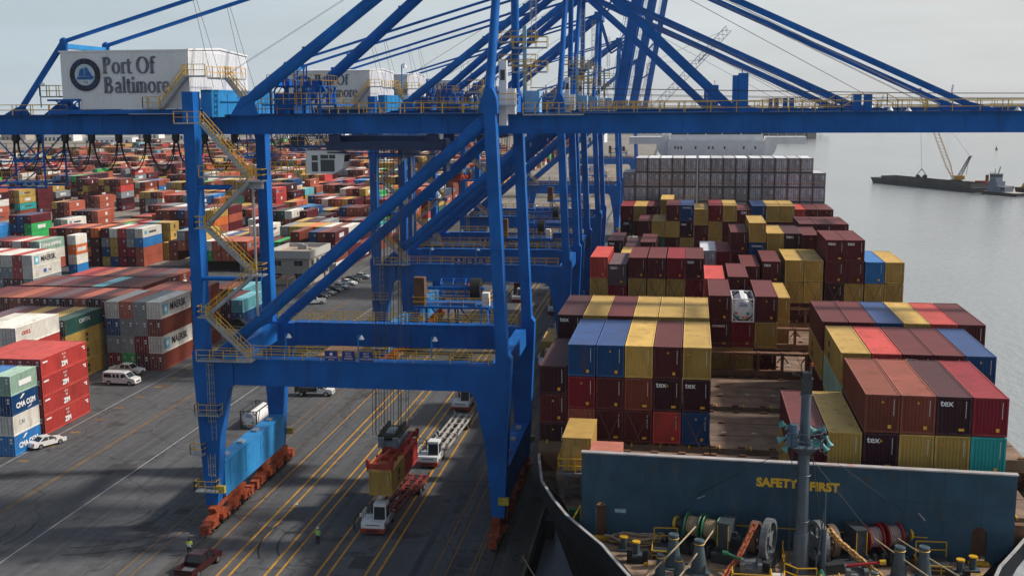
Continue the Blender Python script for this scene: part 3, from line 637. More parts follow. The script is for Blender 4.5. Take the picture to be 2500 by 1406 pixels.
        for y in (5.4, 14.6):
            g = CB().bb(gx1+.15, 52, y-.5, y+.5, G0-.3, G1+.1); g.bb(gx1, 52, y-.6, y+.6, G1, G1+.15); g.bb(gx1, 52, y-.6, y+.6, G0-.4, G0-.28); g.xf(A)
            o = g.build('boom_girder', BLUE, c)
            r = CB().rail([(-8, y-.95, G1+.1), (50, y-.95, G1+.1)], 1.1, .07, (.55,), 2.6); r.bb(-10, 50, y-1.3, y-.6, G1, G1+.05); r.xf(A); r.build('boom_walkway', BLUE2, o)
            k = A @ Vector((18, y, G1)); CB().beam(k, (APX, y, 64.2), .3, .4).build('folded_stay', BLUE, c)
            k2 = Vector((APX+2.5, y, 56)); CB().beam(k2, (APX, y, 64.2), .3, .4).beam(k2, A @ Vector((3, y, G1)), .3, .4).build('folded_stay', BLUE, c)
        for xx in (-2, 10, 22, 34, 46): g = CB().bb(xx-.3, xx+.3, 5.9, 14.1, G0+.3, G1-.3); g.xf(A); g.build('girder_tie', BLUE, c)
    # rear ropes
    w = CB()
    for q in (0, .45): w.tube((-45.5, 3+q, 47.0), (APX, 7+q, 64.6), .015, 4)
    w.build('luffing_ropes', ROPE, c)
    # zigzag stairs with posts
    flights = ((-46.0, 42.4, -41.2, 36.95), (-41.3, 36.6, -46.1, 32.1), (-46.0, 32.0, -41.2, 27.45), (-41.3, 27.2, -46.4, 23.0), (-46.3, 22.9, -42.1, 18.85))
    for f_ in flights: stair(c, *f_)
    landing(c, -48.7, -45.9, -2.1, -.9, 42.45, 's'); landing(c, -42.0, -39.9, -2.1, -.6, 36.75, 'esn'); landing(c, -42.0, -40.2, -2.1, -.6, 27.3, 'esn')
    landing(c, -47.1, -45.9, -2.1, -.9, 32.05, 'ws'); landing(c, -47.3, -46.1, -2.1, -.9, 22.95, 'ws'); landing(c, -46.8, -41.4, -1.1, .2, 37.1, 'sn', 'walk_platform')
    landing(c, -47.6, -41.8, -2.1, -.7, 18.45, 's')
    for z in (36.0, 26.7): CB().tube((-48.5, -.6, z), (-40.9, -.6, z), .24, 12).build('stair_support', BLUE, c, True)
    CB().tube((-41.25, -1.0, 23.0), (-41.25, -1.0, 36.4), .14, 8).bb(-41.6, -40.2, -1.3, -.7, 35.9, 36.6).build('stair_post', GALV, c)
    CB().ladder((-46.6, -.85, 9.6), 9.0).build('caged_ladder', GALV, c); CB().ladder((-46.9, -.85, 3.8), 4.4).build('caged_ladder', GALV, c)
    landing(c, -48.2, -45.6, -1.8, -.8, 12.6, 'swe'); landing(c, -48.6, -46.3, -1.9, -.8, 4.4, 'swe'); landing(c, -49.0, -47.6, -1.6, -.6, 8.3, 'swe')
    # signs on the near rail
    for x, lines in ((-33.75, None), (-31.95, ('50 LT', 'UNDER', 'SPREADER')), (-30.1, ('60 LT', 'UNDER', 'CARGO BEAM'))):
        s = CB().bb(x-.66, x+.66, -.86, -.8, 18.5, 19.5).build('sign_board', SIGNB, c)
        if lines is None:
            q = CB().prism([(x, 18.98), (x+.2, 19.18), (x, 19.38), (x-.2, 19.18)], -.88, -.86); q.build('diamond_mark', LETTER, s)
            text('SUMITOMO', (x+32, -10.88, 18.84), .24, LETTER, s); text('JAPAN', (x+32, -10.88, 18.62), .22, LETTER, s)
        else:
            for t_, zz, sz in zip(lines, (19.28, 19.0, 18.73), (.3, .24, .24)): text(t_, (x+32, -10.88, zz), sz, LETTER, s, sx=.85)
    for x in (-38.45, -30.85, -23.3): lamp(c, x, -.95, ZP, 2.75)
    # festoon cables and hanging service cage
    h = CB(); fs = CB(); xs = [-76.2, -73, -70.1, -67.3, -64.4, -61.4, -58.3, -55.1, -51.9, -48.7, -45.4]
    for x in xs: CB().bb(x-.28, x+.28, 5.0, 5.6, G0-.75, G0-.05).bb(x-.12, x+.12, 4.9, 5.7, G0-1.0, G0-.75).build('festoon_trolley', BLACK, c)
    for a, b_ in zip(xs, xs[1:]):
        for q, dp in ((0, 3.3), (.14, 3.15), (-.12, 2.7)):
            P = [(a+.15+(b_-a-.3)*t/12, 5.3+q, G0-.7-dp*(1-(2*t/12-1)**2)**.62) for t in range(13)]
            fs.path(P, .05, 4)
    fs.build('festoon_cables', BLACK, c)
    b = CB()
    for x in (-72.6, -66.6):
        for y in (4.6, 9): b.beam((x, y, 35.4), (x, y, G0), .16)
    for y in (4.6, 9): b.beam((-72.6, y, 38.3), (-66.6, y, 38.3), .16); b.beam((-72.6, y, 35.5), (-66.6, y, 35.5), .2); b.beam((-72.2, y, 35.5), (-66.6, y, 39.5), .12); b.beam((-72.2, y, 41), (-69.6, y, 38.3), .12); b.beam((-66.8, y, 41), (-69.6, y, 38.3), .12)
    b.bb(-72.8, -67.4, 4.6, 9, 35.9, 36.05); cg = b.build('service_cage', BLUE, c)
    CB().rail([(-72.6, 4.6, 36.05), (-67.6, 4.6, 36.05), (-67.6, 9, 36.05)], 1.1, .06, (.55,), 1).rail([(-76, 8.5, 39.0), (-61, 8.5, 39.0)], 1.1, .06, (.55,), 1.4).build('handrail', YEL, cg)
    for x in (-68.9, -68.0, -67.1): CB().tube((x, 4.5, 36.0), (x, 4.5, 35.7), .1, 8, .34).build('flood_lamp', GALV, cg)
    # trolley and driver's cab
    t = CB(); t.bb(-35.6, -23.2, 5.7, 6.3, 39.45, 40.3); t.bb(-35.6, -23.2, 13.7, 14.3, 39.45, 40.3)
    for x in (-35, -31.5, -28, -24): t.bb(x-.2, x+.2, 6.3, 13.7, 39.5, 40.2)
    for x in (-34.6, -24.2):
        for y in (5.6, 14.4): t.tube((x, y-.1, 40.75), (x, y+.1, 40.75), .42, 12); t.bb(x-.6, x+.6, y-.25, y+.25, 40.3, 41.1)
    t.bb(-34.5, -25, 7, 13, 40.25, 40.9); t.bb(-41, -35.4, 5.8, 9, 39.7, 39.9); t.bb(-39.5, -38.3, 5.9, 7, 39.9, 40.8); t.tube((-35.5, 5.8, 39.2), (-24, 5.8, 39.0), .07, 6)
    t.bb(-23.3, -22.9, 6, 8, 37.2, 40.6); t.bb(-27.9, -27.5, 6, 14, 38.6, 40)
    tr = t.build('trolley', mat('trolley_dark_blue', (.004, .03, .11), .5, noise=.2), c)
    r = CB().rail([(-41, 5.8, 39.9), (-35.6, 5.8, 39.9)], 1.1, .05, (.55,), .8)
    r.beam((-41, 6, 39.8), (-39.2, 6, 36.8), .08); r.beam((-40.4, 6, 39.8), (-38.6, 6, 36.8), .08); r.rail([(-42.0, 6, 36.8), (-38.0, 6, 36.8)], 1.4, .07, (.5, .95), .7); r.build('trolley_rail', YEL, tr)
    k = CB(); P = [(-37.95, 36.95), (-34.6, 36.95), (-33.9, 39.15), (-33.95, 39.4), (-37.95, 39.4)]
    k.prism([(-37.95, 36.95), (-35.0, 36.95), (-34.0, 37.5), (-33.75, 39.0), (-34.6, 39.4), (-37.95, 39.4)], 6.0, 8.3)
    cb = k.build('driver_cab', WHITE, tr)
    for (x0, x1, z0, z1) in ((-37.3, -36.65, 38.35, 38.9), (-37.3, -36.65, 37.2, 38.2), (-36.35, -35.5, 38.55, 38.95), (-35.4, -34.75, 38.55, 38.95), (-36.35, -34.85, 37.2, 38.45)):
        CB().bb(x0, x1, 5.96, 6.0, z0, z1).build('cab_window', GLASS, cb)
    CB().hexa([(-34.93, 6.1, 37.15), (-34.93, 8.2, 37.15), (-34.02, 8.2, 37.62), (-34.02, 6.1, 37.62), (-33.9, 6.1, 38.9), (-33.9, 8.2, 38.9), (-33.72, 8.2, 38.9), (-33.72, 6.1, 38.9)]).build('cab_window', GLASS, cb)
    # hoist ropes
    w = CB()
    for x in (-31.2, -30.8, -29.2, -28.4):
        for y in (4.9, 6.1, 8.6, 9.8): w.tube((x+.2, y+2, 39.4), (x, y, drop), .03, 4)
    w.build('hoist_ropes', ROPE, c)
    # cable reel on its platform
    p = CB(); p.bb(-30.4, -21.1, 21.6, 26.2, 19.95, 20.2)
    for x in (-29.6, -26, -22): p.beam((x, 21.8, 20), (x, 20.8, 17), .2); p.beam((x, 25.6, 20), (x+1.2, 20.9, 16.6), .2); p.beam((x+.2, 25.4, 20), (x+2.2, 25.4, 17.6), .16)
    p.beam((-29.6, 25.6, 17.4), (-21.5, 25.6, 17.4), .18)
    for x in (-29.6, -25.6, -21.6): p.beam((x, 25.6, 20), (x, 25.6, 17.4), .16)
    rp_ = p.build('reel_platform', BLUE, c)
    CB().rail([(-30.4, 21.6, 20.2), (-21.1, 21.6, 20.2), (-21.1, 26.2, 20.2), (-30.4, 26.2, 20.2), (-30.4, 21.6, 20.2)], 1.1, .06, (.55,), 1.5).build('handrail', YEL, rp_)
    d = CB()
    for i in range(14): a = 2*math.pi*i/14; d.beam((-27.2, 24+1.15*math.cos(a), 22.1+1.15*math.sin(a)), (-22.6, 24+1.15*math.cos(a), 22.1+1.15*math.sin(a)), .09)
    for x in (-27.2, -25.7, -24.2): d.ring((x, 24, 22.1), (1, 0, 0), 1.15, .07, 18, 4)
    d.tube((-29, 24, 22.1), (-22, 24, 22.1), .2, 8).build('cable_reel', BLUE, rp_)
    CB().tube((-23.6, 24, 22.1), (-22.4, 24, 22.1), 1.28, 20).build('reel_drum', BLACK, rp_, True)
    CB().bb(-30.3, -29.0, 22, 23.2, 20.2, 23.6).build('reel_cabinet', RUSTM, rp_); CB().bb(-22.0, -21.2, 22.2, 23.4, 20.2, 21.8).build('switch_cabinet', WHITE, rp_)
    return c
crane = make_crane((-32, 120, 0), 'nearest blue gantry crane, its boom lowered right across the whole picture')
down = make_crane((-32, 191, 0), 'second blue gantry crane from the camera, boom lowered over the ship', drop=33.5)
copy_tree(down, loc=(-32, 218, 0))['label'] = 'third blue gantry crane from the camera, its lowered boom behind the second'
up = make_crane((-32, 272, 0), 'fourth gantry crane, the nearest one with its boom raised steeply', raised=True, drop=34)
copy_tree(up, loc=(-32, 377, 0))['label'] = 'fifth gantry crane along the quay, second one with a raised boom'
copy_tree(up, loc=(-32, 560, 0))['label'] = 'farthest blue gantry crane on the quay, boom raised, beyond all others'
def make_spreader(x, y, z, label, cont=True):
    s = thing('spreader', label, 'spreader', (x, y, z), 0, 'spreaders hanging on crane ropes')
    RED = mat('spreader_red', (.33, .035, .02), .5, noise=.3, nscale=1, dirt=(.05, .03, .02), dirt_amt=.7)
    b = MB()
    for xx in (-.75, .75): b.bb(xx-.15, xx+.15, -6, 6, .1, .6)
    for yy in (-6.05, -3.1, 0, 3.1, 6.05): b.bb(-1.15, 1.15, yy-.16, yy+.16, .05, .62)
    for yy in (-4.8, -4.2, 4.2, 4.8): b.beam((-.6, yy, .6), (.6, yy+.5, 1.5), .16)
    b.bb(-.9, .9, -1.6, 1.6, .6, 1.2); b.build('beam_frame', RED, s)
    for sx in (-1, 1):
        for sy in (-1, 1): MB().prism([(sx*1.1, .9), (sx*1.38, 1.15), (sx*1.5, .6), (sx*1.28, -.35), (sx*1.2, .1)][::(1 if sx > 0 else -1)], sy*6.0-.18, sy*6.0+.18).build('flipper', RED, s)
    h = MB().bb(-1.15, 1.15, -2.2, 2.2, 1.3, 1.9); h.bb(-.6, .6, -1.2, 1.2, 1.9, 2.5)
    for xx in (-.8, .8): h.bb(xx-.3, xx+.3, -2.4, -1.6, 1.2, 2.3)
    h.build('headblock', mat('headblock_grey', (.12, .16, .2), noise=.3), s)
    k = MB()
    for xx in (-.85, .85):
        for yy in (-1.7, -.6, .6, 1.7): k.tube((xx-.1, yy, 2.6), (xx+.1, yy, 2.6), .45, 14)
    k.bb(-1.2, 1.2, -2.1, 2.1, 2.2, 2.45); k.build('rope_sheaves', BLACK, s)
    return s
make_spreader(-29.4, 116.8, 6.65, 'red spreader of the nearest crane gripping two short containers over a truck')
make_spreader(-36.9, 196.5, 31.0, 'empty red spreader hung high under the second crane, seen between tubes')
make_spreader(-29.6, 223.5, 33.4, 'empty spreader hung high under the third crane')
# ================================================================ containers
SHIP_RZ = -.0184
SHIP = Matrix.Translation((14.45, 83.53, 0)) @ Matrix.Rotation(SHIP_RZ, 4, 'Z')
COLS = {'M': ((.082, .009, .015), 'maroon'), 'D': ((.032, .005, .013), 'dark plum'), 'N': ((.17, .04, .025), 'red brown'), 'R': ((.40, .045, .04), 'red'),
        'C': ((.18, .005, .017), 'crimson'), 'O': ((.55, .14, .04), 'orange'), 'S': ((.34, .085, .05), 'rust red'), 'Y': ((.40, .26, .065), 'mustard yellow'),
        'G': ((.20, .225, .24), 'steel grey'), 'W': ((.58, .56, .51), 'off white'), 'B': ((.004, .05, .16), 'navy blue'), 'b': ((.02, .16, .42), 'bright blue'),
        'L': ((.10, .32, .38), 'pale blue'), 'T': ((.02, .30, .29), 'teal'), 'E': ((.03, .34, .09), 'green'), 'g': ((.015, .065, .055), 'dark green'),
        'P': ((.085, .06, .075), 'grey plum'), 'F': ((.50, .53, .58), 'white reefer'), 'A': ((.28, .42, .34), 'pale green')}
_cm = {}
def corr(b, o, a, n, L, Ht, per, dep):
    """vertical corrugated panel: o origin, a along, n outward normal"""
    o, a, n = Vector(o), Vector(a), Vector(n); k = max(1, round(L/per)); p = L/k; pts = []
    for i in range(k):
        pts += [(i*p, 0), (i*p+p*.28, 0), (i*p+p*.42, -dep), (i*p+p*.82, -dep)]
    pts.append((L, 0)); up = Vector((0, 0, Ht)); vs = []
    for t, d in pts: q = o+a*t+n*d; vs += [q, q+up]
    b.add(vs, [(2*i, 2*i+2, 2*i+3, 2*i+1) for i in range(len(pts)-1)])
def cmesh(L, Ht, kind, far):
    k = (L, Ht, kind, far)
    if k in _cm: return _cm[k]
    w = 2.438; hw = w/2; e = .05; r = {}
    b = MB(); z0, z1 = .14, Ht-.09
    if far: b.bb(-hw+e, hw-e, e, L-e, z0, Ht-.03)
    else:
        corr(b, (hw-.03, .1, z0), (0, 1, 0), (1, 0, 0), L-.2, z1-z0, .36 if L > 8 else .3, .05)
        corr(b, (-hw+.03, L-.1, z0), (0, -1, 0), (-1, 0, 0), L-.2, z1-z0, .55, .05)
        if kind == 'blank': corr(b, (-hw+.1, .05, z0), (1, 0, 0), (0, -1, 0), w-.2, z1-z0, .25, .05)
        else: b.bb(-hw+.06, hw-.06, .05, .1, z0, z1)
        corr(b, (hw-.1, L-.03, z0), (-1, 0, 0), (0, 1, 0), w-.2, z1-z0, .3, .05)
        n = int(L/.42); vs = []            # roof ridges run across
        for i in range(n+1):
            for dy, dz in ((0, 0), (.12, .03), (.26, .03), (.32, 0)):
                y = .08+(L-.16)*i/(n+1)+dy
                vs += [(-hw+.08, y, Ht-.06+dz), (hw-.08, y, Ht-.06+dz)]
        m = len(vs)//2; b.add(vs, [(2*i, 2*i+1, 2*i+3, 2*i+2) for i in range(m-1)])
    r['panels'] = b.mesh('panels', CPAINT)
    f = MB(); t = .13
    for x in (-hw, hw-t):
        for y in (0, L-t): f.bb(x, x+t, y, y+t, 0, Ht)
    for x in (-hw, hw-.1): f.bb(x+.002, x+.098, t, L-t, Ht-.1, Ht-.004); f.bb(x+.002, x+.098, t, L-t, 0.02, .16)
    for y in (0.002, L-.102): f.bb(-hw+t, hw-t, y, y+.1, Ht-.12, Ht-.004); f.bb(-hw+t, hw-t, y, y+.1, .02, .17)
    r['frame'] = f.mesh('frame', CFRAME)
    if kind in ('door', 'reefer'):
        d = MB()
        for x in (-.92, -.42, .42, .92):
            d.bb(x-.025, x+.025, -.0, .05, .12, Ht-.1)
            for z in (.5, 1.25, 2.0): d.bb(x-.07, x+.07, .0, .05, z, z+.07)
            d.bb(x-.02, x+.2, -.01, .02, 1.0, 1.06)
        d.bb(-.02, .02, .02, .05, .15, Ht-.12)
        r['lock_rods'] = d.mesh('lock_rods', GREY)
        random.seed(hash(kind) % 7 if 0 else 5)
        s = MB()
        for (x, z, ww, hh) in ((.55, 2.0, .3, .3), (.55, 1.6, .3, .25), (-.75, 2.1, .22, .2), (-.2, .75, .12, .12)): s.bb(x, x+ww, .02, .046, z, z+hh)
        r['marking'] = s.mesh('marking', LETTER)
    if kind == 'reefer':
        d = MB()
        for x in (-.9, -.42, .42, .9): d.bb(x-.035, x+.035, -.01, .05, .12, Ht-.1)
        d.bb(-.05, .05, -.0, .05, .1, Ht-.1)
        for z in (.5, 2.2):
            for x in (-1.1, -.12, .02, .98): d.bb(x, x+.13, -.015, .05, z, z+.16)
        r['lock_rods'] = d.mesh('lock_rods', mat('reefer_rod', (.24, .23, .23), .6, noise=.4))
        s = MB()
        for x, z in ((-.75, .6), (.1, .72), (.62, .6)): s.bb(x, x+.24, -.02, .046, z, z+.24)
        r['sticker'] = s.mesh('sticker', mat('orange_sticker', (.6, .26, .02)))
        s = MB()
        for x, z in ((-.62, 1.95), (.15, 1.2), (-.1, 1.6)): s.bb(x, x+.2, .0, .046, z, z+.14)
        r['notice'] = s.mesh('notice', mat('notice_blue', (.03, .10, .22)))
    if kind == 'blank':
        s = MB()
        for i in range(9): s.bb(.78, .83, -.012, .0, Ht-.42-i*.14, Ht-.33-i*.14)
        r['marking'] = s.mesh('marking', LETTER)
        s = MB().prism([(-.1, Ht-.62), (.1, Ht-.62), (0, Ht-.42)], -.014, -.002); r['sticker_tri'] = s.mesh('sticker', STICK)
        r['sticker_box'] = MB().bb(.42, .66, -.014, -.002, .36, .62).mesh('sticker', STICK)
        r['sticker_wide'] = MB().bb(.36, .74, -.014, -.002, .34, .54).mesh('sticker', STICK)
        r['sticker_high'] = MB().bb(-.9, -.55, -.014, -.002, Ht-.75, Ht-.6).mesh('sticker', mat('orange_mark', (.6, .25, .02)))
    _cm[k] = r; return r
CL = []   # every container: world matrix, L, H, colour, kind, label, texts
def cont(M, L, Ht, c, kind='blank', where='', front=None, side=None, extra=None, wear=''):
    rgb, cn = COLS[c]; j = random.uniform(.86, 1.14) if c != 'F' else random.choice((.8, .9, .95, 1, 1.05, 1.15, .65))
    CL.append(dict(M=M, L=L, H=Ht, rgb=tuple(v*j for v in rgb), cn=cn, kind=kind, where=where, front=front, side=side, extra=extra, wear=wear))
ORD = ['first', 'second', 'third', 'fourth', 'fifth', 'sixth', 'seventh', 'eighth', 'ninth', 'tenth', 'eleventh', 'twelfth', 'thirteenth', 'fourteenth', 'fifteenth', 'sixteenth']
TIER = ['top tier', 'second tier down', 'third tier down', 'fourth tier down', 'fifth tier down']
def nth(i): return 'leftmost stack' if i == 0 else ORD[i] + ' stack from left'
TX = {'t': 'tex', 'z': 'ZIM', 'c': 'CRONOS', 'x': 'Textainer', 'h': 'HAMBURG SÜD'}
def ship_bay(name, v, cells, x0=None, pitch=2.94):
    """cells: (x left, top z, 'codes from the top down', optional letters)"""
    cells = sorted(cells, key=lambda q: q[0])
    for i, cl in enumerate(cells):
        x, zt, codes = cl[:3]; let = cl[3] if len(cl) > 3 else ''
        hh = 2.88 if pitch > 2.7 else 2.59
        for k, ch in enumerate(codes):
            if ch == '.': continue
            l = let[k] if k < len(let) else '.'
            kind = 'reefer' if ch == 'F' else 'blank'
            M = SHIP @ Matrix.Translation((x+1.22, v, zt-hh-k*pitch))
            cont(M, 12.19, hh, ch, kind, f'{TIER[k]}, {nth(i)}, {name}', front=TX.get(l))
xL = [-25.95, -23.4, -20.87, -18.35, -15.83, -13.3]; xM = [-10.7, -8.15, -5.6, -3.05]; xR = [.05+2.54*k for k in range(6)]
Z0 = 23.0
ship_bay('foremost ship bay', 0, [(-5.08, Z0-2.94, 'MY'), (-2.54, Z0-2.94, 'YM'), (.03, Z0, 'NDY', '.t.'), (2.54, Z0, 'NYM'), (5.05, Z0, 'DYM', 't..'), (7.56, Z0, 'CTM')])
ship_bay('second ship bay', 14.2, [(xL[1], Z0+.1, 'BCS'), (xL[2], Z0+.1, 'BMM'), (xL[3], Z0+.1, 'YNM'), (xL[4], Z0+.1, 'MDR', '.t.'), (xL[5], Z0+.1, 'YDB', '.t.'),
    (xR[0], Z0, 'YAY'), (xR[1], Z0, 'RMM'), (xR[2], Z0, 'MMM', 't..'), (xR[3], Z0, 'MMY'), (xR[4], Z0, 'BYY')])
ship_bay('quay side of second bay', 14.2, [(xL[0], 21.1, 'DMD')], pitch=2.64)
ship_bay('third ship bay', 28.4, [(xL[0], Z0+.1, 'DNDD', 't...'), (xL[1], Z0+.1, 'YM'), (xL[2], Z0+.1, 'MM'), (xL[3], Z0+.1, 'YM'), (xL[4], Z0+.1, 'YM'), (xL[5], Z0+.1, 'YM'),
    (xR[0], Z0, 'MYM'), (xR[1], Z0, 'M'), (xR[2], Z0, 'B', 'c'), (xR[3], Z0, 'Y'), (xR[4], Z0, 'R'), (xR[5], Z0, 'MMMM', '....')])
ship_bay('fourth ship bay', 42.6, [(xM[0], Z0, 'MMY', '.c.'), (xM[1], Z0-2.94, 'CY'), (xM[2], Z0, 'MYM')])
ship_bay('fifth ship bay', 57, [(xM[0]-.3, 22.7, 'RY'), (xM[1], Z0, 'MM'), (xM[3], 20.5, 'YY')])
ship_bay('sixth ship bay', 71.5, [(xL[0]-.5, Z0+.25, 'RYD'), (xL[1]-.5, 22.3, 'PCM', 't..'), (xL[2]-.3, Z0+.25, 'MYM'), (xL[3]-.2, Z0+.25, 'MYM'), (xL[4]-.1, Z0+.25, 'CYM'), (xL[5]-.1, Z0+.25, 'MCM', 't..'),
    (xM[2]-.3, 22.3, 'MM'), (xM[3]-.1, Z0, 'MM', 't.'), (xR[0]-.2, Z0+.2, 'YYM'), (xR[1]-.2, Z0+.2, 'YYM'), (xR[2], 26.0, 'MMDM', 't...'), (xR[3], 26.0, 'MMYM', 't...'), (xR[4]+.1, Z0+.1, 'bYM'), (xR[5]+.1, Z0+.1, 'YYM')])
ship_bay('seventh ship bay', 86, [(xL[1], 21.4, 'YM'), (xL[2]-.9, 21.4, 'DM'), (xM[0]-.7, 22.5, 'FM', 'h.'), (xM[1]-.8, 22.4, 'CY'), (-6.95, 25.3, 'MMY'), (-4.3, 26.7, 'YBM', '.c.'), (-1.7, 25.2, 'YFY'), (.85, 25.2, 'DFM', 't..'), (3.4, 25.0, 'MM')])
ship_bay('eighth ship bay', 100, [(-26.1, 22.2, 'DM', 't.'), (-23.3, 21.3, 'DM'), (-20.8, 22.0, 'MM'), (4.2, 25.2, 'MM'), (6.75, 25.2, 'MY'), (9.3, 25.2, 'MM')])
E9 = [('MY', 23.2, '..'), ('Yg', 23.2, '..'), ('MYM', 26.1, '...'), ('BDY', 26.1, 'ct.'), ('YMM', 25.4, '...'), ('CYY', 26.1, '...'), ('YMM', 26.1, '...'), ('MMM', 25.3, 'z..'), ('BYY', 26.1, '...'), ('YDM', 26.1, '.t.'), ('YMM', 26.1, '...')]
ship_bay('ninth ship bay', 122, [(-22.25+2.52*i, e[1], e[0], e[2]) for i, e in enumerate(E9)])
ship_bay('tenth ship bay', 136.5, [(-26.3, 24.6, 'CD', '.z'), (-23.75, 24.6, 'YM'), (-21.2, 24.6, 'MM'), (-18.6, 25.9, 'YY'), (6.2, 24.2, 'RY'), (8.8, 24.2, 'MM'), (11.3, 24.2, 'MM')])
rf = [(-26.7+2.5*i, 33.15 if 0 < i < 15 else 30.2, 'FFFF' if 0 < i < 15 else 'FFF') for i in range(16)]
ship_bay('tall white bay before the bridge', 151, [(x+(.25 if i > 5 else 0)+(.25 if i > 9 else 0), z, c) for i, (x, z, c) in enumerate(rf)])
# ---- yard
def yard(name, xr, y0, cols, H_=2.6, L=12.19, kind='door', sides=None, z0=0.0):
    """cols from right to left, each a string from the top down"""
    sides = sides or {}
    hts = [len(c) for c in cols]
    for i, codes in enumerate(cols):
        for k, ch in enumerate(codes):
            if ch == '.': continue
            z = z0+(len(codes)-1-k)*(H_+.02)
            st = 'rightmost stack' if i == 0 else ORD[i]+' stack from right'
            cont(Matrix.Translation((xr-1.22-i*2.48, y0, z)), L, H_, ch, kind, f'{TIER[min(k, 4)]}, {st}, {name}', side=sides.get((i, k)))
yard('tall red block', -83.6, 139.4, ['RRRR', 'RRRR', 'RRRR', 'RRRR', 'MMMM'], 2.62, sides={(0, k): 'zim' for k in range(4)})
yard('short block by the sedan', -82.3, 130.0, ['ABWb', 'bBGB', 'gBGM'], 2.6, 6.06, sides={(0, 0): 'bar', (0, 1): 'cma', (0, 2): 'faint', (0, 3): 'cma'})
yard('short blue block at frame edge', -82.5, 123.7, ['bb', 'bB', 'Bb'], 2.6, 6.06, sides={(0, 0): 'cgm', (0, 1): 'cma'})
yard('white topped block', -96.0, 154.0, ['WRRM', 'WWGM', 'WRMM', 'bMMM'], 2.9, sides={(0, 0): 'oocl'})
yard('blue topped block at left edge', -100.5, 140.6, ['bbM', 'bMM'], 2.9)
yard('green topped block', -95.3, 166.6, ['gYYY', 'YYMM', 'MMMM', 'YMMM', 'MMMM', 'PMMM', 'YYMM', 'MMMM', 'MMMM'], 2.6, sides={(0, 0): 'capital', (0, 1): 'msc', (0, 2): 'msc', (0, 3): 'msc'})
yard('block behind the pickup', -84.2, 177.5, ['WNWN', 'GGCM', 'SGGE', 'WBGC'], 2.92, sides={(0, 0): 'maersk', (0, 2): 'maersk'})
yard('block hidden behind white containers', -84.3, 190.9, ['NNNN', 'NMMM', 'MMMM', 'NMMM'], 2.8)
yard('first long maroon row', -97.6, 187.0, ['NM', 'DM', 'SM', 'MM', 'PM', 'MM', 'NM', 'SM', 'NM', 'MM', 'MM'], 2.6, z0=5.2)
yard('second long maroon row', -98.8, 200.6, ['NM', 'MM', 'DM', 'LM', 'MM', 'DM', 'MM', 'PM', 'MM', 'NM'], 2.6, z0=5.2)
yard('third long maroon row', -98.4, 213.4, ['NM', 'PM', 'MM', 'DM', 'NM', 'DM', 'SM', 'CM', 'RM'], 2.6, z0=5.2, sides={(0, 0): 'zim'})
yard('low pale blue block', -85.5, 217.5, ['LB', 'MM'], 2.6); yard('low pale blue block further on', -90.5, 231, ['LL', 'NM', 'MM'], 2.6)
yard('light grey block', -143.6, 239.0, ['WWG', 'RRM', 'WGM', 'WGG', 'RMM', 'WGM', 'WGG'], 2.7, z0=2.7, sides={(0, 0): 'maersk', (0, 1): 'maerskline'})
yard('pale green row', -158.5, 267.5, ['AWS', 'RTM', 'WMM', 'RWM', 'MMM', 'MMM'], 2.6, z0=2.6, sides={(0, 0): 'china', (0, 1): 'plain'})
yard('small white and orange block', -156.3, 281.5, ['WOWb'], 2.6, 6.06, sides={(0, 0): 'cosco', (0, 1): 'bar', (0, 2): 'cosco'})
yard('grey and blue topped block', -145.0, 297.2, ['WbSS', 'GGCM', 'RCCC', 'WYYB', 'MGBY'], 2.65, sides={(0, 0): 'maersk', (0, 1): 'saf'})
yard('orange topped block', -158.0, 297.2, ['OMMM', 'MgOM', 'OMMM', 'SMMM', 'MMMM', 'RMMM'], 2.65)
yard('yellow block beside the aisle', -145.2, 315.5, ['YYYY', 'YYYY', 'LMMM', 'RMMM'], 2.6, 6.06, sides={(0, 0): 'msc', (0, 1): 'msc'})
yard('short blue and yellow stack', -140.6, 310.5, ['BY', 'YY'], 2.6, 6.06, sides={(0, 0): 'cma', (0, 1): 'msc'})
yard('bright green block', -199.5, 333.0, ['MEEM', 'BBMM', 'MBMM'], 2.6, sides={(0, 1): 'bar'}); yard('blue block at left frame edge', -206.8, 326.0, ['bbb', 'bbM', 'MbM'], 2.6)
yard('grey line block', -195.3, 347.5, ['WWG', 'GGM'], 2.6, sides={(0, 0): 'maersk'}); yard('maroon and green pair of rows', -163, 329, ['MMM', 'MMM', 'EGM', 'MMM'], 2.6, sides={(0, 0): 'zim'})
yard('mixed block by the white aisle', -200.5, 430, ['SWMM', 'MGMM', 'YGWB', 'YMMM'], 2.6); yard('big red stack by the aisle', -232.5, 440, ['SSS', 'MMM'], 2.6, sides={(0, 0): 'zim', (0, 1): 'zim', (0, 2): 'zim'})
yard('salmon block', -229.8, 411, ['SSM', 'MMM', 'YMM'], 2.6, sides={(0, 0): 'zim'}); yard('dark row before the aisle', -199.8, 376, ['SSM', 'DMM', 'DMM', 'DMM'], 2.6, sides={(0, 0): 'zim', (0, 1): 'zim'})
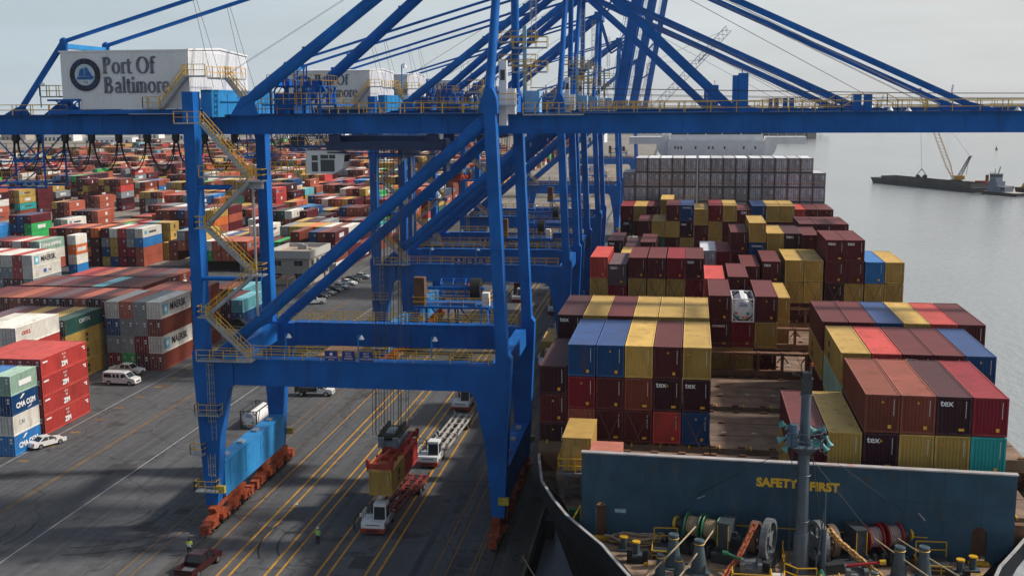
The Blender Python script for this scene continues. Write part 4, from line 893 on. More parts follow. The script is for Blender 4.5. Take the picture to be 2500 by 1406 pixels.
# far yard: rows of blocks with aisles, only what shows
random.seed(21)
def pick(y):
    return random.choices('SMNRYWGEbOTDLgBA', (22, 26, 20, 6, 11, 10, 10, 3.5, 2, 3.5, .7, 6, 1.2, 2, 5, .6))[0]
def far_block(xr, nc, y0, hmax, L=12.19, name='far yard'):
    hs = []; h = random.randint(max(1, hmax-1), hmax)
    for i in range(nc):
        if random.random() < .22: h = max(2, min(hmax, h+random.choice((-1, 1, 0))))
        hs.append(max(h, 1) if random.random() > .05 else 0)
    if random.random() < .5: hs[0] = min(4, max(hs[0], 3))
    run = pick(y0)
    for i, h in enumerate(hs):
        if random.random() < .55: run = pick(y0)
        for k in range(h):
            if k < h-1 and (i > 0 and hs[i-1] > k) and k < h-2: continue
            cont(Matrix.Translation((xr-1.22-i*2.48, y0, k*2.74)), L, 2.7, run if random.random() < .5 else pick(y0), 'door', f'{TIER[min(4, h-1-k)]}, {name}',
                 side=random.choice(('msc', 'maersk', 'zim', 'bar', 'plain', 'plain')) if i == 0 or hs[i-1] <= k else None)
groups = [(-88, 8), (-112, 9), (-146, 8), (-171, 8), (-200, 9), (-232, 8), (-262, 9), (-294, 8), (-325, 8), (-356, 9), (-388, 8), (-420, 8), (-452, 8), (-484, 8)]
rows = [291, 304, 317.5, 336, 349.5, 363, 383, 396.5, 410, 430, 444, 458, 480, 494, 508, 532, 546, 560, 586, 600, 626, 640, 668, 682, 712, 740, 770, 800, 835, 870, 905, 945, 985, 1030]
taken = [(-83, -175, 285, 345), (-190, -222, 320, 362), (-193, -246, 370, 456)]
for y in rows:
    for gi, (xr, nc) in enumerate(groups):
        if y > 560 and gi == 0: xr -= 3
        x1 = xr-nc*2.48
        if y < 345 and x1 > -135 and xr < -100 and False: continue
        if any(not (x1 > a or xr < b_) and c_ < y+12 and y < d_ for a, b_, c_, d_ in taken if not (a == -83 and xr > -115)): continue
        u0, v0, _ = px((xr, y, 5)); u1, _, _ = px((x1, y, 5))
        if u0 < -40 or u1 > 1500 or random.random() < .05: continue
        nm = ('far yard stacks')
        far_block(xr + random.uniform(-.4, .4), nc, y, 4 if y < 400 else 5, name=nm)
# ---- what is big enough becomes an object of its own, the rest one mass
def size_of(c):
    p = c['M'] @ Vector((0, 0, c['H']/2)); u, v, z = px(p)
    if not (-60 < u < 2560 and -80 < v < 1480): return 0
    return F*2.6/z*(1.25 if c['L'] > 8 else .9)
for c in CL: c['s'] = size_of(c)
CL = [c for c in CL if c['s'] > 0]
from mathutils.bvhtree import BVHTree
_v, _q = [], []
for c in CL:
    b = MB().bb(-1.2, 1.2, .02, c['L']-.02, .02, c['H']); b.xf(c['M']); k = len(_v); _v += b.v; _q += [tuple(i+k for i in f) for f in b.f]

bvh = BVHTree.FromPolygons([Vector(v) for v in _v], _q); eye = Vector((0, 0, H))
def shows(c):
    n = 0
    for x in (-1.0, -.3, .4, 1.05):
        for (y, z) in ((-.03, .5), (-.03, 1.4), (-.03, c['H']-.3), (.4, c['H']+.04), (c['L']*.5, c['H']+.04), (c['L']-.6, c['H']+.04)):
            p = c['M'] @ Vector((x, y, z)); d = p-eye; h_ = bvh.ray_cast(eye, d.normalized(), d.length-.05); n += h_[0] is None
    for y in (.5, c['L']*.5, c['L']-.5):
        for sx in (-1.25, 1.25):
            for z in (.6, 2.1):
                p = c['M'] @ Vector((sx, y, z)); d = p-eye; h_ = bvh.ray_cast(eye, d.normalized(), d.length-.05); n += h_[0] is None
    return n
for c in CL: c['n'] = shows(c) if c['s'] > 13 else 0
for c in CL:
    if c['n'] <= 1: c['s'] *= .1
CL.sort(key=lambda c: -c['s'])
NIND = 322
def star(n, r0, r1, a0=0): return [((r0 if i % 2 == 0 else r1)*math.sin(math.pi*i/n+a0), (r0 if i % 2 == 0 else r1)*math.cos(math.pi*i/n+a0)) for i in range(2*n)]
def side_art(o, kind, L, Ht, big):
    X = 1.225; cz = Ht*.52
    def T(s, y, z, sz, m, **k): return text(s, (X, y, z), sz, m, o, '+x', ext=.006, **k)
    def B(y0, y1, z0, z1, m, n='painted_panel'): MB().bb(X-.02, X+.008, y0, y1, z0, z1).build(n, m, o)
    if kind == 'maersk':
        B(1.0, 2.9, cz-.9, cz+.9, mat('star_panel_blue', (.10, .42, .58)), 'logo_panel')
        b = MB(); P = star(7, .72, .34); b.prism([(1.95+a, cz+c_) for a, c_ in P], X+.008, X+.02, 'x'); b.build('star_logo', LETTER, o)
        T('MAERSK', 6.9, cz, 1.75, LBLACK, bold=.03)
    elif kind == 'maerskline': B(4.6, 5.8, cz-.5, cz+.3, LBLUE, 'logo_panel'); T('line', 7.3, cz-.1, .8, LBLACK)
    elif kind == 'zim':
        T('ZIM', 6.0, Ht*.3, .95, LETTER, bold=.05); T('100', 6.0, Ht*.62, .45, LETTER); T('45 G1', 6.0, Ht*.82, .4, LETTER)
        MB().bb(X-.02, X+.008, .45, 1.7, Ht*.74, Ht*.82).build('marking', LETTER, o); MB().bb(X-.02, X+.008, L-1.3, L-.5, Ht*.74, Ht*.8).bb(X-.02, X+.008, L-.9, L-.5, Ht*.62, Ht*.7).build('marking', LETTER, o)
    elif kind == 'msc': T('m', L*.55, Ht*.68, 1.1, LBLACK, bold=.05); T('sc', L*.55, Ht*.36, .85, LBLACK, bold=.04)
    elif kind == 'cma':
        s = .95 if L < 8 else 1.5; T('CMA CGM', L*.52, Ht*.42, s, LETTER, bold=.04)
        MB().prism([(L*.3, Ht*.72), (L*.42, Ht*.92), (L*.5, Ht*.9), (L*.38, Ht*.74)], X, X+.01, 'x').build('swoosh', LETTER, o)
        MB().prism([(L*.55, Ht*.12), (L*.75, Ht*.26), (L*.7, Ht*.16)], X, X+.01, 'x').build('swoosh', LETTER, o)
    elif kind == 'cgm': T('CGM', L*.62, Ht*.42, 1.3, LETTER, bold=.04); T('CMA', L*.6, Ht*.75, .7, LRED, bold=.04)
    elif kind == 'oocl': T('OOCL', 2.9, Ht*.62, .8, LRED, bold=.02)
    elif kind == 'capital': T('CAPITAL', L*.52, Ht*.62, .95, LETTER); 
    elif kind == 'china': T('CHINA SHIPPING', L*.5, Ht*.5, 1.2, LETTER, bold=.03); B(.4, .8, .4, Ht-.4, LETTER, 'marking')
    elif kind == 'cosco': T('COSCO', L*.5, Ht*.42, 1.25, LBLUE, bold=.02)
    elif kind == 'saf': T('Safmarine', L*.52, Ht*.5, 1.9, LETTER, bold=.03, shear=.35)
    elif kind == 'bar': B(L*.3, L*.78, Ht*.35, Ht*.62, LETTER, 'painted_panel')
    elif kind == 'faint': T('CAI', L*.32, Ht*.55, .8, mat('faded_lettering', (.2, .24, .3)))
    elif kind == 'plain': B(L*.08, L*.12, Ht*.3, Ht*.85, LETTER, 'marking')
for i, c in enumerate(CL[:NIND]):
    far = c['s'] < 20
    ms = cmesh(c['L'], c['H'], c['kind'], far and c['kind'] != 'reefer')
    o = bpy.data.objects.new('shipping_container', None); col.objects.link(o); o.matrix_world = c['M']; o.empty_display_size = .5
    extra = ' with white lettering' if (c['front'] and c['kind'] == 'blank') else ''
    lab = f"{c['cn']} container{extra}, {c['where']}"
    c['lab'] = lab
    tag(o, lab, 'container', 'containers stacked on the ship' if 'ship' in c['where'] or 'bay' in c['where'] else 'containers stacked in the yard')
    def P(n, me, paint=False):
        q = link(n, me, o)
        if paint: q.color = (*c['rgb'], 1)
        return q
    P('panels', ms['panels'], True); fr = P('frame', ms['frame'], True)
    if c['kind'] == 'reefer': fr.color = (.14, .125, .12, 1)
    elif not far: fr.color = (*[min(1, v*1.15+.01) for v in c['rgb']], 1)
    if 'lock_rods' in ms and not (far and c['kind'] != 'reefer'): P('lock_rods', ms['lock_rods']); P('marking', ms['marking'])
    if 'notice' in ms:
        if i % 3: P('notice', ms['notice'])
        P('sticker', ms['sticker'])
    if c['kind'] == 'blank' and not far:
        P('marking', ms['marking'])
        q = random.random()
        if c['cn'] == 'mustard yellow': P('sticker', ms['sticker_high'])
        else:
            if q < .5: P('sticker', ms['sticker_tri'])
            P('sticker', ms['sticker_wide'] if (c['front'] or q > .8) else ms['sticker_box'])
    if c['front']:
        t = c['front']; sz = {'tex': .68, 'ZIM': .62, 'CRONOS': .34, 'Textainer': .3, 'HAMBURG SÜD': .3}[t]
        if t == 'HAMBURG SÜD':
            for kx, w_ in ((-.55, 'HAMBURG'), (.5, 'SÜD')): text(w_, (kx, -.02, c['H']*.5), .34, LRED, o, (R(90), 0, 0) if 0 else (R(90), R(90), 0), bold=.01)
        else: text(t, (-.55 if t == 'tex' else -.1, -.02, c['H']-.5), sz, LETTER, o, bold=.012)
    if c['side'] and c['s'] > 14: side_art(o, c['side'], c['L'], c['H'], True)
    if c['cn'] == 'mustard yellow' and c['kind'] == 'blank' and c['where'].startswith(('top tier, sixth stack from left, second', 'top tier, seventh stack from left, third', 'second tier down, seventh')):
        me = text_mesh('m\nsc', 1.1, bold=.04).copy(); me.materials.append(LBLACK); q = link('lettering', me, o, (-1.225, 8.5, c['H']*.5)); q.rotation_euler = (R(90), 0, R(-90))
# labels must single each one out
seen = {}
for o in [q for q in col.objects if q.name.startswith('shipping_container')]:
    seen.setdefault(o['label'], []).append(o)
for l, os_ in seen.items():
    if len(os_) > 1:
        os_.sort(key=lambda q: (round(q.location.y), q.location.x))
        for i, q in enumerate(os_):
            q['label'] = l.replace('far yard stacks', f'far yard, number {i+1} from the front')
mb = MB()
for c in CL[NIND:]:
    M = c['M']; hw = 1.2; L_, Hc = c['L'], c['H']; j = len(mb.v)
    b2 = MB(); b2.bb(-hw, hw, .04, L_-.04, .05, Hc-.03, c['rgb'])
    if c['side'] in ('msc', 'maersk', 'zim', 'bar'):
        cc = {'msc': (.03, .03, .03), 'maersk': (.1, .3, .4), 'zim': (.6, .6, .6), 'bar': (.6, .6, .6)}[c['side']]
        y_, w_ = {'msc': (L_*.5, .9), 'maersk': (2, 1.5), 'zim': (L_*.52, 1.5), 'bar': (L_*.5, 4.5)}[c['side']]
        b2.bb(hw-.01, hw+.02, y_-w_/2, y_+w_/2, Hc*.3, Hc*.72, cc)
        if c['side'] == 'maersk': b2.bb(hw-.01, hw+.02, 4, 8.5, Hc*.38, Hc*.6, (.06, .06, .07))
    b2.bb(.35, .75, .0, .05, Hc*.55, Hc*.75, (.4, .4, .4))
    dk = tuple(v*.35 for v in c['rgb'])
    for x in (-1.21, 1.13): b2.bb(x, x+.08, .0, .06, .02, Hc, dk)
    b2.bb(-.03, .03, .01, .05, .1, Hc-.1, dk)
    b2.xf(M); mb.add(b2.v, b2.f); mb.c[-len(b2.c):] = b2.c
o = mb.build('far_container_stacks', CSTUFF); tag(o, 'far rows of many coloured containers filling the yard behind the near blocks', 'container stacks', kind='stuff')
print('containers', len(CL), 'smallest single', CL[min(NIND, len(CL))-1]['s'])
# tank containers
def tank(M, label, near=False):
    o = thing('tank_container', label, 'tank container'); o.matrix_world = M
    L_, h, w = 6.06, 2.59, 1.22
    FR = WHITE if near else DARK
    f = MB()
    for y in (0, L_-.12):
        for x in (-w, w-.16): f.bb(x, x+.16, y, y+.12, 0, h)
        f.bb(-w+.12, w-.12, y, y+.12, 0, .14); f.bb(-w+.12, w-.12, y, y+.12, h-.12, h)
        for sx in (-1, 1):
            for z0, z1 in ((.12, .62), (h-.12, h-.62)): f.beam((sx*(w-.62), y+.06, z0), (sx*(w-.1), y+.06, z1), .1)
    for x in (-w, w-.1):
        for z in (0.02, h-.12): f.bb(x, x+.1, .12, L_-.12, z, z+.1)
        f.beam((x+.05, .1, .1), (x+.05, 1.4, h-.1), .07); f.beam((x+.05, L_-.1, .1), (x+.05, L_-1.4, h-.1), .07)
    f.bb(-.25, .25, .15, L_-.15, h+.0, h+.04); f.build('frame', FR, o)
    t = MB().tube((0, .32, 1.3), (0, L_-.32, 1.3), 1.1, 28, cap=False)
    for s, y in ((-1, .32), (1, L_-.32)): t.tube((0, y, 1.3), (0, y+s*.16, 1.3), 1.1, 28, .75); t.tube((0, y+s*.16, 1.3), (0, y+s*.22, 1.3), .75, 28, .05)
    for y in (1.2, 2.5, 3.7, 4.9): t.ring((0, y, 1.3), (0, 1, 0), 1.1, .03, 28, 4)
    t.build('tank_vessel', WHITE, o, True)
    s = MB()
    for x, z, m in ((-.62, .95, 'r'), (.5, .95, 'g')): pass
    for nm, m, boxes in (('placard', mat('placard_orange', (.6, .14, .02)), ((-.8, .9), (.0, .42), (.42, .42))), ('placard', mat('placard_green', (.02, .28, .2)), ((.48, .85), (-.62, .42)))):
        for x, z in boxes: MB().box((0, 0, 0), (.3, .02, .24 if 'orange' in m.name else .3), Matrix.Translation((x+.05, .07, z+.1)) @ Matrix.Rotation(R(45) if 'green' in m.name else 0, 4, 'Y')).build(nm, m, o)
    l = MB()
    for i in range(4): l.bb(-.5+.05*i, .5-.05*i, .06, .08, 1.75+.17*(i % 3), 1.81+.17*(i % 3))
    l.build('marking', LBLUE, o)
    return o
tank(SHIP @ Matrix.Translation((xM[1]+1.22, 42.4, Z0-2.9)), 'white tank container with hazard placards on the ship, between two maroon containers', True)
tank(Matrix.Translation((-57.0, 145.3, .0)), 'lone white tank container in a dark frame standing on the quay')
# ================================================================ container ship (ship coordinates: x across, y aft, z up)
ship = thing('container_ship', 'large container ship moored along the quay, its foredeck nearest the camera', 'ship', (14.45, 83.53, 0), SHIP_RZ)
CX_ = -5.2; DK = 11.5
st = [(-28, .3, .2), (-24, 4.2, .5), (-19, 7.6, 1.4), (-15, 9.7, 2.6), (-11.5, 11.3, 4), (-9, 12.4, 5.2), (-6.8, 13.3, 6.2), (-4, 14.9, 7.8), (-1.1, 16.5, 9.2), (2.5, 18.0, 11), (6.6, 19.4, 13), (13, 20.5, 15.5), (20, 21.0, 17.5), (35, 21.1, 20), (60, 21.1, 21.1), (230, 21.1, 21.1), (262, 19.5, 15), (270, 17, 9)]
h = MB(); vs = []
for v, a, w in st: vs += [(CX_-w, v, -3.6), (CX_-(a*.62+w*.38), v, 5), (CX_-a, v, DK), (CX_+a, v, DK), (CX_+(a*.62+w*.38), v, 5), (CX_+w, v, -3.6)]
n = len(st)
h.add(vs, [(6*i+j, 6*i+j+1, 6*i+6+j+1, 6*i+6+j) for i in range(n-1) for j in (0, 1, 3, 4)] + [(0, 5, 4, 3, 2, 1), (6*n-6, 6*n-5, 6*n-4, 6*n-3, 6*n-2, 6*n-1)])
h.build('hull', HULL, ship)
d = MB(); vs = []
for v, a, w in st: vs += [(CX_-a+.02, v, DK-.03), (CX_+a-.02, v, DK-.03)]
d.add(vs, [(2*i, 2*i+1, 2*i+3, 2*i+2) for i in range(n-1)]); d.build('main_deck', DECK, ship)
bw = MB(); cap = MB(); rib = MB(); S2 = [s for s in st if s[0] <= 20]
for sg in (-1, 1):
    pts = [(CX_+sg*a, v) for v, a, w in S2]
    fine = []
    for (x0, y0), (x1, y1) in zip(pts, pts[1:]):
        for k in range(4): fine.append((x0+(x1-x0)*k/4, y0+(y1-y0)*k/4))
    fine.append(pts[-1])
    for (x0, y0), (x1, y1) in zip(fine, fine[1:]):
        bw.beam((x0+sg*.12, y0, DK+.75), (x1+sg*.12, y1, DK+.75), .06, 1.55); cap.beam((x0+sg*.14, y0, DK+1.55), (x1+sg*.14, y1, DK+1.55), .22, .07)
        for t in (0, .5):
            xx, yy = x0+(x1-x0)*t, y0+(y1-y0)*t; rib.beam((xx+sg*.05, yy, DK+1.45), (xx-sg*1.3, yy+.4, DK+.02), .1, .06)
bw.build('bulwark', mat('bulwark_inside', (.008, .011, .016), .7, spec=.1, noise=.3), ship); cap.build('bulwark_cap', mat('bulwark_grey', (.34, .34, .34), .6, noise=.3, nscale=.7, dirt=(.2, .1, .05), dirt_amt=.6), ship); rib.build('bulwark_ribs', MATS['bulwark_inside'], ship)
# breakwater wall
W_ = Matrix.Translation((-20.63, -1.5, 0)) @ Matrix.Rotation(math.atan2(-1.2, 30.75), 4, 'Z'); WL_ = 30.8; WT = 18.14
def arch(x0, x1, zb, zt):
    r = (x1-x0)/2; return [(x0, zb)] + [((x0+x1)/2-r*math.cos(math.pi*i/8), zt-r+r*math.sin(math.pi*i/8)) for i in range(9)] + [(x1, zb)]
A1, A2 = arch(1.08, 1.88, DK, 14.35), arch(28.0, 29.0, DK, 14.2)
w = MB()
def face(pts, y): return [(x, y, z) for x, z in pts]
ol = [(0, DK)] + A1 + A2 + [(WL_, DK), (WL_, WT), (0, WT)]
w.prism(ol, 0, .3); w.xf(W_); wall = w.build('breakwater_wall', SHIPB, ship)
t = MB().bb(-.05, WL_+.05, -.12, .42, WT, WT+.1); t.xf(W_); t.build('wall_cap', mat('primer_pink', (.40, .38, .38), .7, noise=.25, nscale=.5, dirt=(.50, .17, .14), dirt_amt=1), wall)
def wtext(s, x, z, sz, m, **k):
    o = text(s, (0, 0, 0), sz, m, wall, **k); o.matrix_local = W_ @ Matrix.Translation((x, -.02, z)) @ Matrix.Rotation(R(90), 4, 'X'); return o
wtext('SAFETY', 14.35, 16.62, .88, LYEL, bold=.045); wtext('FIRST', 17.72, 16.5, .88, LYEL, bold=.045)
for x in (1.48, 28.5):
    b = MB().bb(x-.7, x+.7, -.5, .1, DK+.02, DK+.2); b.xf(W_); b.build('yellow_step', YEL, wall)
    b = MB(); 
    b.ring((x, -.02, 14.35-.45), (0, 1, 0), .5, .04, 16, 4) if 0 else b.bb(x-.56, x-.5, -.05, .3, DK, 13.9).bb(x+.5, x+.56, -.05, .3, DK, 13.9); b.xf(W_); b.build('door_frame', SHIPB, wall)
b = MB().bb(2.5, 3.4, -.04, 0, 13.6, 13.95); b.xf(W_); b.build('notice_border', mat('hazard_band', (.25, .2, .1), noise=.9, nscale=14), wall)
b = MB().bb(2.56, 3.34, -.05, -.03, 13.66, 13.89); b.xf(W_); b.build('notice_board', mat('notice_pale', (.25, .45, .62), noise=.3, nscale=9), wall)
b = MB().bb(7.1, 16.5, -.12, -.06, 13.2, 13.26).bb(18, 25, -.12, -.06, 13.2, 13.26); b.xf(W_); b.build('yellow_pipe', YEL, wall)
for (x, z, x2, z2) in ((8.65, 15.1, 9.2, 15.45), (24.3, 15.0, 24.75, 14.55)): b = MB().tube((x, -.05, z), (x2, -.3, z2), .05, 6); b.xf(W_); b.build('turnbuckle', GALV, wall)
for x, z in ((8, 15.4), (12, 13.4), (20.6, 17.3), (23.5, 14.8), (26.0, 14.7), (16.5, 15)): b = MB().tube((x, -.01, z), (x, -.06, z), .09, 8); b.xf(W_); b.build('pad_eye', RUSTM, wall)
b = MB()
for i in range(1, 12): b.bb(i*2.6-.02, i*2.6+.02, -.012, .0, DK, WT-.02)
for z in (13.4, 15.8): b.bb(.1, WL_-.1, -.010, .0, z-.015, z+.015)
b.xf(W_); b.build('weld_seams', mat('seam_dark', (.012, .045, .08), .6), wall)
# hatch covers, coamings
def hatch(x0, x1, v0, v1, z=14.2):
    b = MB().bb(x0, x1, v0, v1, z-1.0, z-.05); o = b.build('hatch_cover', HATCH, ship)
    k = MB(); nx = max(2, round((x1-x0)/2.54))
    for i in range(nx+1):
        for vv in (v0+.3, v1-.3): xx = min(max(x0+i*(x1-x0)/nx, x0+.2), x1-.2); k.bb(xx-.3, xx+.3, vv-.2, vv+.2, z-.05, z+.1)
    for vv in (v0+4.1, v0+8.2): k.bb(x0+.05, x1-.05, vv-.04, vv+.04, z-.05, z-.02); k.bb(x0+1, x0+1.4, vv-.3, vv+.3, z-.05, z+.12); k.bb(x1-3, x1-2.6, vv-.3, vv+.3, z-.05, z+.12)
    k.build('lashing_pads', RUSTM, o)
    q = MB()
    for i in range(nx): xx = x0+(i+.5)*(x1-x0)/nx; q.tube((xx, v0+5, z-.04), (xx, v0+5, z), .26, 14)
    q.build('pad_plate', mat('pad_white', (.36, .34, .32), noise=.4, nscale=4), o)
    y_ = MB()
    for i in range(nx): xx = x0+(i+.3)*(x1-x0)/nx; y_.bb(xx-.06, xx+.06, v0-.4, v0+.5, z-.1, z+.1)
    y_.build('lashing_bar', YEL, o)
bays = [0, 14.2, 28.4, 42.6, 57, 71.5, 86, 100, 122, 136.5, 151]
for v in bays:
    for x0, x1 in ((-26.0, -10.85), (-10.78, -.04), (.02, 15.5)):
        if v == 0:
            if x0 < -20: x0 = -20.3
            if x1 > 12: x1 = 12.7
        hatch(x0, x1, v-.1, v+12.3)
    b = MB().bb(-26.1 if v else -20.4, 15.6 if v else 12.8, v-.3, v+12.5, DK-.02, 13.2); b.build('hatch_coaming', RUSTM, ship)
b = MB().bb(-20.4, 12.4, -1.0, -.35, DK, 13.9); b.build('hatch_coaming', RUSTM, ship)
q = MB()
for i in range(14): q.bb(-19+i*2.2, -18.5+i*2.2, -.9, -.4, 13.9, 14.15)
q.build('container_sockets', YEL, ship)
# lashing bridges between the bays
for v in bays[3:10]:
    b = MB(); y = v-1.15
    for i in range(17):
        x = -26.0+i*2.6; b.bb(x-.14, x+.14, y-.4, y+.4, DK, 17.0)
    b.bb(-26.2, 15.8, y-.5, y+.5, 16.7, 16.95); b.bb(-26.2, 15.8, y-.42, y+.42, 14.3, 14.9)
    for i in range(16): b.beam((-26+i*2.6, y-.4, 16.7), (-25.4+i*2.6, y-.4, 15.9), .12); b.beam((-23.4+i*2.6, y-.4, 16.7), (-24+i*2.6, y-.4, 15.9), .12)
    o = b.build('lashing_bridge', RUSTM, ship)
    MB().rail([(-26.2, y-.5, 16.95), (-11, y-.5, 16.95)], 1, .05, (.5,), 2.6).rail([(-10.5, y-.5, 16.95), (-.4, y-.5, 16.95)], 1, .05, (.5,), 2.6).build('handrail', mat('rusty_rail', (.14, .07, .04)), o)
# lashing rods on the foremost stacks
lr = MB()
for v, xs, z in ((14.2, xL[1:], 14.2), (71.5, [x-.3 for x in xL], 17.4), (71.5, xR, 17.4), (0, [2.54, 5.05], 14.2)):
    for x in xs: lr.beam((x+.2, v-.12, z+3.0), (x+1.6, v-.5, z+.1), .05); lr.beam((x+2.3, v-.12, z+3.0), (x+.9, v-.5, z+.1), .05)
lr.build('lashing_rods', mat('rod_brown', (.10, .06, .05)), ship)
for sg, x in ((-1, -26.25), (1, 15.85)):
    MB().rail([(x, 20, DK), (x, 160, DK)], 1.1, .05, (.55,), 2.5).build('side_rail', mat('side_rail_grey', (.2, .2, .2)), ship)
# yellow store on its railed platform, salmon vent house
p = MB().bb(-23.4, -20.3, 5.6, 12.6, 13.9, 14.1); p.bb(-21.6, -21.3, 7, 7.3, DK, 14); p.bb(-22.9, -22.6, 7, 7.3, DK, 14); p = p.build('store_platform', mat('platform_grey', (.12, .13, .15)), ship)
MB().rail([(-20.4, 5.7, 14.1), (-23.3, 5.7, 14.1), (-23.3, 12.5, 14.1)], 1.2, .08, (.6,), 1.5).build('handrail', YEL, p)
b = MB(); corr(b, (-22.95, 6.1, 14.15), (1, 0, 0), (0, -1, 0), 2.35, 2.75, .3, .06); corr(b, (-20.6, 6.1, 14.15), (0, 1, 0), (1, 0, 0), 5.8, 2.75, .4, .06); b.bb(-22.9, -20.66, 6.18, 11.9, 14.15, 16.9); b.bb(-23.0, -20.58, 6.05, 12, 16.9, 17.0)
b.bb(-22.1, -21.4, 5.98, 6.1, 14.3, 16.3)
b.build('yellow_store', mat('store_yellow', (.46, .29, .08), .6, noise=.15, dirt=RUST, dirt_amt=.4, streak=True), p)
MB().bb(-20.4, -17.9, 2.7, 5.3, DK, 17.05).build('vent_house', mat('primer_salmon', (.46, .16, .11), .7, noise=.15), ship)
# white bridge block
b = MB(); BV = 176.
b.bb(-18.2, 3.3, BV, BV+12, DK, 35.95); b.bb(-17.6, 2.8, BV+1, BV+11, 35.95, 37.2); b.bb(-17.6, 2.8, BV+1.2, BV+10.8, 38.3, 38.6)
for x in (-17.5, -13.8, -9.8, -6.2, -2, 2.5): b.bb(x-.1, x+.1, BV+1.02, BV+1.3, 37.2, 38.3)
b.bb(-26.9, -18.2, BV+1, BV+6, 35.1, 36.7); b.bb(3.3, 12.2, BV+1, BV+6, 35.1, 36.7)
for sx, x0 in ((-1, -18.2), (1, 3.3)):
    P = [(x0, 32)] + [(x0+sx*(2.6*math.sin(R(90*i/6))), 32.0+3.1*(1-math.cos(R(90*i/6)))) for i in range(7)] + [(x0, 35.1)]
    if sx < 0: P = P[::-1]
    b.prism(P, BV+1, BV+1.4)
b.bb(-14, -1, BV+3, BV+9, 38.6, 40.2); b.bb(-9, -6, BV+14, BV+20, DK, 40)
br = b.build('bridge_block', WHITE, ship)
MB().bb(-17.5, 2.7, BV+1.12, BV+10, 37.2, 38.3).build('bridge_windows', GLASS, br)
for x in (-16.6, -15.9, -15.2, -12.0, -9.1, -8.2, -5.6, -1.4, 1.1): MB().bb(x-.17, x+.17, BV-.04, BV+.02, 34.0, 34.6).build('window', GLASS, br)
for x in (-26.5, 11.8): MB().rail([(x, BV+1.1, 36.7), (-19 if x < 0 else 4, BV+1.1, 36.7)], 1.0, .05, (.5,), 2).build('wing_rail', WHITE, br)
# ---------------------------------------------------------------- foremast
MX, MY = -4.86, -6.4
MASTG = mat('mast_grey', (.065, .095, .125), .45, noise=.15, nscale=1.2, dirt=(.18, .13, .1), dirt_amt=.4, streak=True)
m = MB().tube((MX, MY, DK), (MX, MY, 24.4), .46, 24, .33); m.tube((MX, MY, DK), (MX, MY, 14.6), .56, 20, .5); m.tube((MX, MY, 24.4), (MX, MY, 24.55), .42, 20)
for z in (15, 18.3): m.ring((MX, MY, z+.5), (0, 0, 1), .5, .03, 16, 4)
mast = m.build('foremast', MASTG, ship, True)
b = MB().bb(MX-.36, MX+.36, MY-.3, MY+.3, 24.6, 25.5); b.bb(MX-.42, MX+.42, MY-.36, MY+.36, 25.5, 25.6); b.bb(MX-.3, MX+.3, MY-.3, MY+.3, 25.6, 26.0); b.tube((MX+.2, MY, 26), (MX+.2, MY, 26.4), .1, 8); b.tube((MX-.4, MY, 25.6), (MX-.4, MY, 26.6), .03, 5); b.beam((MX-.9, MY, 25.9), (MX-.2, MY, 25.6), .05); b.bb(MX-1.0, MX-.8, MY-.1, MY+.1, 25.8, 26.0)
b.build('mast_light_housing', DARK, mast)
MB().tube((MX+.28, MY, 26.4), (MX+.28, MY, 26.65), .09, 10).build('orange_light', ORG, mast)
b = MB().tube((MX, MY, 20.75), (MX, MY, 20.95), 1.05, 12, 1.35); b.tube((MX, MY, 20.3), (MX, MY, 20.75), .5, 12, 1.0); pf = b.build('mast_platform', MASTG, mast)
r = MB(); P = [(MX+1.35*math.cos(R(a)), MY+1.35*math.sin(R(a)), 20.95) for a in range(0, 361, 45)]; r.rail(P, 1.0, .05, (.5,), .6); r.build('platform_rail', MASTG, pf)
b = MB().bb(MX-1.25, MX-.55, MY-.9, MY-.3, 20.95, 21.75); b.tube((MX-.8, MY-.6, 21.75), (MX-.8, MY-.6, 22.5), .3, 12); b.bb(MX-1.1, MX-.6, MY-.95, MY-.6, 21.75, 22.0); b.build('control_cabinet', mat('cabinet_blue_grey', (.06, .12, .18)), pf)
HORN = mat('horn_pale_green', (.12, .33, .34), .45, noise=.12)
for (dx, dy, z, ax, az) in ((-1.5, -.4, 22.2, -1, .45), (-1.7, -.6, 21.5, -1, -.35), (-1.4, -.7, 21.1, -.7, -.9), (.75, -1.3, 21.55, 0.05, 0), (1.0, .2, 21.9, 1, .25), (1.45, -.5, 21.2, .55, -.85), (1.9, -.2, 21.5, .35, -.8), (.35, .5, 22.2, .3, -.4)):
    p0 = Vector((MX+dx*.75, MY+dy*.75, z)); d_ = Vector((ax, -.75 if abs(ax) < .2 else -.25, az)).normalized()
    k = MB().tube(p0, p0+d_*.3, .08, 12, .11); k.tube(p0+d_*.3, p0+d_*.62, .11, 16, .28, cap=False); k.tube(p0-d_*.12, p0, .13, 10)
    o = k.build('horn', HORN, pf, True); MB().tube(p0+d_*.45, p0+d_*.46, .16, 14).build('horn_mouth', mat('horn_inner', (.05, .2, .22)), o)
MB().ladder((MX-.62, MY-.1, DK+.4), 9.2, .4, False).build('mast_ladder', DARK, mast)
b = MB().tube((MX+1.55, MY+.1, DK), (MX+1.55, MY+.1, 14.9), .2, 12, .17); b.tube((MX+1.55, MY+.1, 14.9), (MX+1.55, MY+.1, 17.5), .05, 6); b.beam((MX+1.0, MY-.3, 12), (MX+1.5, MY+.1, 16.2), .08); b.beam((MX+1.0, MY+.3, 14.6), (MX+1.7, MY, 14.9), .06); b.build('pipe_post', MASTG, ship)
w = MB().tube((MX+.5, MY-.1, 20.4), (MX+1.35, MY, 15), .03, 4).tube((MX+.3, MY, 20.2), (MX+6, MY+.4, 13), .02, 4).tube((MX-.3, MY, 21), (-12.0, -1.8, 15.4), .022, 4).tube((MX+.4, MY, 21), (MX+7.4, -2.4, 15.1), .016, 4)
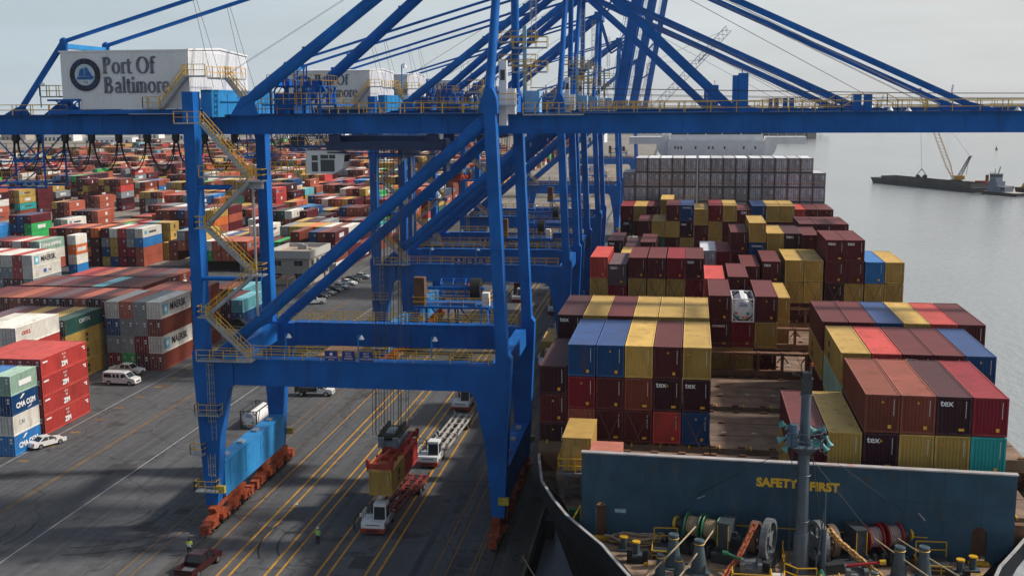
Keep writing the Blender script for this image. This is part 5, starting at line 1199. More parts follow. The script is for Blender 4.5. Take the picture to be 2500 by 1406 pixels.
w.build('mast_stays', ROPE, mast)
# ---------------------------------------------------------------- mooring gear
GRN = mat('drum_green', (.015, .13, .06), .5); REDD = mat('drum_red', (.28, .012, .02), .5); GEAR = mat('gear_grey', (.03, .045, .058), .6, noise=.4, nscale=2, dirt=(.10, .05, .03), dirt_amt=.9); LGREY = mat('light_grey_metal', (.13, .145, .155), .6, noise=.4, nscale=2, dirt=(.10, .05, .03), dirt_amt=.9)
ROPEC = mat('rope_on_drum', (.40, .30, .19), .9, noise=.25, nscale=6); ROPEP = mat('rope_pale', (.40, .30, .28), .9, noise=.3, nscale=6)
def drum(par, x, w_, fl, rm, v=-3.6, z=13.3):
    k = MB()
    for i in range(12): k.tube((x-w_/2+w_*i/12, v, z), (x-w_/2+w_*(i+.9)/12, v, z), .66+.05*(i % 2), 20)
    o = k.build('rope_drum', rm, par, True)
    f = MB()
    for s in (-1, 1): f.tube((x+s*(w_/2+.02), v, z), (x+s*(w_/2+.1), v, z), .98, 24); f.ring((x+s*(w_/2+.06), v, z), (1, 0, 0), .95, .06, 24, 5)
    f.build('drum_flange', fl, o)
    return o
def winch(par_name, sg, xd, xg, xw, fl, rm):
    o = MB(); lo, hi = min(xd+[xg]), max(xd+[xg])
    o.bb(lo-1.3, hi+.9, -4.7, -2.4, DK, DK+.55)
    o.bb(min(xg, xw[1])-.6, max(xg, xw[1])+.6, -5.3, -2.2, DK, DK+.7)
    for q in range(7): o.bb(lo-1+q*.6, lo-.8+q*.6, -4.9, -4.7, DK+.1, DK+1.0)
    for q in range(5): o.tube((lo+q*1.1, -5.0, DK+.2), (lo+q*1.1, -2.3, DK+.2), .1, 6)
    for x in xd: o.prism([(-4.4, DK+.4), (-2.8, DK+.4), (-3.3, 13.5), (-3.9, 13.5)], x-.85, x-.72, 'x')
    xe = xd[-1]+sg*1.35
    o.tube((lo-.9, -3.6, 13.3), (hi+.8, -3.6, 13.3), .14, 10); base = o.build('mooring_winch', DARK, ship)
    for x in xd: drum(base, x, .95, fl, rm)
    MB().tube((xe-sg*.45, -3.6, 13.3), (xe+sg*.0, -3.6, 13.3), .36, 16).build('warping_end', GEAR, base, True)
    MB().tube((xe, -3.6, 13.3), (xe+sg*.22, -3.6, 13.3), .55, 20, .45).build('yellow_end_cap', YEL, base, True)
    g = MB().bb(xg-.42, xg+.42, -4.5, -2.7, DK+.4, 14.15); g.bb(xg-.46, xg+.46, -4.55, -2.65, 14.15, 14.25); g = g.build('gearbox', GEAR, base)
    e = MB()
    for s in (-.4, .4): e.bb(xg+s-.03, xg+s+.03, -4.54, -4.5, DK+.6, 14.1)
    e.build('yellow_edge', YEL, g)
    MB().tube((xg, -3.6, 12.9), (xw[0]+sg*0, -3.6, 12.9), .22, 12).tube((xg-sg*.9, -3.6, 12.9), (xg-sg*1.2, -3.6, 12.9), .36, 12).build('drive_shaft', GEAR, base, True)
    for x, m_, r_ in ((xw[0], mat('brown_wheel', (.12, .07, .05), .6, noise=.3), 1.15), (xw[1], LGREY, 1.5)):
        k = MB()
        z = 13.35
        k.tube((x-.2, -3.7, z), (x+.2, -3.7, z), r_*.3, 16)
        for i in range(28):
            a0, a1 = 2*math.pi*i/28, 2*math.pi*(i+1)/28; P = []
            for xx in (x-.24, x+.24):
                for rr in (r_*.82, r_):
                    for a in (a0, a1): P.append((xx, -3.7+rr*math.cos(a), z+rr*math.sin(a)))
            k.add(P, [(0, 1, 3, 2), (4, 6, 7, 5), (2, 3, 7, 6), (0, 4, 5, 1)])
        for i in range(6): a = math.pi*i/3+.2; k.beam((x, -3.7, z), (x, -3.7+r_*.85*math.cos(a), z+r_*.85*math.sin(a)), .16, .2)
        k.prism([(-4.9, DK), (-2.4, DK), (-3.3, 12.9), (-4.1, 12.9)], x-.5, x-.34, 'x')
        k.build('chain_wheel', m_, base, False)
    cw = Vector((xg, -3.6, 0)); base.matrix_local = Matrix.Translation(cw) @ Matrix.Rotation(R(-20*-sg), 4, 'Z') @ Matrix.Translation(-cw)
    return base
wL = winch('l', -1, [-10.95, -12.3], -9.85, (-7.75, -6.75), GRN, ROPEC)
wR = winch('r', 1, [.45, 1.95], -.8, (-2.75, -3.75), REDD, ROPEP)
def chain(pts, m_, par):
    b = MB(); P = [Vector(p) for p in pts]; tot = sum((b_-a).length for a, b_ in zip(P, P[1:])); n_ = int(tot/.34); k = 0
    def at(s):
        for a, b_ in zip(P, P[1:]):
            l = (b_-a).length
            if s <= l: return a.lerp(b_, s/l), (b_-a).normalized()
            s -= l
        return P[-1], (P[-1]-P[-2]).normalized()
    for i in range(n_):
        c, t = at(tot*(i+.5)/n_); side = t.cross(Vector((1, 0, 0.2))).normalized() if i % 2 else t.cross(t.cross(Vector((1, 0, .2)))).normalized()
        q = c-t*.25; q2 = c+t*.25
        for s in (-1, 1): b.beam(q+side*s*.15, q2+side*s*.15, .11)
        for e in (q, q2): b.beam(e-side*.19, e+side*.19, .11)
    b.build('anchor_chain', m_, par)
chain([(-7.6, -4.3, 14.45), (-7.75, -5.0, 13.9), (-8.1, -6.6, 12.6), (-8.3, -7.4, 12.35), (-8.3, -9.5, 12.0)], mat('chain_rust', (.42, .12, .05), .7, noise=.4, nscale=5), wL)
chain([(-3.2, -4.3, 14.4), (-2.8, -5.1, 13.8), (-1.6, -6.9, 12.7), (-1.2, -7.6, 12.4), (-1.0, -9.5, 12.0)], mat('chain_golden', (.46, .26, .08), .7, noise=.4, nscale=5), wR)
for x, y, m_, c2, dx in ((-8.3, -7.3, GRN, GRN, -1), (-1.2, -7.4, REDD, YEL, 1)):
    b = MB().bb(x-.7, x+.7, y-.5, y+.5, DK, 12.3); b.bb(x-.75, x-.45, y-.6, y+.6, 12.2, 12.65); b.bb(x+.45, x+.75, y-.6, y+.6, 12.2, 12.65); b.tube((x-.4, y+.9, 12.0), (x+.4, y+.9, 12.0), .5, 14); s = b.build('chain_stopper', LGREY, ship)
    MB().beam((x-.7, y, 12.75), (x+dx*1.6, y+.3, 13.0), .22, .12).build('stopper_bar', m_, s); MB().tube((x+dx*1.55, y+.3, 13.0), (x+dx*1.95, y+.3, 13.05), .18, 12).build('stopper_weight', c2, s)
    MB().rail([(x-1.3, y-1.0, DK), (x-1.3, y-2.2, DK), (x+1.3, y-2.2, DK), (x+1.3, y-1.0, DK)], 1.1, .07, (.55,), .9).build('guard_rail', YEL, ship)
PED = mat('pedestal_grey_blue', (.055, .09, .11), .55, noise=.2, nscale=2, dirt=(.15, .08, .05), dirt_amt=.6)
def cone(x, y, s=1.0, holder=None):
    s *= 1.22
    k = MB().tube((x, y, DK), (x, y, DK+1.65*s), .5*s, 20, .26*s); k.tube((x, y, DK+1.65*s), (x, y, DK+1.95*s), .3*s, 16); k.ring((x, y, DK+1.93*s), (0, 0, 1), .27*s, .04, 16, 4); k.tube((x, y, DK), (x, y, DK+.06), .7*s, 20)
    o = k.build('fairlead_pedestal', PED, ship, True); MB().ring((x, y, DK+1.72*s), (0, 0, 1), .3*s, .035, 16, 4).build('yellow_ring', YEL, o)
for a in ((-13.64, -6.1), (-11.85, -6.9), (-14.5, -8.2, .7), (-13.2, -8.55, .7), (1.8, -6.2), (3.45, -6.0), (-.3, -9.2, .7)): cone(*a)
for x, y in ((-17.3, -3.6), (-16.35, -4.45), (6.2, -4.6), (7.2, -3.9)):
    k = MB().tube((x, y, DK), (x, y, DK+.95), .24, 16); k.bb(x-.45, x+.45, y-.4, y+.4, DK, DK+.12); o = k.build('bollard', PED, ship, True); MB().tube((x, y, DK+.95), (x, y, DK+1.06), .3, 16).build('bollard_cap', YEL, o)
for x, y in ((-16.2, -5.7), (5.7, -6.2)):
    MB().bb(x-.75, x-.35, y-.3, y+.3, DK, DK+.95).bb(x+.35, x+.75, y-.3, y+.3, DK, DK+.95).bb(x-.75, x+.75, y-.3, y+.3, DK, DK+.25).build('roller_chock', BLACK, ship)
for x, y, m_ in ((-6.6, -8.7, 0), (-3.3, -8.9, 0)):
    k = MB().tube((x-.4, y, DK+.6), (x+.4, y, DK+.6), .38, 18); k = k.build('small_reel', mat('reel_rope_white', (.6, .55, .5), .9, noise=.2, nscale=6), ship, True)
    MB().ring((x-.45, y, DK+.6), (1, 0, 0), .52, .05, 20, 4).ring((x+.45, y, DK+.6), (1, 0, 0), .52, .05, 20, 4).build('reel_rim', YEL, k)
random.seed(8)
for sx, x0, x1 in ((0, -15.2, -13.4), (1, 3.4, 5.6)):
    b = MB().bb(x0, x1, -5.0, -3.0, DK+.02, DK+.5); o = b.build('working_platform', DARK, ship); MB().rail([(x0, -3, DK), (x0, -5, DK), (x1, -5, DK)], .6, .07, (.3,), .7).rail([(x0+.1, -3, DK+.5), (x1, -2.9, DK+.5)], 1.1, .07, (.5,), 1.5).build('handrail', YEL, o)
MB().rail([(-5.9, -6.0, DK), (-5.9, -4.2, DK), (-5.8, -3, DK)], 1.1, .07, (.55,), .9).rail([(-3.9, -7.8, DK), (-5.2, -8.0, DK), (-6.0, -7.2, DK)], 1.1, .07, (.55,), .9).build('guard_rail', YEL, ship)
for i in range(16):
    x, y = random.uniform(-17, 6), random.uniform(-8.5, -5); MB().bb(x-.15, x+.15, y-.15, y+.15, DK, DK+random.uniform(.1, .35)).build('deck_fitting', (RUSTM, GEAR, YEL)[i % 3], ship)
b = MB().bb(-21.9, -21.1, 1.5, 2.1, DK, 12.5); b.build('green_valve', GRN, ship); MB().rail([(-21.5, -1.6, DK), (-20.9, .4, DK+.8)], 1, .09, (), 2).build('gangway_rail', YEL, ship)
# painted deck edge lines
b = MB()
for (x0, y0, x1, y1) in ((-15.2, -5.9, -8.7, -6.4), (-18.2, -3.4, -16.4, -2.6), (5.0, -4.2, 8.4, -4.6), (8.4, -4.6, 7.8, -5.8)): b.beam((x0, y0, DK-.02), (x1, y1, DK-.02), .09, .02)
b.build('deck_markings', YEL, ship)
# loose ropes on board and mooring lines are things of their own
SH = lambda p: SHIP @ Vector(p)
def sag(a, b_, s, n_=10): a, b_ = Vector(a), Vector(b_); return [a.lerp(b_, i/n_)-Vector((0, 0, s*4*(i/n_)*(1-i/n_))) for i in range(n_+1)]
def line(pts, r, label, m_=HEMP):
    o = MB().path(pts, r, 6).build('mooring_line', m_); tag(o, label, 'mooring line', 'mooring lines'); return o
line(sag(SH((-12.1, -4.2, 13.8)), SH((-15.5, -10.4, 12.3)), .08), .06, 'taut pale mooring line from the left green flanged drum across the foredeck')
line(sag(SH((-10.7, -4.2, 13.8)), SH((-13.4, -10.6, 12.3)), .08), .06, 'taut mooring line from the right green flanged drum across the foredeck')
line(sag(SH((.3, -4.3, 13.7)), SH((4.6, -9.8, 12.3)), .08), .05, 'mooring line running from the left red flanged drum toward lower right')
line(sag(SH((2.0, -4.3, 13.7)), SH((6.6, -9.0, 12.3)), .08), .05, 'mooring line running from the right red flanged drum toward lower right')
line(sag((-13.6, 104.5, .5), SH((-20.4, -6.0, 9)) if 0 else (-9.2, 94, 1.0), .5), .06, 'slack mooring line from the quay edge bollard over dark water')
random.seed(12); b = MB()
for i in range(9):
    cx, cy = -16.4+random.uniform(-.8, .8), -.95-1.0+random.uniform(-.2, .2)
    P = [SH((cx+(1.5+random.uniform(-.4, .5))*math.cos(t*.42), cy-.25+.62*math.sin(t*.42+random.uniform(-.1, .1)), DK+.08+.07*i+.08*math.sin(t))) for t in range(16)]
    b.path(P, .085, 5)
tag(b.build('rope_pile', mat('old_rope', (.36, .26, .17), .95, noise=.3, nscale=4)), 'heap of brown rope lying at the foot of the grey wall', 'rope')
o = MB().tube(SH((-3.6, -7.4, DK)), SH((-3.6, -7.4, DK+.5)), .4, 10, .3).tube(SH((-3.6, -7.4, DK+.5)), SH((-3.5, -7.4, DK+.85)), .3, 10, .1).build('green_sack', mat('sack_green', (.02, .16, .09), .7, noise=.3, nscale=3), smooth=True); tag(o, 'dark green sack standing right of the foremast foot', 'sack')
k = MB().tube((-13.55, 104.6, 0), (-13.55, 104.6, .45), .17, 12, .13).tube((-13.55, 104.6, .45), (-13.55, 104.6, .62), .24, 12).bb(-13.95, -13.2, 104.2, 105, .01, .06).build('quay_bollard', mat('bollard_brown', (.16, .10, .05), .8, noise=.3), smooth=True); tag(k, 'squat brown bollard on the quay edge with a line around it', 'bollard', 'bollards on the quay edge')
for y, w in ((125, 'beside the sea side bogies of the nearest crane'), (150, 'next along, beyond the nearest crane'), (175, 'before the second crane')):
    q = k.copy(); col.objects.link(q); q.location = (0, y-104.6, 0); q['label'] = 'squat brown quay edge bollard ' + w
for y, w in ((98, 'near the frame bottom'), (118, 'beside the nearest crane leg'), (138, 'beyond the nearest crane'), (160, 'midway to the second crane')):
    f = MB().bb(QE+.1, QE+1.1, y-1, y+1, -2.6, -.5).build('dock_fender', BLACK); tag(f, 'black rubber fender on the quay wall ' + w, 'fender', 'fenders on the quay wall')
# ================================================================ vehicles, people, buildings
CHROME = mat('chrome', (.5, .5, .5), .25, metal=.9); LAMPR = mat('tail_lamp', (.5, .01, .01), .3); LAMPW = mat('head_lamp', (.8, .8, .75), .2)
CG = mat('car_glass', (.015, .02, .025), .06, noise=.02)
def paint(n, c, r=.3): return mat('paint_'+n, c, r, noise=.03)
PW, PS, PK, PM, PR = paint('white', (.68, .68, .67)), paint('silver', (.34, .36, .38)), paint('black', (.012, .012, .014)), paint('maroon', (.03, .003, .006)), paint('red', (.35, .02, .02))
def wheel(par, x, y, r=.36, w=.24):
    o = MB().tube((x, y-w/2, r), (x, y+w/2, r), r, 20).build('wheel', BLACK, par)
    MB().tube((x, y-w/2-.012, r), (x, y+w/2+.012, r), r*.58, 14).build('rim', CHROME, o)
def vehicle(kind, loc, rz, m, label, name, cat, group=None):
    """x forward, origin on the ground under the middle"""
    o = thing(name, label, cat, loc, rz, group)
    def side(profile, w0, w1=None, z1=None):     # body profile with sides leaning in above z1
        b = MB(); n = len(profile); w1 = w1 or w0
        P = [(x, -(w0 if z <= (z1 or 99) else w1), z) for x, z in profile]; Q = [(x, -y, z) for x, y, z in P]
        b.add(P+Q, [tuple(range(n)), tuple(range(2*n-1, n-1, -1))] + [(i, n+i, n+(i+1) % n, (i+1) % n)[::-1] for i in range(n)]); return b
    if kind == 'sedan':
        body = [(-2.35, .35), (2.35, .3), (2.4, .62), (2.25, .78), (1.15, .95), (-1.5, .98), (-2.3, .93), (-2.42, .6)]
        side(body, .9).build('body', m, o); c = side([(1.2, .92), (.35, 1.38), (-.75, 1.42), (-1.6, .95)], .82, .64, 1.0); cb = c.build('cabin', CG, o)
        side([(.42, 1.37), (-.02, 1.44), (-.75, 1.45), (-.85, 1.40)], .645).build('roof', m, o)
        for s in (-1, 1): MB().beam((1.18, s*.82, .93), (.38, s*.64, 1.4), .06).beam((-.78, s*.64, 1.41), (-1.55, s*.82, .96), .1).beam((-.15, s*.83, .95), (-.2, s*.65, 1.4), .07).build('pillar', m, o)
        L_, W2, wx = 2.42, .9, (1.45, -1.4)
    elif kind == 'pickup':
        side([(-2.9, .5), (2.85, .45), (2.92, .8), (2.8, 1.0), (1.5, 1.16), (1.3, 1.16), (-.9, 1.16), (-.9, .62), (-2.85, .62), (-2.9, .7)], .95).build('body', m, o)
        b = MB().bb(-2.9, -.9, -.98, -.9, .5, 1.16).bb(-2.9, -.9, .9, .98, .5, 1.16).bb(-2.95, -2.86, -.9, .9, .5, 1.14); b.build('bed', m, o)
        side([(1.55, 1.12), (.75, 1.76), (-.75, 1.8), (-.98, 1.14)], .88, .74, 1.2).build('cabin', CG, o)
        side([(.8, 1.76), (.5, 1.83), (-.7, 1.84), (-.8, 1.78)], .75).build('roof', m, o)
        for s in (-1, 1): MB().beam((1.5, s*.88, 1.14), (.78, s*.74, 1.78), .08).beam((-.74, s*.75, 1.78), (-.95, s*.88, 1.14), .2).beam((.2, s*.88, 1.14), (.15, s*.75, 1.8), .09).build('pillar', m, o)
        MB().bb(.9, 1.3, -.9, .9, 1.1, 1.17).build('cowl', BLACK, o)
        MB().bb(-2.7, -1.0, -.85, .85, .64, .7).build('bed_liner', mat('bed_grey', (.12, .13, .14)), o)
        L_, W2, wx = 2.93, .97, (1.95, -1.85)
    elif kind == 'van':
        side([(-2.8, .42), (2.75, .4), (2.85, .8), (2.7, 1.12), (1.85, 1.3), (1.15, 2.02), (.9, 2.1), (-2.7, 2.1), (-2.82, 1.4)], 1.0, .93, 1.3).build('body', m, o)
        g = MB()
        for s in (-1, 1):
            for x0, x1 in ((-2.55, -1.2), (-1.0, -.5), (-.35, .15), (.4, 1.2)):
                g.add([(x0, s*1.0, 1.28), (x1 + (.2 if x1 > 1 else 0), s*1.0, 1.28), (x1-.1, s*.955, 1.85), (x0+.03, s*.955, 1.85)], [(0, 1, 2, 3) if s < 0 else (3, 2, 1, 0)])
        g.build('side_windows', CG, o); MB().hexa([(1.86, -.88, 1.31), (1.86, .88, 1.31), (1.84, .88, 1.3), (1.84, -.88, 1.3), (1.22, -.84, 1.97), (1.22, .84, 1.97), (1.18, .84, 1.95), (1.18, -.84, 1.95)]).build('windscreen', CG, o)
        L_, W2, wx = 2.85, 1.0, (1.85, -1.75)
    elif kind == 'stake':
        side([(.55, .5), (2.85, .45), (2.92, .8), (2.8, 1.08), (1.9, 1.2), (1.3, 1.85), (1.1, 1.93), (.5, 1.93)], .95, .82, 1.25).build('cab', m, o)
        MB().hexa([(1.93, -.8, 1.24), (1.93, .8, 1.24), (1.9, .8, 1.2), (1.9, -.8, 1.2), (1.36, -.75, 1.82), (1.36, .75, 1.82), (1.33, .75, 1.8), (1.33, -.75, 1.8)]).build('windscreen', CG, o)
        g = MB()
        for s in (-1, 1): g.add([(.75, s*.95, 1.22), (1.65, s*.95, 1.22), (1.25, s*.86, 1.78), (.75, s*.86, 1.78)], [(0, 1, 2, 3) if s < 0 else (3, 2, 1, 0)])
        g.build('side_windows', CG, o)
        b = MB().bb(-2.9, .45, -1.05, 1.05, .75, .9)
        for s in (-1, 1):
            for z in (1.1, 1.35, 1.6, 1.85): b.bb(-2.9, .45, s*1.0-.03, s*1.0+.03, z-.1, z+.08)
            for x in (-2.8, -1.7, -.6, .35): b.bb(x-.05, x+.05, s*1.05-.03, s*1.05+.03, .75, 1.95)
        b.bb(-2.9, -2.84, -1, 1, .8, 1.9); b.bb(.4, .46, -1, 1, .8, 1.9); b.build('stake_bed', BLACK, o)
        L_, W2, wx = 2.93, .97, (1.95, -1.9)
    for x in wx:
        for s in (-1, 1): wheel(o, x, s*(W2-.1), .36 if kind == 'sedan' else .4)
    for s in (-1, 1):
        MB().box((L_-.02, s*(W2-.22), .72), (.1, .3, .18)).build('headlight', LAMPW, o); MB().box((-L_+.03, s*(W2-.12), .82), (.08, .2, .28)).build('tail_light', LAMPR, o)
        MB().box((1.0 if kind != 'sedan' else .9, s*(W2+.1), 1.2 if kind != 'sedan' else 1.0), (.14, .2, .16)).build('mirror', m, o)
    MB().bb(L_-.06, L_+.07, -W2+.08, W2-.08, .38, .56).bb(-L_-.07, -L_+.05, -W2+.08, W2-.08, .4, .58).build('bumper', CHROME if m is not PW or kind == 'pickup' else PW, o)
    MB().bb(L_-.02, L_+.02, -.5, .5, .6, .8).build('grille', BLACK, o)
    return o
def ratio_rz(a): return R(a)
vehicle('pickup', (-89.3, 174.6, 0), R(-8), PW, 'white crew cab pickup with dark sunroof parked by the grey and red block', 'pickup_truck', 'pickup truck')
vehicle('van', (-86.9, 167.9, 0), R(-3), PW, 'white passenger van parked in front of the white pickup', 'passenger_van', 'van')
vehicle('sedan', (-80.9, 134.9, 0), R(64), PW, 'white sedan seen from behind at the corner of the short blue block', 'sedan', 'car')
vehicle('stake', (-53.7, 164.6, 0), R(4), PW, 'white cab truck with dark stake bed under the nearest crane', 'stake_truck', 'truck')
vehicle('pickup', (-44.3, 98.6, 0), R(84), PM, 'dark maroon pickup at the bottom edge of the frame', 'pickup_truck', 'pickup truck')
vehicle('pickup', (-85.6, 215.2, 0), R(-8), PK, 'black crew cab pickup seen behind the zigzag stairs', 'pickup_truck', 'pickup truck')
vehicle('sedan', (-82.6, 221.0, 0), R(-6), PR, 'red car half hidden behind the black pickup', 'sedan', 'car')
vehicle('pickup', (-86.5, 236.5, 0), R(150), PW, 'white pickup beside the grey post of the stairs', 'pickup_truck', 'pickup truck')
vehicle('pickup', (-79.2, 243.5, 0), R(205), PW, 'white pickup with dark rear window between the two lower crane tubes', 'pickup_truck', 'pickup truck')
cars = [(-78.9, 251.5, PK, 'black car, nearest of the row parked before the office'), (-78.6, 256.0, PS, 'silver car, second of the row parked before the office'), (-78.4, 260.6, PM, 'maroon car in the row before the office'),
        (-78.0, 265.4, PS, 'large silver car in the middle of the row before the office'), (-78.0, 271.6, PW, 'white car past the middle of the row before the office'), (-78.4, 276.8, PK, 'black car near the far end of the office row'), (-77.2, 282.3, PS, 'silver car at the far end of the office row')]
for x, y, m, l in cars: vehicle('sedan', (x-1.2, y, 0), R(-16), m, l, 'sedan', 'car', 'cars parked before the office')
vehicle('sedan', (-54.5, 205, 0), R(-90), PK, 'black car driving toward the camera left of the second crane', 'sedan', 'car')
# ---- terminal tractors with chassis
CHR, CHW = mat('chassis_red', (.20, .03, .02), .6, noise=.3, dirt=(.05, .03, .02)), mat('chassis_white', (.42, .40, .37), .6, noise=.2, dirt=RUST, dirt_amt=.5)
def tractor(loc, rz, label):
    o = thing('terminal_tractor', label, 'yard tractor', loc, rz, 'white cab yard tractors under the cranes')      # faces -y
    b = MB().bb(-1.2, 1.2, .35, 5.3, .55, .85); b.bb(-1.2, 1.2, 2.6, 4.9, .85, 1.2); b.bb(-.5, .5, 3.6, 5.0, 1.2, 1.45); b.build('frame', GREY, o)
    h = MB().bb(-1.25, 1.25, 0, 1.9, .95, 1.45); h.bb(-1.25, 1.25, -.05, .5, .75, 1.3); h.bb(-1.25, -.25, 0.3, 2.3, 1.45, 1.5); h.build('hood', WHITE, o)
    MB().bb(-1.28, 1.28, -.18, .6, .35, .8).build('bumper', mat('bumper_red', (.33, .04, .02), .5, noise=.2), o)
    MB().bb(-.7, .7, -.2, -.17, .45, .66).build('grille', BLACK, o); MB().bb(-.75, .75, -.07, -.04, 1.12, 1.2).build('grille_slot', BLACK, o)
    for s in (-1, 1): MB().bb(s*1.0-.16, s*1.0+.16, -.07, -.03, 1.0, 1.2).build('headlight', LAMPW, o)
    c = MB().hexa([(-.15, .7, 1.35), (1.25, .7, 1.35), (1.25, 2.3, 1.35), (-.15, 2.3, 1.35), (-.1, .85, 3.05), (1.2, .85, 3.05), (1.2, 2.3, 3.05), (-.1, 2.3, 3.05)]); c.bb(-.12, 1.22, .82, 2.32, 3.05, 3.15); c = c.build('cab', WHITE, o)
    MB().hexa([(-.05, .69, 1.5), (1.15, .69, 1.5), (1.15, .75, 1.5), (-.05, .75, 1.5), (-.02, .81, 2.85), (1.12, .81, 2.85), (1.12, .87, 2.85), (-.02, .87, 2.85)]).build('windscreen', GLASS, c)
    MB().bb(-.17, -.1, 1.0, 2.1, 1.6, 2.8).bb(1.2, 1.27, 1.0, 2.1, 1.6, 2.8).build('side_window', GLASS, c)
    MB().beam((.1, .66, 1.55), (.5, .7, 2.0), .04).build('wiper', BLACK, c)
    MB().rail([(-1.2, .4, 1.5), (-1.2, 1.9, 1.5)], .9, .05, (.45,), .7).beam((-1.35, .3, 1.9), (-1.35, .3, 2.3), .14, .1).build('grab_rail', WHITE, o)
    MB().tube((-.7, 2.5, 1.2), (-.7, 2.5, 2.9), .1, 10).build('exhaust', DARK, o)
    for y, xs in ((1.1, (-1.05, 1.05)), (4.2, (-1.0, 1.0))):
        for x in xs:
            w = MB().tube((x-.16, y, .5), (x+.16, y, .5), .5, 20).build('wheel', BLACK, o); MB().tube((x-.18, y, .5), (x+.18, y, .5), .25, 12).build('rim', LGREY, w)
    return o
def chassis(loc, rz, m, label, L_=12.6):
    o = thing('container_chassis', label, 'trailer', loc, rz, 'container chassis behind yard tractors')
    b = MB()
    for x in (-.5, .5): b.bb(x-.1, x+.1, 0, L_, .95, 1.35)
    for i in range(8): y = .3+i*(L_-.6)/7; b.bb(-1.25, 1.25, y-.09, y+.09, 1.15, 1.3)
    for y0, y1 in ((.1, 5.2), (6.6, L_-.1)):
        for s in (-1, 1): b.bb(s*1.25-.06, s*1.25+.06, y0, y1, 1.05, 1.35)
    for y in (.15, 5.2, 6.6, L_-.15):
        for s in (-1, 1): b.hexa([(s*1.2-.08, y-.15, 1.3), (s*1.2+.08, y-.15, 1.3), (s*1.2+.08, y+.15, 1.3), (s*1.2-.08, y+.15, 1.3), (s*1.42-.08, y-.1, 1.75), (s*1.42+.08, y-.1, 1.75), (s*1.42+.08, y+.1, 1.75), (s*1.42-.08, y+.1, 1.75)])
    b.build('frame', m, o)
    for y in (L_-3.2, L_-1.9):
        for x in (-.98, .98):
            w = MB().tube((x-.24, y, .5), (x+.24, y, .5), .5, 18).build('wheel', BLACK, o); MB().tube((x-.26, y, .5), (x+.26, y, .5), .22, 10).build('rim', LGREY, w)
    MB().bb(-.7, .7, L_-3.9, L_-1.2, .5, .95).build('axle_frame', DARK, o)
    return o
def free_cont(M, L_, Hc, c, label, side=None, kind='blank'):
    ms = cmesh(L_, Hc, kind, False); o = thing('shipping_container', label, 'container'); o.matrix_world = M; o['group'] = 'containers under the cranes'
    for n_ in ('panels', 'frame'): q = link(n_, ms[n_], o); q.color = (*COLS[c][0], 1)
    if side: side_art(o, side, L_, Hc, True)
    if kind == 'blank' : link('marking', ms['marking'], o)
    return o
tractor((-29.9, 109.2, 0), 0, 'white cab yard tractor below the hanging containers, nearest of the queue')
chassis((-29.6, 112.9, 0), R(-4.5), CHR, 'red chassis under the containers the nearest crane is lowering')
free_cont(Matrix.Translation((-29.35, 110.6, 3.85)), 6.06, 2.59, 'Y', 'short mustard yellow container hanging from the spreader above a truck', 'msc')
free_cont(Matrix.Translation((-29.35, 116.85, 3.85)), 6.06, 2.59, 'R', 'short red container hanging behind the yellow one on the spreader', 'msc')
tractor((-28.9, 131.6, 0), R(-1), 'white cab yard tractor, second in the queue, pulling an empty pale chassis')
chassis((-28.6, 135.6, 0), R(-2), CHW, 'empty pale grey chassis behind the second yard tractor in the queue', 16.5)
tractor((-29.6, 157.6, 0), R(-1), 'white cab yard tractor with lit headlights, third in the queue by the crane leg')
chassis((-29.2, 161.6, 0), R(-2), CHR, 'empty red chassis behind the third yard tractor')
def rig(x, y, c, w):
    tractor((x, y, 0), 0, 'distant white cab yard tractor ' + w); chassis((x, y+3.6, 0), 0, CHR, 'loaded chassis of the yard tractor ' + w); free_cont(Matrix.Translation((x, y+3.8, 1.36)), 12.19, 2.59, c, f'{COLS[c][1]} container riding on a chassis, ' + w)
rig(-33.6, 250, 'M', 'left of the second crane sea leg'); rig(-23.9, 236, 'Y', 'between the crane legs and the ship'); rig(-20.2, 186, 'Y', 'in the dark lane beside the ship, nearer one'); rig(-24.6, 271, 'Y', 'in the lane before the third crane'); rig(-20.3, 214, 'Y', 'in the dark lane beside the ship, farther one')
# hatch covers stacked on the quay
for i, (x0, x1, y0, y1, z0) in enumerate(((-60.5, -46.5, 187.5, 199.5, 0), (-60.1, -47.2, 203, 214, 0))):
    m_ = mat('stored_cover_rust', (.30, .17, .12), .8, noise=.25, nscale=.4, dirt=(.12, .05, .03), dirt_amt=.8)
    b = MB().bb(x0, x1, y0, y1, z0+.3, z0+1.0); b.bb(x0+.6, x1-.6, y0+.6, y1-.6, z0, z0+.3); o = b.build('ship_hatch_cover', m_); tag(o, ('rusty ship hatch cover lying on the quay under the nearest crane', 'second rusty hatch cover lying behind the first on the quay')[i], 'hatch cover', 'hatch covers on the quay')
    k = MB()
    for j in range(5): xx = x0+1+j*(x1-x0-2)/4; k.bb(xx-.2, xx+.2, y0+2, y0+2.4, 1.0, 1.06); k.bb(xx-.2, xx+.2, y1-2.4, y1-2, 1.0, 1.06); k.bb(xx-.03, xx+.03, y0, y1, 1.0, 1.03)
    k.build('lashing_pads', RUSTM, o)
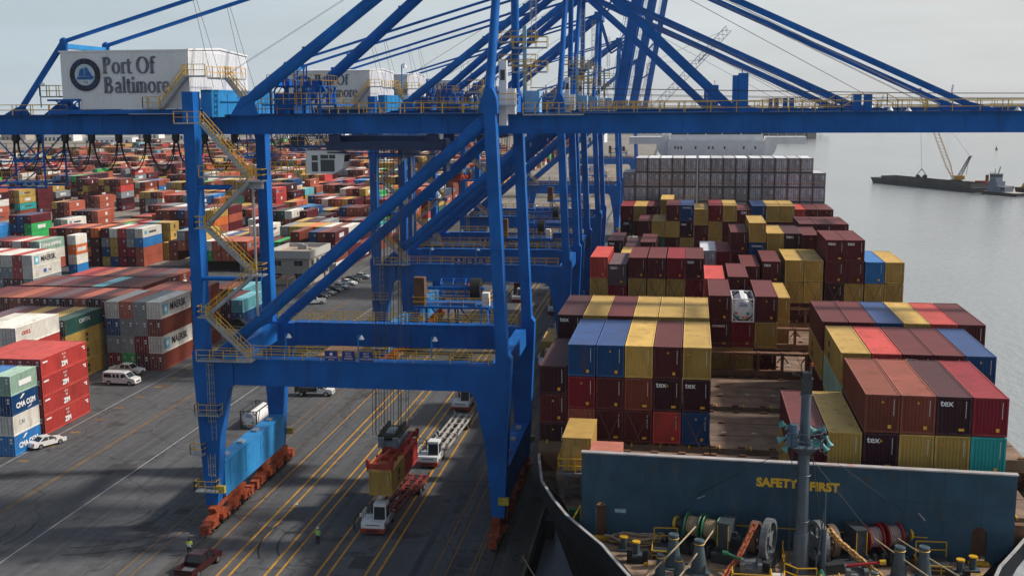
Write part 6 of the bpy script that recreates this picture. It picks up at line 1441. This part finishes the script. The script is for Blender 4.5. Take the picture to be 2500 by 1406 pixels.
# ---- office
of = thing('office_building', 'two storey beige office with flat roof and parapet beside the container yard', 'office building', (-93.4, 278, 0))
BEI = mat('office_wall', (.34, .31, .27), .8, noise=.06, dirt=(.25, .22, .19)); PAR = mat('parapet_panel', (.44, .43, .41), .7, noise=.05)
def OB(*a): return MB().bb(*a)
x0, x1, y0, y1 = -5.6, 4.9, -7.6, 8.6
b = OB(x0, x1, y0, y1, 0, 7.2); b.build('wall', BEI, of)
b = OB(x0-.5, x1+.5, y0-.5, y0, 6.6, 8.5); b.bb(x0-.5, x1+.5, y1, y1+.5, 6.6, 8.5); b.bb(x0-.5, x0, y0, y1, 6.6, 8.5); b.bb(x1, x1+.5, y0, y1, 6.6, 8.5); b.build('parapet', PAR, of)
rf_ = OB(x0, x1, y0, y1, 7.2, 7.5).build('roof', mat('roof_gravel', (.42, .33, .25), .9, noise=.1, nscale=.5), of)
for (x, y, w_, h_) in ((-1.5, 3, 1.4, 1.5), (-.1, 3.2, .9, 1.2), (1.4, 2.6, .9, .4)): OB(x, x+w_, y, y+w_, 7.5, 7.5+h_).build('roof_unit', GREY, rf_)
for x in (-4.6, .9):
    for z in (1.4, 4.6): f = OB(x, x+2.4, y0-.06, y0, z, z+1.5).build('window', PAR, of); OB(x+.1, x+1.15, y0-.09, y0-.05, z+.1, z+1.4).bb(x+1.25, x+2.3, y0-.09, y0-.05, z+.1, z+1.4).build('pane', GLASS, f)
for y in range(-6, 8, 4):
    for z in (1.2, 4.6): f = OB(x1, x1+.06, y, y+2, z, z+1.5).build('window', PAR, of); OB(x1+.05, x1+.09, y+.1, y+1.9, z+.1, z+1.4).build('pane', GLASS, f)
OB(x1+.02, x1+2.0, -5, 8, 3.4, 3.55).build('canopy', PAR, of)
OB(x1+.0, x1+.1, 4.2, 5.4, 0, 2.2).build('door', DARK, of)
b = MB()
for x in (-10, -1.2):
    for y in (-20, -14.6): b.bb(x-.12, x+.12, y-.12, y+.12, 0, 3.3)
for y in (-20, -14.6): b.bb(-10.1, -1, y-.1, y+.1, 3.2, 3.4)
for i in range(5): b.bb(-10+i*2.2-.06, -10+i*2.2+.06, -20, -14.6, 3.4, 3.5)
o = b.build('pergola', mat('pergola_timber', (.45, .24, .14), .7)); o.location = (-88.5, 277, 0); tag(o, 'bare salmon coloured timber pergola before the office', 'pergola')
# forklift, blocks, skip, lamp masts in the yard
fk = thing('forklift', 'yellow forklift parked beyond the zigzag stairs', 'forklift', (-83.2, 226.8, 0))
MB().bb(-1.1, 1.1, -1.6, 1.6, .5, 1.6).bb(-1, 1, .6, 1.7, 1.4, 2.1).build('body', YEL, fk); MB().beam((-.6, -1.8, .2), (-.9, -1.9, 4.6), .16).beam((.6, -1.8, .2), (.3, -1.9, 4.6), .16).beam((-.9, -1.9, 4.5), (.3, -1.9, 4.5), .14).build('mast', YEL, fk)
MB().rail([(-.9, -1, 1.6), (.9, -1, 1.6), (.9, .9, 1.6), (-.9, .9, 1.6), (-.9, -1, 1.6)], 1.6, .08, (), 2).bb(-.95, .95, -1, 1, 3.2, 3.3).build('cab_frame', DARK, fk)
for x in (-1, 1):
    for y in (-1.2, 1.2): MB().tube((x-.2, y, .45), (x+.2, y, .45), .45, 16).build('wheel', BLACK, fk)
def lightmast(x, y, h, label):
    o = thing('light_mast', label, 'light mast', (x, y, 0), 0, 'tall light masts in the yard')
    MB().tube((0, 0, 0), (0, 0, h), .28, 8, .14).build('pole', GALV, o); b = MB().bb(-1.6, 1.6, -.1, .1, h-.1, h+.1)
    b.build('crossarm', GALV, o)
    for k in (-1.3, -.5, .5, 1.3): MB().tube((k, 0, h), (k, -.25, h-.5), .12, 8, .32).build('floodlight', WHITE, o)
for i, (x, y, h) in enumerate(((-420, 700, 38), (-560, 820, 36), (-250, 560, 30), (-160, 620, 34), (-330, 930, 38), (-130, 900, 36), (-520, 640, 30))): lightmast(x, y, h, 'tall light mast ' + ('left of the white machine house', 'farthest left on the horizon', 'seen below the girder left of the leg', 'behind the stairs', 'far off behind the yard', 'far off between crane masts', 'at the left frame edge')[i])
for (x, y, z0, w) in ((-22.3, 87.5, 0, 'yellow skip at the bottom edge of the frame'),):
    b = MB().hexa([(-1.1, -.8, 0), (1.1, -.8, 0), (1.1, .8, 0), (-1.1, .8, 0), (-1.4, -1.1, 1.1), (1.4, -1.1, 1.1), (1.4, 1.1, 1.1), (-1.4, 1.1, 1.1)]); b.bb(-1.5, 1.5, -1.2, -1.05, .95, 1.1).bb(-1.5, 1.5, 1.05, 1.2, .95, 1.1); o = b.build('skip', YEL); o.location = (x+.6, y+6.5, 0); tag(o, w, 'skip')
random.seed(5)
# ---- people
def person(loc, rz, label, vest, trousers, hat, arm=0):
    o = thing('person', label, 'person', loc, rz)
    J = dict(pel=(0, 0, .93), sp=(0, .01, 1.15), ch=(0, .02, 1.36), nk=(0, .02, 1.52), hd=(0, 0, 1.62), hl=(-.09, 0, .9), hr=(.09, 0, .9), kl=(-.11, -.02, .5), kr=(.12, .02, .5), al=(-.12, .03, .09), ar=(.14, .07, .09),
             tl=(-.13, -.14, .03), tr=(.16, -.10, .03), sl=(-.19, .02, 1.42), sr=(.19, .02, 1.42), el=(-.26, .02, 1.13), er=(.27, .0, 1.14), wl=(-.2, -.16, .98), wr=(.24 if not arm else .2, -.18, .98 if not arm else 1.1))
    E_ = [('pel', 'sp'), ('sp', 'ch'), ('ch', 'nk'), ('nk', 'hd'), ('pel', 'hl'), ('pel', 'hr'), ('hl', 'kl'), ('hr', 'kr'), ('kl', 'al'), ('kr', 'ar'), ('al', 'tl'), ('ar', 'tr'), ('ch', 'sl'), ('ch', 'sr'), ('sl', 'el'), ('sr', 'er'), ('el', 'wl'), ('er', 'wr')]
    for s, wn in ((-1, 'wl'), (1, 'wr')):
        w = Vector(J[wn])
        J[wn+'p'] = tuple(w+Vector((0, -.07, -.03))); E_.append((wn, wn+'p'))
        for i, dx in enumerate((-.03, -.01, .01, .03)): J[f'{wn}f{i}'] = tuple(w+Vector((dx*1.2, -.13, -.045))); J[f'{wn}g{i}'] = tuple(w+Vector((dx*1.1, -.155-.01*(i in (1, 2)), -.08))); E_ += [(wn+'p', f'{wn}f{i}'), (f'{wn}f{i}', f'{wn}g{i}')]
        J[wn+'t'] = tuple(w+Vector((-s*.05, -.08, -.03))); E_.append((wn, wn+'t'))
    rad = dict(pel=(.15, .11), sp=(.14, .1), ch=(.17, .11), nk=(.055, .055), hd=(.085, .1), hl=(.09, .09), hr=(.09, .09), kl=(.06, .065), kr=(.06, .065), al=(.045, .045), ar=(.045, .045), tl=(.045, .035), tr=(.045, .035), sl=(.07, .07), sr=(.07, .07), el=(.05, .05), er=(.05, .05), wl=(.033, .033), wr=(.033, .033))
    ks = list(J); me = bpy.data.meshes.new('body'); me.from_pydata([J[k] for k in ks], [(ks.index(a), ks.index(b_)) for a, b_ in E_], [])
    b = link('body', me, o); md = b.modifiers.new('skin', 'SKIN')
    for i, k in enumerate(ks): r = rad.get(k, (.012, .012) if ('f' in k or 'g' in k or k.endswith('t')) else (.035, .02)); me.skin_vertices[0].data[i].radius = r; me.skin_vertices[0].data[i].use_root = (k == 'pel')
    b.modifiers.new('sub', 'SUBSURF').levels = 1; b.modifiers['sub'].render_levels = 1
    me.materials.append(mat('skin_tone', (.25, .13, .08), .6))
    def shell(n_, segs, m_):
        q = MB()
        for (a, c_, r0, r1, fy) in segs:
            a, c_ = Vector(a), Vector(c_); t = MB().tube((0, 0, 0), (0, 0, (c_-a).length), r0, 14, r1); M = Matrix.Translation(a) @ (c_-a).to_track_quat('Z', 'X').to_matrix().to_4x4(); S = Matrix.Diagonal((1, fy, 1, 1))
            t.xf(S); t.xf(M); q.add(t.v, t.f)
        return q.build(n_, m_, o, True)
    J_ = {k: Vector(v) for k, v in J.items()}
    up = Matrix.Diagonal((1, 1, 1, 1))
    v = MB()
    for z0, z1, a, c_, e, f in ((.86, 1.15, .2, .13, .185, .13), (1.15, 1.42, .185, .13, .21, .135), (1.42, 1.53, .21, .135, .08, .08)):
        n = 16; P = [(a*math.cos(2*math.pi*i/n), .01+c_*math.sin(2*math.pi*i/n), z0) for i in range(n)] + [(e*math.cos(2*math.pi*i/n), .01+f*math.sin(2*math.pi*i/n), z1) for i in range(n)]
        v.add(P, [(i, (i+1) % n, n+(i+1) % n, n+i) for i in range(n)])
    for s in ('l', 'r'): v.tube(J_['s'+s], J_['e'+s], .085, 12, .07); v.tube(J_['e'+s], J_['w'+s], .07, 12, .05)
    vo = v.build('jacket', vest, o, True)
    t = MB()
    for z, r1, r2 in ((.93, .202, .142), (1.2, .192, .137)):
        n = 16
        for k in (0,): P = [(r1*math.cos(2*math.pi*i/n), .01+r2*math.sin(2*math.pi*i/n), z+zz) for zz in (0, .05) for i in range(n)]; t.add(P, [(i, (i+1) % n, n+(i+1) % n, n+i) for i in range(n)])
    for s in (-.09, .09): t.bb(s-.022, s+.022, -.15, -.135, .98, 1.45); t.bb(s-.022, s+.022, .15, .165, .98, 1.45)
    t.build('reflective_bands', mat('reflective_silver', (.7, .72, .7), .3), vo)
    l = MB()
    for s in ('l', 'r'): l.tube(J_['h'+s]+Vector((0, 0, .06)), J_['k'+s], .115, 12, .085); l.tube(J_['k'+s], J_['a'+s]-Vector((0, 0, .0)), .085, 12, .075)
    l.tube((0, 0, .84), (0, 0, .97), .17, 14, .17); l.build('trousers', trousers, o, True)
    bt = MB()
    for s in ('a', 't'): pass
    for a, c_ in (('al', 'tl'), ('ar', 'tr')): bt.beam(J_[a]+Vector((0, .06, -.04)), J_[c_]+Vector((0, -.02, .015)), .1, .09)
    bt.build('boots', BLACK, o)
    if hat is not None:
        h = MB().tube((0, 0, 1.68), (0, 0, 1.74), .125, 16, .115); h.tube((0, 0, 1.74), (0, 0, 1.8), .115, 16, .06); h.tube((0, -.02, 1.67), (0, -.02, 1.69), .15, 16); h.build('hard_hat', hat, o, True)
    else: MB().tube((0, .02, 1.6), (0, .01, 1.77), .105, 14, .07).tube((0, .03, 1.45), (0, .03, 1.62), .12, 14, .1).build('hood', BLACK, o, True)
    f = MB().box((0, -.105, 1.62), (.025, .04, .05)); f.build('nose', mat('skin_tone', None), o); MB().box((-.035, -.096, 1.655), (.03, .02, .014)).box((.035, -.096, 1.655), (.03, .02, .014)).build('eyes', BLACK, o); MB().box((0, -.094, 1.57), (.05, .02, .01)).build('mouth', mat('lip', (.2, .06, .05)), o)
    return o
HIV = mat('hi_vis_green', (.28, .62, .02), .6, noise=.05); HIY = mat('hi_vis_yellow', (.5, .72, .02), .6, noise=.05)
person((-34.9, 106.4, 0), R(170), 'standing person in green hi-vis vest, white hard hat and dark trousers among yellow lane lines', HIV, mat('dark_trousers', (.012, .013, .02), .8), WHITE)
person((-46.75, 102.0, 0), R(-160), 'person in bright yellow hi-vis jacket and black hood behind the maroon pickup, holding papers', HIY, mat('dark_trousers', (0, 0, 0)), None, 1)
o = MB().bb(-.11, .11, -.02, .02, -.15, .15).build('papers', WHITE); o.location = (-46.55, 101.7, 1.1); tag(o, 'white papers held by the person in the yellow jacket', 'papers')
o = MB().bb(-.2, .2, -.12, .12, 0, .05).bb(-.05, .15, -.1, .05, .05, .1).build('litter', WHITE); o.location = (-40.9, 117.3, .0); tag(o, 'scrap of white litter on the quay beside the orange bogies', 'litter')
# ================================================================ harbour craft and far things
BG_ = Vector((125, 712, -3.2)); u_ = (Vector((176, 604, 0))-Vector((125, 712, 0))).normalized(); ang = math.atan2(u_.y, u_.x)
LB = 92
barge = thing('hopper_barge', 'long low dark barge lying on the grey water at right', 'barge', BG_, ang)
b = MB().hexa([(2.5, -5.5, 0), (LB, -5.5, 0), (LB, 5.5, 0), (2.5, 5.5, 0), (0, -5.5, 3.1), (LB+.5, -5.5, 2.6), (LB+.5, 5.5, 2.6), (0, 5.5, 3.1)]); b.build('hull', mat('barge_dark', (.02, .03, .035), .6, noise=.3, nscale=.3, dirt=RUST, dirt_amt=.3), barge)
c = MB()
for s in (-5, 5): c.bb(10, LB-4, s-.15, s+.15, 2.6, 4.6)
for x in (10, LB-4): c.bb(x-.15, x+.15, -5, 5, 2.6, 4.6)
for i in range(24): c.bb(12+i*3.1, 12.2+i*3.1, -5.3, -5.1, 2.6, 4.5)
c.build('coaming', mat('coaming_dark', (.05, .05, .05), .7, noise=.3), barge); MB().bb(.8, 10, -5.2, 5.2, 2.9, 3.0).build('foredeck', mat('barge_deck', (.22, .19, .16), .8, noise=.2), barge)
cr = thing('crane_barge', 'rust red barge carrying a crawler crane behind the long barge', 'crane barge', BG_+u_*56+Vector((8, 9, 0)), ang)
MB().hexa([(0, -5, 0), (44, -5, 0), (44, 5, 0), (0, 5, 0), (-1, -5, 3.2), (45, -5, 3.2), (45, 5, 3.2), (-1, 5, 3.2)]).build('hull', mat('barge_red', (.20, .035, .025), .7, noise=.3, nscale=.4), cr)
MB().bb(24, 34, -3, 3, 3.2, 5.2).bb(14, 20, -2, 0, 3.2, 4.4).build('deckhouse', mat('deckhouse_red', (.25, .05, .03), .7, noise=.3), cr); MB().tube((30, 0, 5), (30, 0, 8.6), .9, 12).build('spud', RUSTM, cr)
k = thing('crawler_crane', 'crawler crane with long orange lattice boom standing on the red barge', 'crane', BG_+u_*61+Vector((8, 9, 3.2)), 0)
MB().bb(-3, 3, -2.6, -1.6, 0, 1.2).bb(-3, 3, 1.6, 2.6, 0, 1.2).build('tracks', BLACK, k); MB().bb(-2.0, 4.2, -1.6, 1.6, 1.4, 3.6).build('house', mat('crane_house_yellow', (.5, .3, .03), .6), k); MB().bb(-2.7, -1.6, -1.9, -.6, 1.5, 3.9).build('cab', WHITE, k)
l = MB(); A0, A1 = Vector((-1.8, 0, 2.2)), Vector((-22, 0, 52))
d_ = (A1-A0).normalized(); s1 = Vector((0, 1, 0)); s2 = d_.cross(s1)
def cn(t, i, j): w = .25+1.0*min(1, t*8, (1-t)*6+.1); return A0.lerp(A1, t)+s1*i*w+s2*j*w
nseg = 26
for q in range(nseg):
    for i, j in ((-1, -1), (1, -1), (1, 1), (-1, 1)): l.beam(cn(q/nseg, i, j), cn((q+1)/nseg, i, j), .2)
    l.beam(cn(q/nseg, -1, -1), cn((q+1)/nseg, -1, 1), .12); l.beam(cn(q/nseg, 1, -1), cn((q+1)/nseg, 1, 1), .12); l.beam(cn(q/nseg, -1, -1), cn((q+1)/nseg, 1, -1), .12)
l.build('lattice_boom', mat('boom_orange', (.55, .27, .08), .6), k)
l = MB(); m0, m1 = Vector((1, 0, 3.5)), Vector((6.6, 0, 14.5))
for s in (-1, 1): l.beam(m0+Vector((0, s*1.2, 0)), m1+Vector((0, s*.6, 0)), .3); l.beam(m0+Vector((1.6, s*1.2, 0)), m1+Vector((.8, s*.6, 0)), .3)
for q in range(5): l.beam(m0.lerp(m1, q/5)+Vector((0, -1, 0)), m0.lerp(m1, (q+1)/5)+Vector((1.3, -1, 0)), .16)
l.build('gantry_mast', DARK, k); MB().tube(m1, A1, .06, 4).tube(m1, (5.3, 0, 4), .12, 4).tube(A1, (-19.6, -4, 6.8), .07, 4).build('pendant_ropes', ROPE, k)
gb = thing('clamshell_bucket', 'open black clamshell grab hanging over the long barge', 'grab bucket', k.location+Vector((-19.6, -4, 2.2)))
b = MB()
for s in (-1, 1): b.prism([(s*.3, 0.9), (s*1.6, 2.2), (s*3.0, 1.6), (s*2.9, .3), (s*1.9, -.6)][::s], -1, 1); b.beam((s*2.6, 0, 1.8), (s*.3, 0, 5.0), .3)
b.bb(-.5, .5, -.5, .5, 4.6, 5.2); b.build('jaws', BLACK, gb)
tug = thing('tugboat', 'grey and white tugboat pushing at the near end of the barges', 'tugboat', BG_+u_*(LB+4)+Vector((0, 0, 0)), ang)
MB().prism([(0, -4.2), (20, -4.2), (24, -3), (24, 3), (20, 4.2), (0, 4.2)], 0, 1.6, 'z').build('hull', BLACK, tug); MB().bb(.5, 23.5, -3.9, 3.9, 1.6, 1.7).build('deck', mat('tug_deck', (.4, .38, .35), .8), tug)
b = MB().bb(2, 12, -3, 3, 1.7, 4.4).bb(2.5, 9, -2.6, 2.6, 4.4, 6.8).bb(3, 7.4, -2.2, 2.2, 6.8, 10.4).bb(9.5, 15, -2.4, 2.4, 1.7, 4.2); b.bb(2.6, 7.8, -2.6, 2.6, 10.4, 10.6); hs = b.build('deckhouse', mat('tug_house', (.14, .17, .22), .6, noise=.2), tug)
MB().bb(2.95, 7.45, -2.25, 2.25, 9.0, 10.0).build('windows', GLASS, hs); MB().bb(10, 14.6, -2.45, 2.45, 2.8, 3.8).build('windows', GLASS, hs); MB().beam((4, 0, 10.6), (4.2, 0, 13), .2).beam((6.5, 0, 10.6), (7.6, .3, 14.4), .35).rail([(3, -2.2, 10.6), (7.4, -2.2, 10.6)], .8, .07, (), 1).build('mast', DARK, tug)
w2 = thing('work_boat', 'small dark work boat with yellow winch behind the tugboat', 'boat', BG_+u_*(LB+16)+Vector((14, 22, 0)), ang)
MB().hexa([(0, -3, 0), (16, -3, 0), (16, 3, 0), (0, 3, 0), (-1, -3.2, 2.6), (19, -3.2, 2.6), (19, 3.2, 2.6), (-1, 3.2, 2.6)]).build('hull', mat('boat_brown', (.06, .035, .025), .7), w2); MB().prism([(2, 2.6), (8, 2.6), (6.4, 5), (3.6, 5)], -1.6, 1.6).build('winch_housing', YEL, w2); MB().tube((5, 0, 5), (5, 0, 7.4), .9, 10).build('winch_drum', DARK, w2)
bu = thing('buoy', 'small green channel buoy floating alone on the open water', 'buoy', (325.7, 1207.3, -3.2)); MB().tube((0, 0, -.3), (0, 0, 1.0), 1.3, 14).build('float', mat('buoy_green', (.03, .10, .08), .6), bu); MB().tube((0, 0, 1.0), (0, 0, 3.8), .7, 8, .2).build('tower', MATS['buoy_green'], bu)
# distant cranes and ships above the far rail line
def lattice(par, name, a, b_, w, n_, m_, t=.5):
    l = MB(); a, b_ = Vector(a), Vector(b_); d = (b_-a).normalized(); s1 = Vector((0, 1, 0)); s2 = d.cross(s1)
    P = lambda q, i, j: a.lerp(b_, q/n_)+s1*i*w+s2*j*w
    for q in range(n_):
        for i, j in ((-1, -1), (1, -1), (1, 1), (-1, 1)): l.beam(P(q, i, j), P(q+1, i, j), t)
        l.beam(P(q, -1, -1), P(q+1, -1, 1), t*.7); l.beam(P(q, -1, 1), P(q+1, -1, -1), t*.7)
    return l.build(name, m_, par)
PALE = mat('pale_blue_steel', (.45, .50, .60), .6); REDW = mat('faded_red_steel', (.62, .22, .18), .6)
fc = thing('harbour_crane', 'distant pale crane with a long raised lattice boom and red tower', 'crane', (-25, 1500, 0))
lattice(fc, 'boom', (2, 0, 36), (96, 0, 138), 4.6, 20, PALE, .9)
lattice(fc, 'tower', (-2, 0, 30), (-4, 0, 96), 2.4, 12, REDW, .6); MB().bb(-14, 10, -6, 6, 0, 4).beam((-14, 0, 4), (-3, 0, 32), 1.6).beam((8, 0, 4), (0, 0, 32), 1.6).beam((-22, 0, 24), (0, 0, 40), 1.6).build('base', PALE, fc)
MB().tube((-4, 0, 96), (96, 0, 138), .25, 4).tube((-4, 0, 96), (60, 0, 99), .25, 4).tube((-4, 0, 96), (-20, 0, 28), .3, 4).build('stay_ropes', GREY, fc)
o = MB().bb(-8, 8, -4.9, -4.7, -.9, .9).build('dark_stripe', mat('faded_dark_lettering', (.2, .22, .28)), fc); o.location = (64, -1, 102); o.rotation_euler = (0, R(-47), 0)
def small_crane(x, y, h, label, m_=BLUE2):
    o = thing('distant_crane', label, 'crane', (x, y, 0), 0, 'far off cranes on the horizon')
    MB().beam((-6, 0, 0), (-3, 0, h*.42), 1.4).beam((8, 0, 0), (5, 0, h*.42), 1.4).beam((-9, 0, h*.42), (12, 0, h*.42), 2).build('portal', m_, o); lattice(o, 'jib', (0, 0, h*.42), (7, 0, h), 1.3, 8, m_, .7)
    return o
small_crane(690, 3000, 88, 'thin raised blue crane jib on the horizon at right, just left of the boom end')
small_crane(640, 3000, 40, 'lower blue crane left of the thin raised one on the horizon'); small_crane(60, 1650, 62, 'pale blue crane on the horizon beside the tilted inner stays', PALE); small_crane(505, 2900, 62, 'pale grey lattice crane on the horizon between the two long stays', PALE)
small_crane(-900, 2000, 46, 'tiny crane on the left horizon past the service cage', GREY)
fs = thing('moored_ship', 'distant dark ship with white house on the horizon behind the crane booms', 'ship', (60, 1560, -3))
MB().prism([(-20, -8), (120, -8), (132, 0), (120, 8), (-20, 8)], 0, 16, 'z').build('hull', DARK, fs); MB().bb(-16, 16, -7, 7, 16, 26).bb(-10, 6, -6, 6, 26, 32).build('deckhouse', WHITE, fs); MB().beam((4, 0, 32), (4, 0, 42), 1.2).beam((60, 0, 16), (60, 0, 34), 1.6).beam((95, 0, 16), (95, 0, 32), 1.6).build('mast', DARK, fs)
# sheds and houses at the far side
random.seed(33)
for i in range(26):
    x = -1350+i*50+random.uniform(-12, 12); y = 1240+random.uniform(0, 330); w_, d2, h_ = random.uniform(22, 60), random.uniform(15, 30), random.uniform(6, 13)
    s = thing('warehouse', f"far {random.choice(('white', 'pale', 'grey'))} warehouse behind the yard, {ORD[i % 16]} from left in the {'left' if i < 16 else 'right'} part of the row", 'warehouse', (x, y, 0), random.uniform(-.2, .2), 'far warehouses behind the yard')
    m_ = random.choice((WHITE, CLAD, BEI)); MB().bb(-w_/2, w_/2, -d2/2, d2/2, 0, h_).build('wall', m_, s); MB().prism([(-d2/2-.5, h_), (d2/2+.5, h_), (0, h_+2.2)], -w_/2-.5, w_/2+.5, 'x').build('roof', GREY, s)
    g = MB()
    for k_ in range(int(w_/6)): g.bb(-w_/2+2+k_*6, -w_/2+5+k_*6, -d2/2-.1, -d2/2+.05, .2, h_*.55)
    g.build('loading_doors', DARK, s)
for i in range(30):
    x = -1050+random.uniform(0, 960); y = 1060+random.uniform(0, 140)
t = MB()
for i in range(1500):
    x = random.uniform(-3400, 250); y = random.uniform(1720, 2500); s_ = random.uniform(4, 9); z = random.uniform(4, 16)
    for q in range(3): a = random.uniform(0, 6.28); n0 = Vector((math.cos(a), math.sin(a), random.uniform(-.3, .8))).normalized(); c_ = Vector((x+random.uniform(-s_, s_), y, z+random.uniform(-s_, s_)*.5)); e1 = n0.orthogonal().normalized()*s_*.6; e2 = n0.cross(e1); t.add([c_-e1-e2*.7, c_+e1*.9-e2, c_+e1+e2*.8, c_-e1*.6+e2], [(0, 1, 2, 3)])
tag(t.build('distant_woodland', mat('leaf_dark', (.05, .065, .035), .9, noise=.4, nscale=.1)), 'dark line of trees on the far horizon at left', 'woodland', kind='stuff')
# ================================================================ haze
hz = bpy.data.meshes.new('haze'); bm = bmesh.new(); bmesh.ops.create_cube(bm, size=1); bm.to_mesh(hz); bm.free()
ho = bpy.data.objects.new('haze', hz); col.objects.link(ho); ho['kind'] = 'stuff'
X0, X1, Y0_, Y1_, Z0, Z1 = -4000, 9500, -400, 16500, -9.2, 175
ho.location = ((X0+X1)/2, (Y0_+Y1_)/2, (Z0+Z1)/2); ho.scale = (X1-X0, Y1_-Y0_, Z1-Z0)
hm = bpy.data.materials.new('haze_air'); hm.use_nodes = True; t = hm.node_tree; t.nodes.clear()
v = t.nodes.new('ShaderNodeVolumePrincipled'); v.inputs['Color'].default_value = (.97, .98, 1, 1); v.inputs['Density'].default_value = .00006; v.inputs['Anisotropy'].default_value = .1
o_ = t.nodes.new('ShaderNodeOutputMaterial'); t.links.new(v.outputs[0], o_.inputs['Volume']); hz.materials.append(hm)
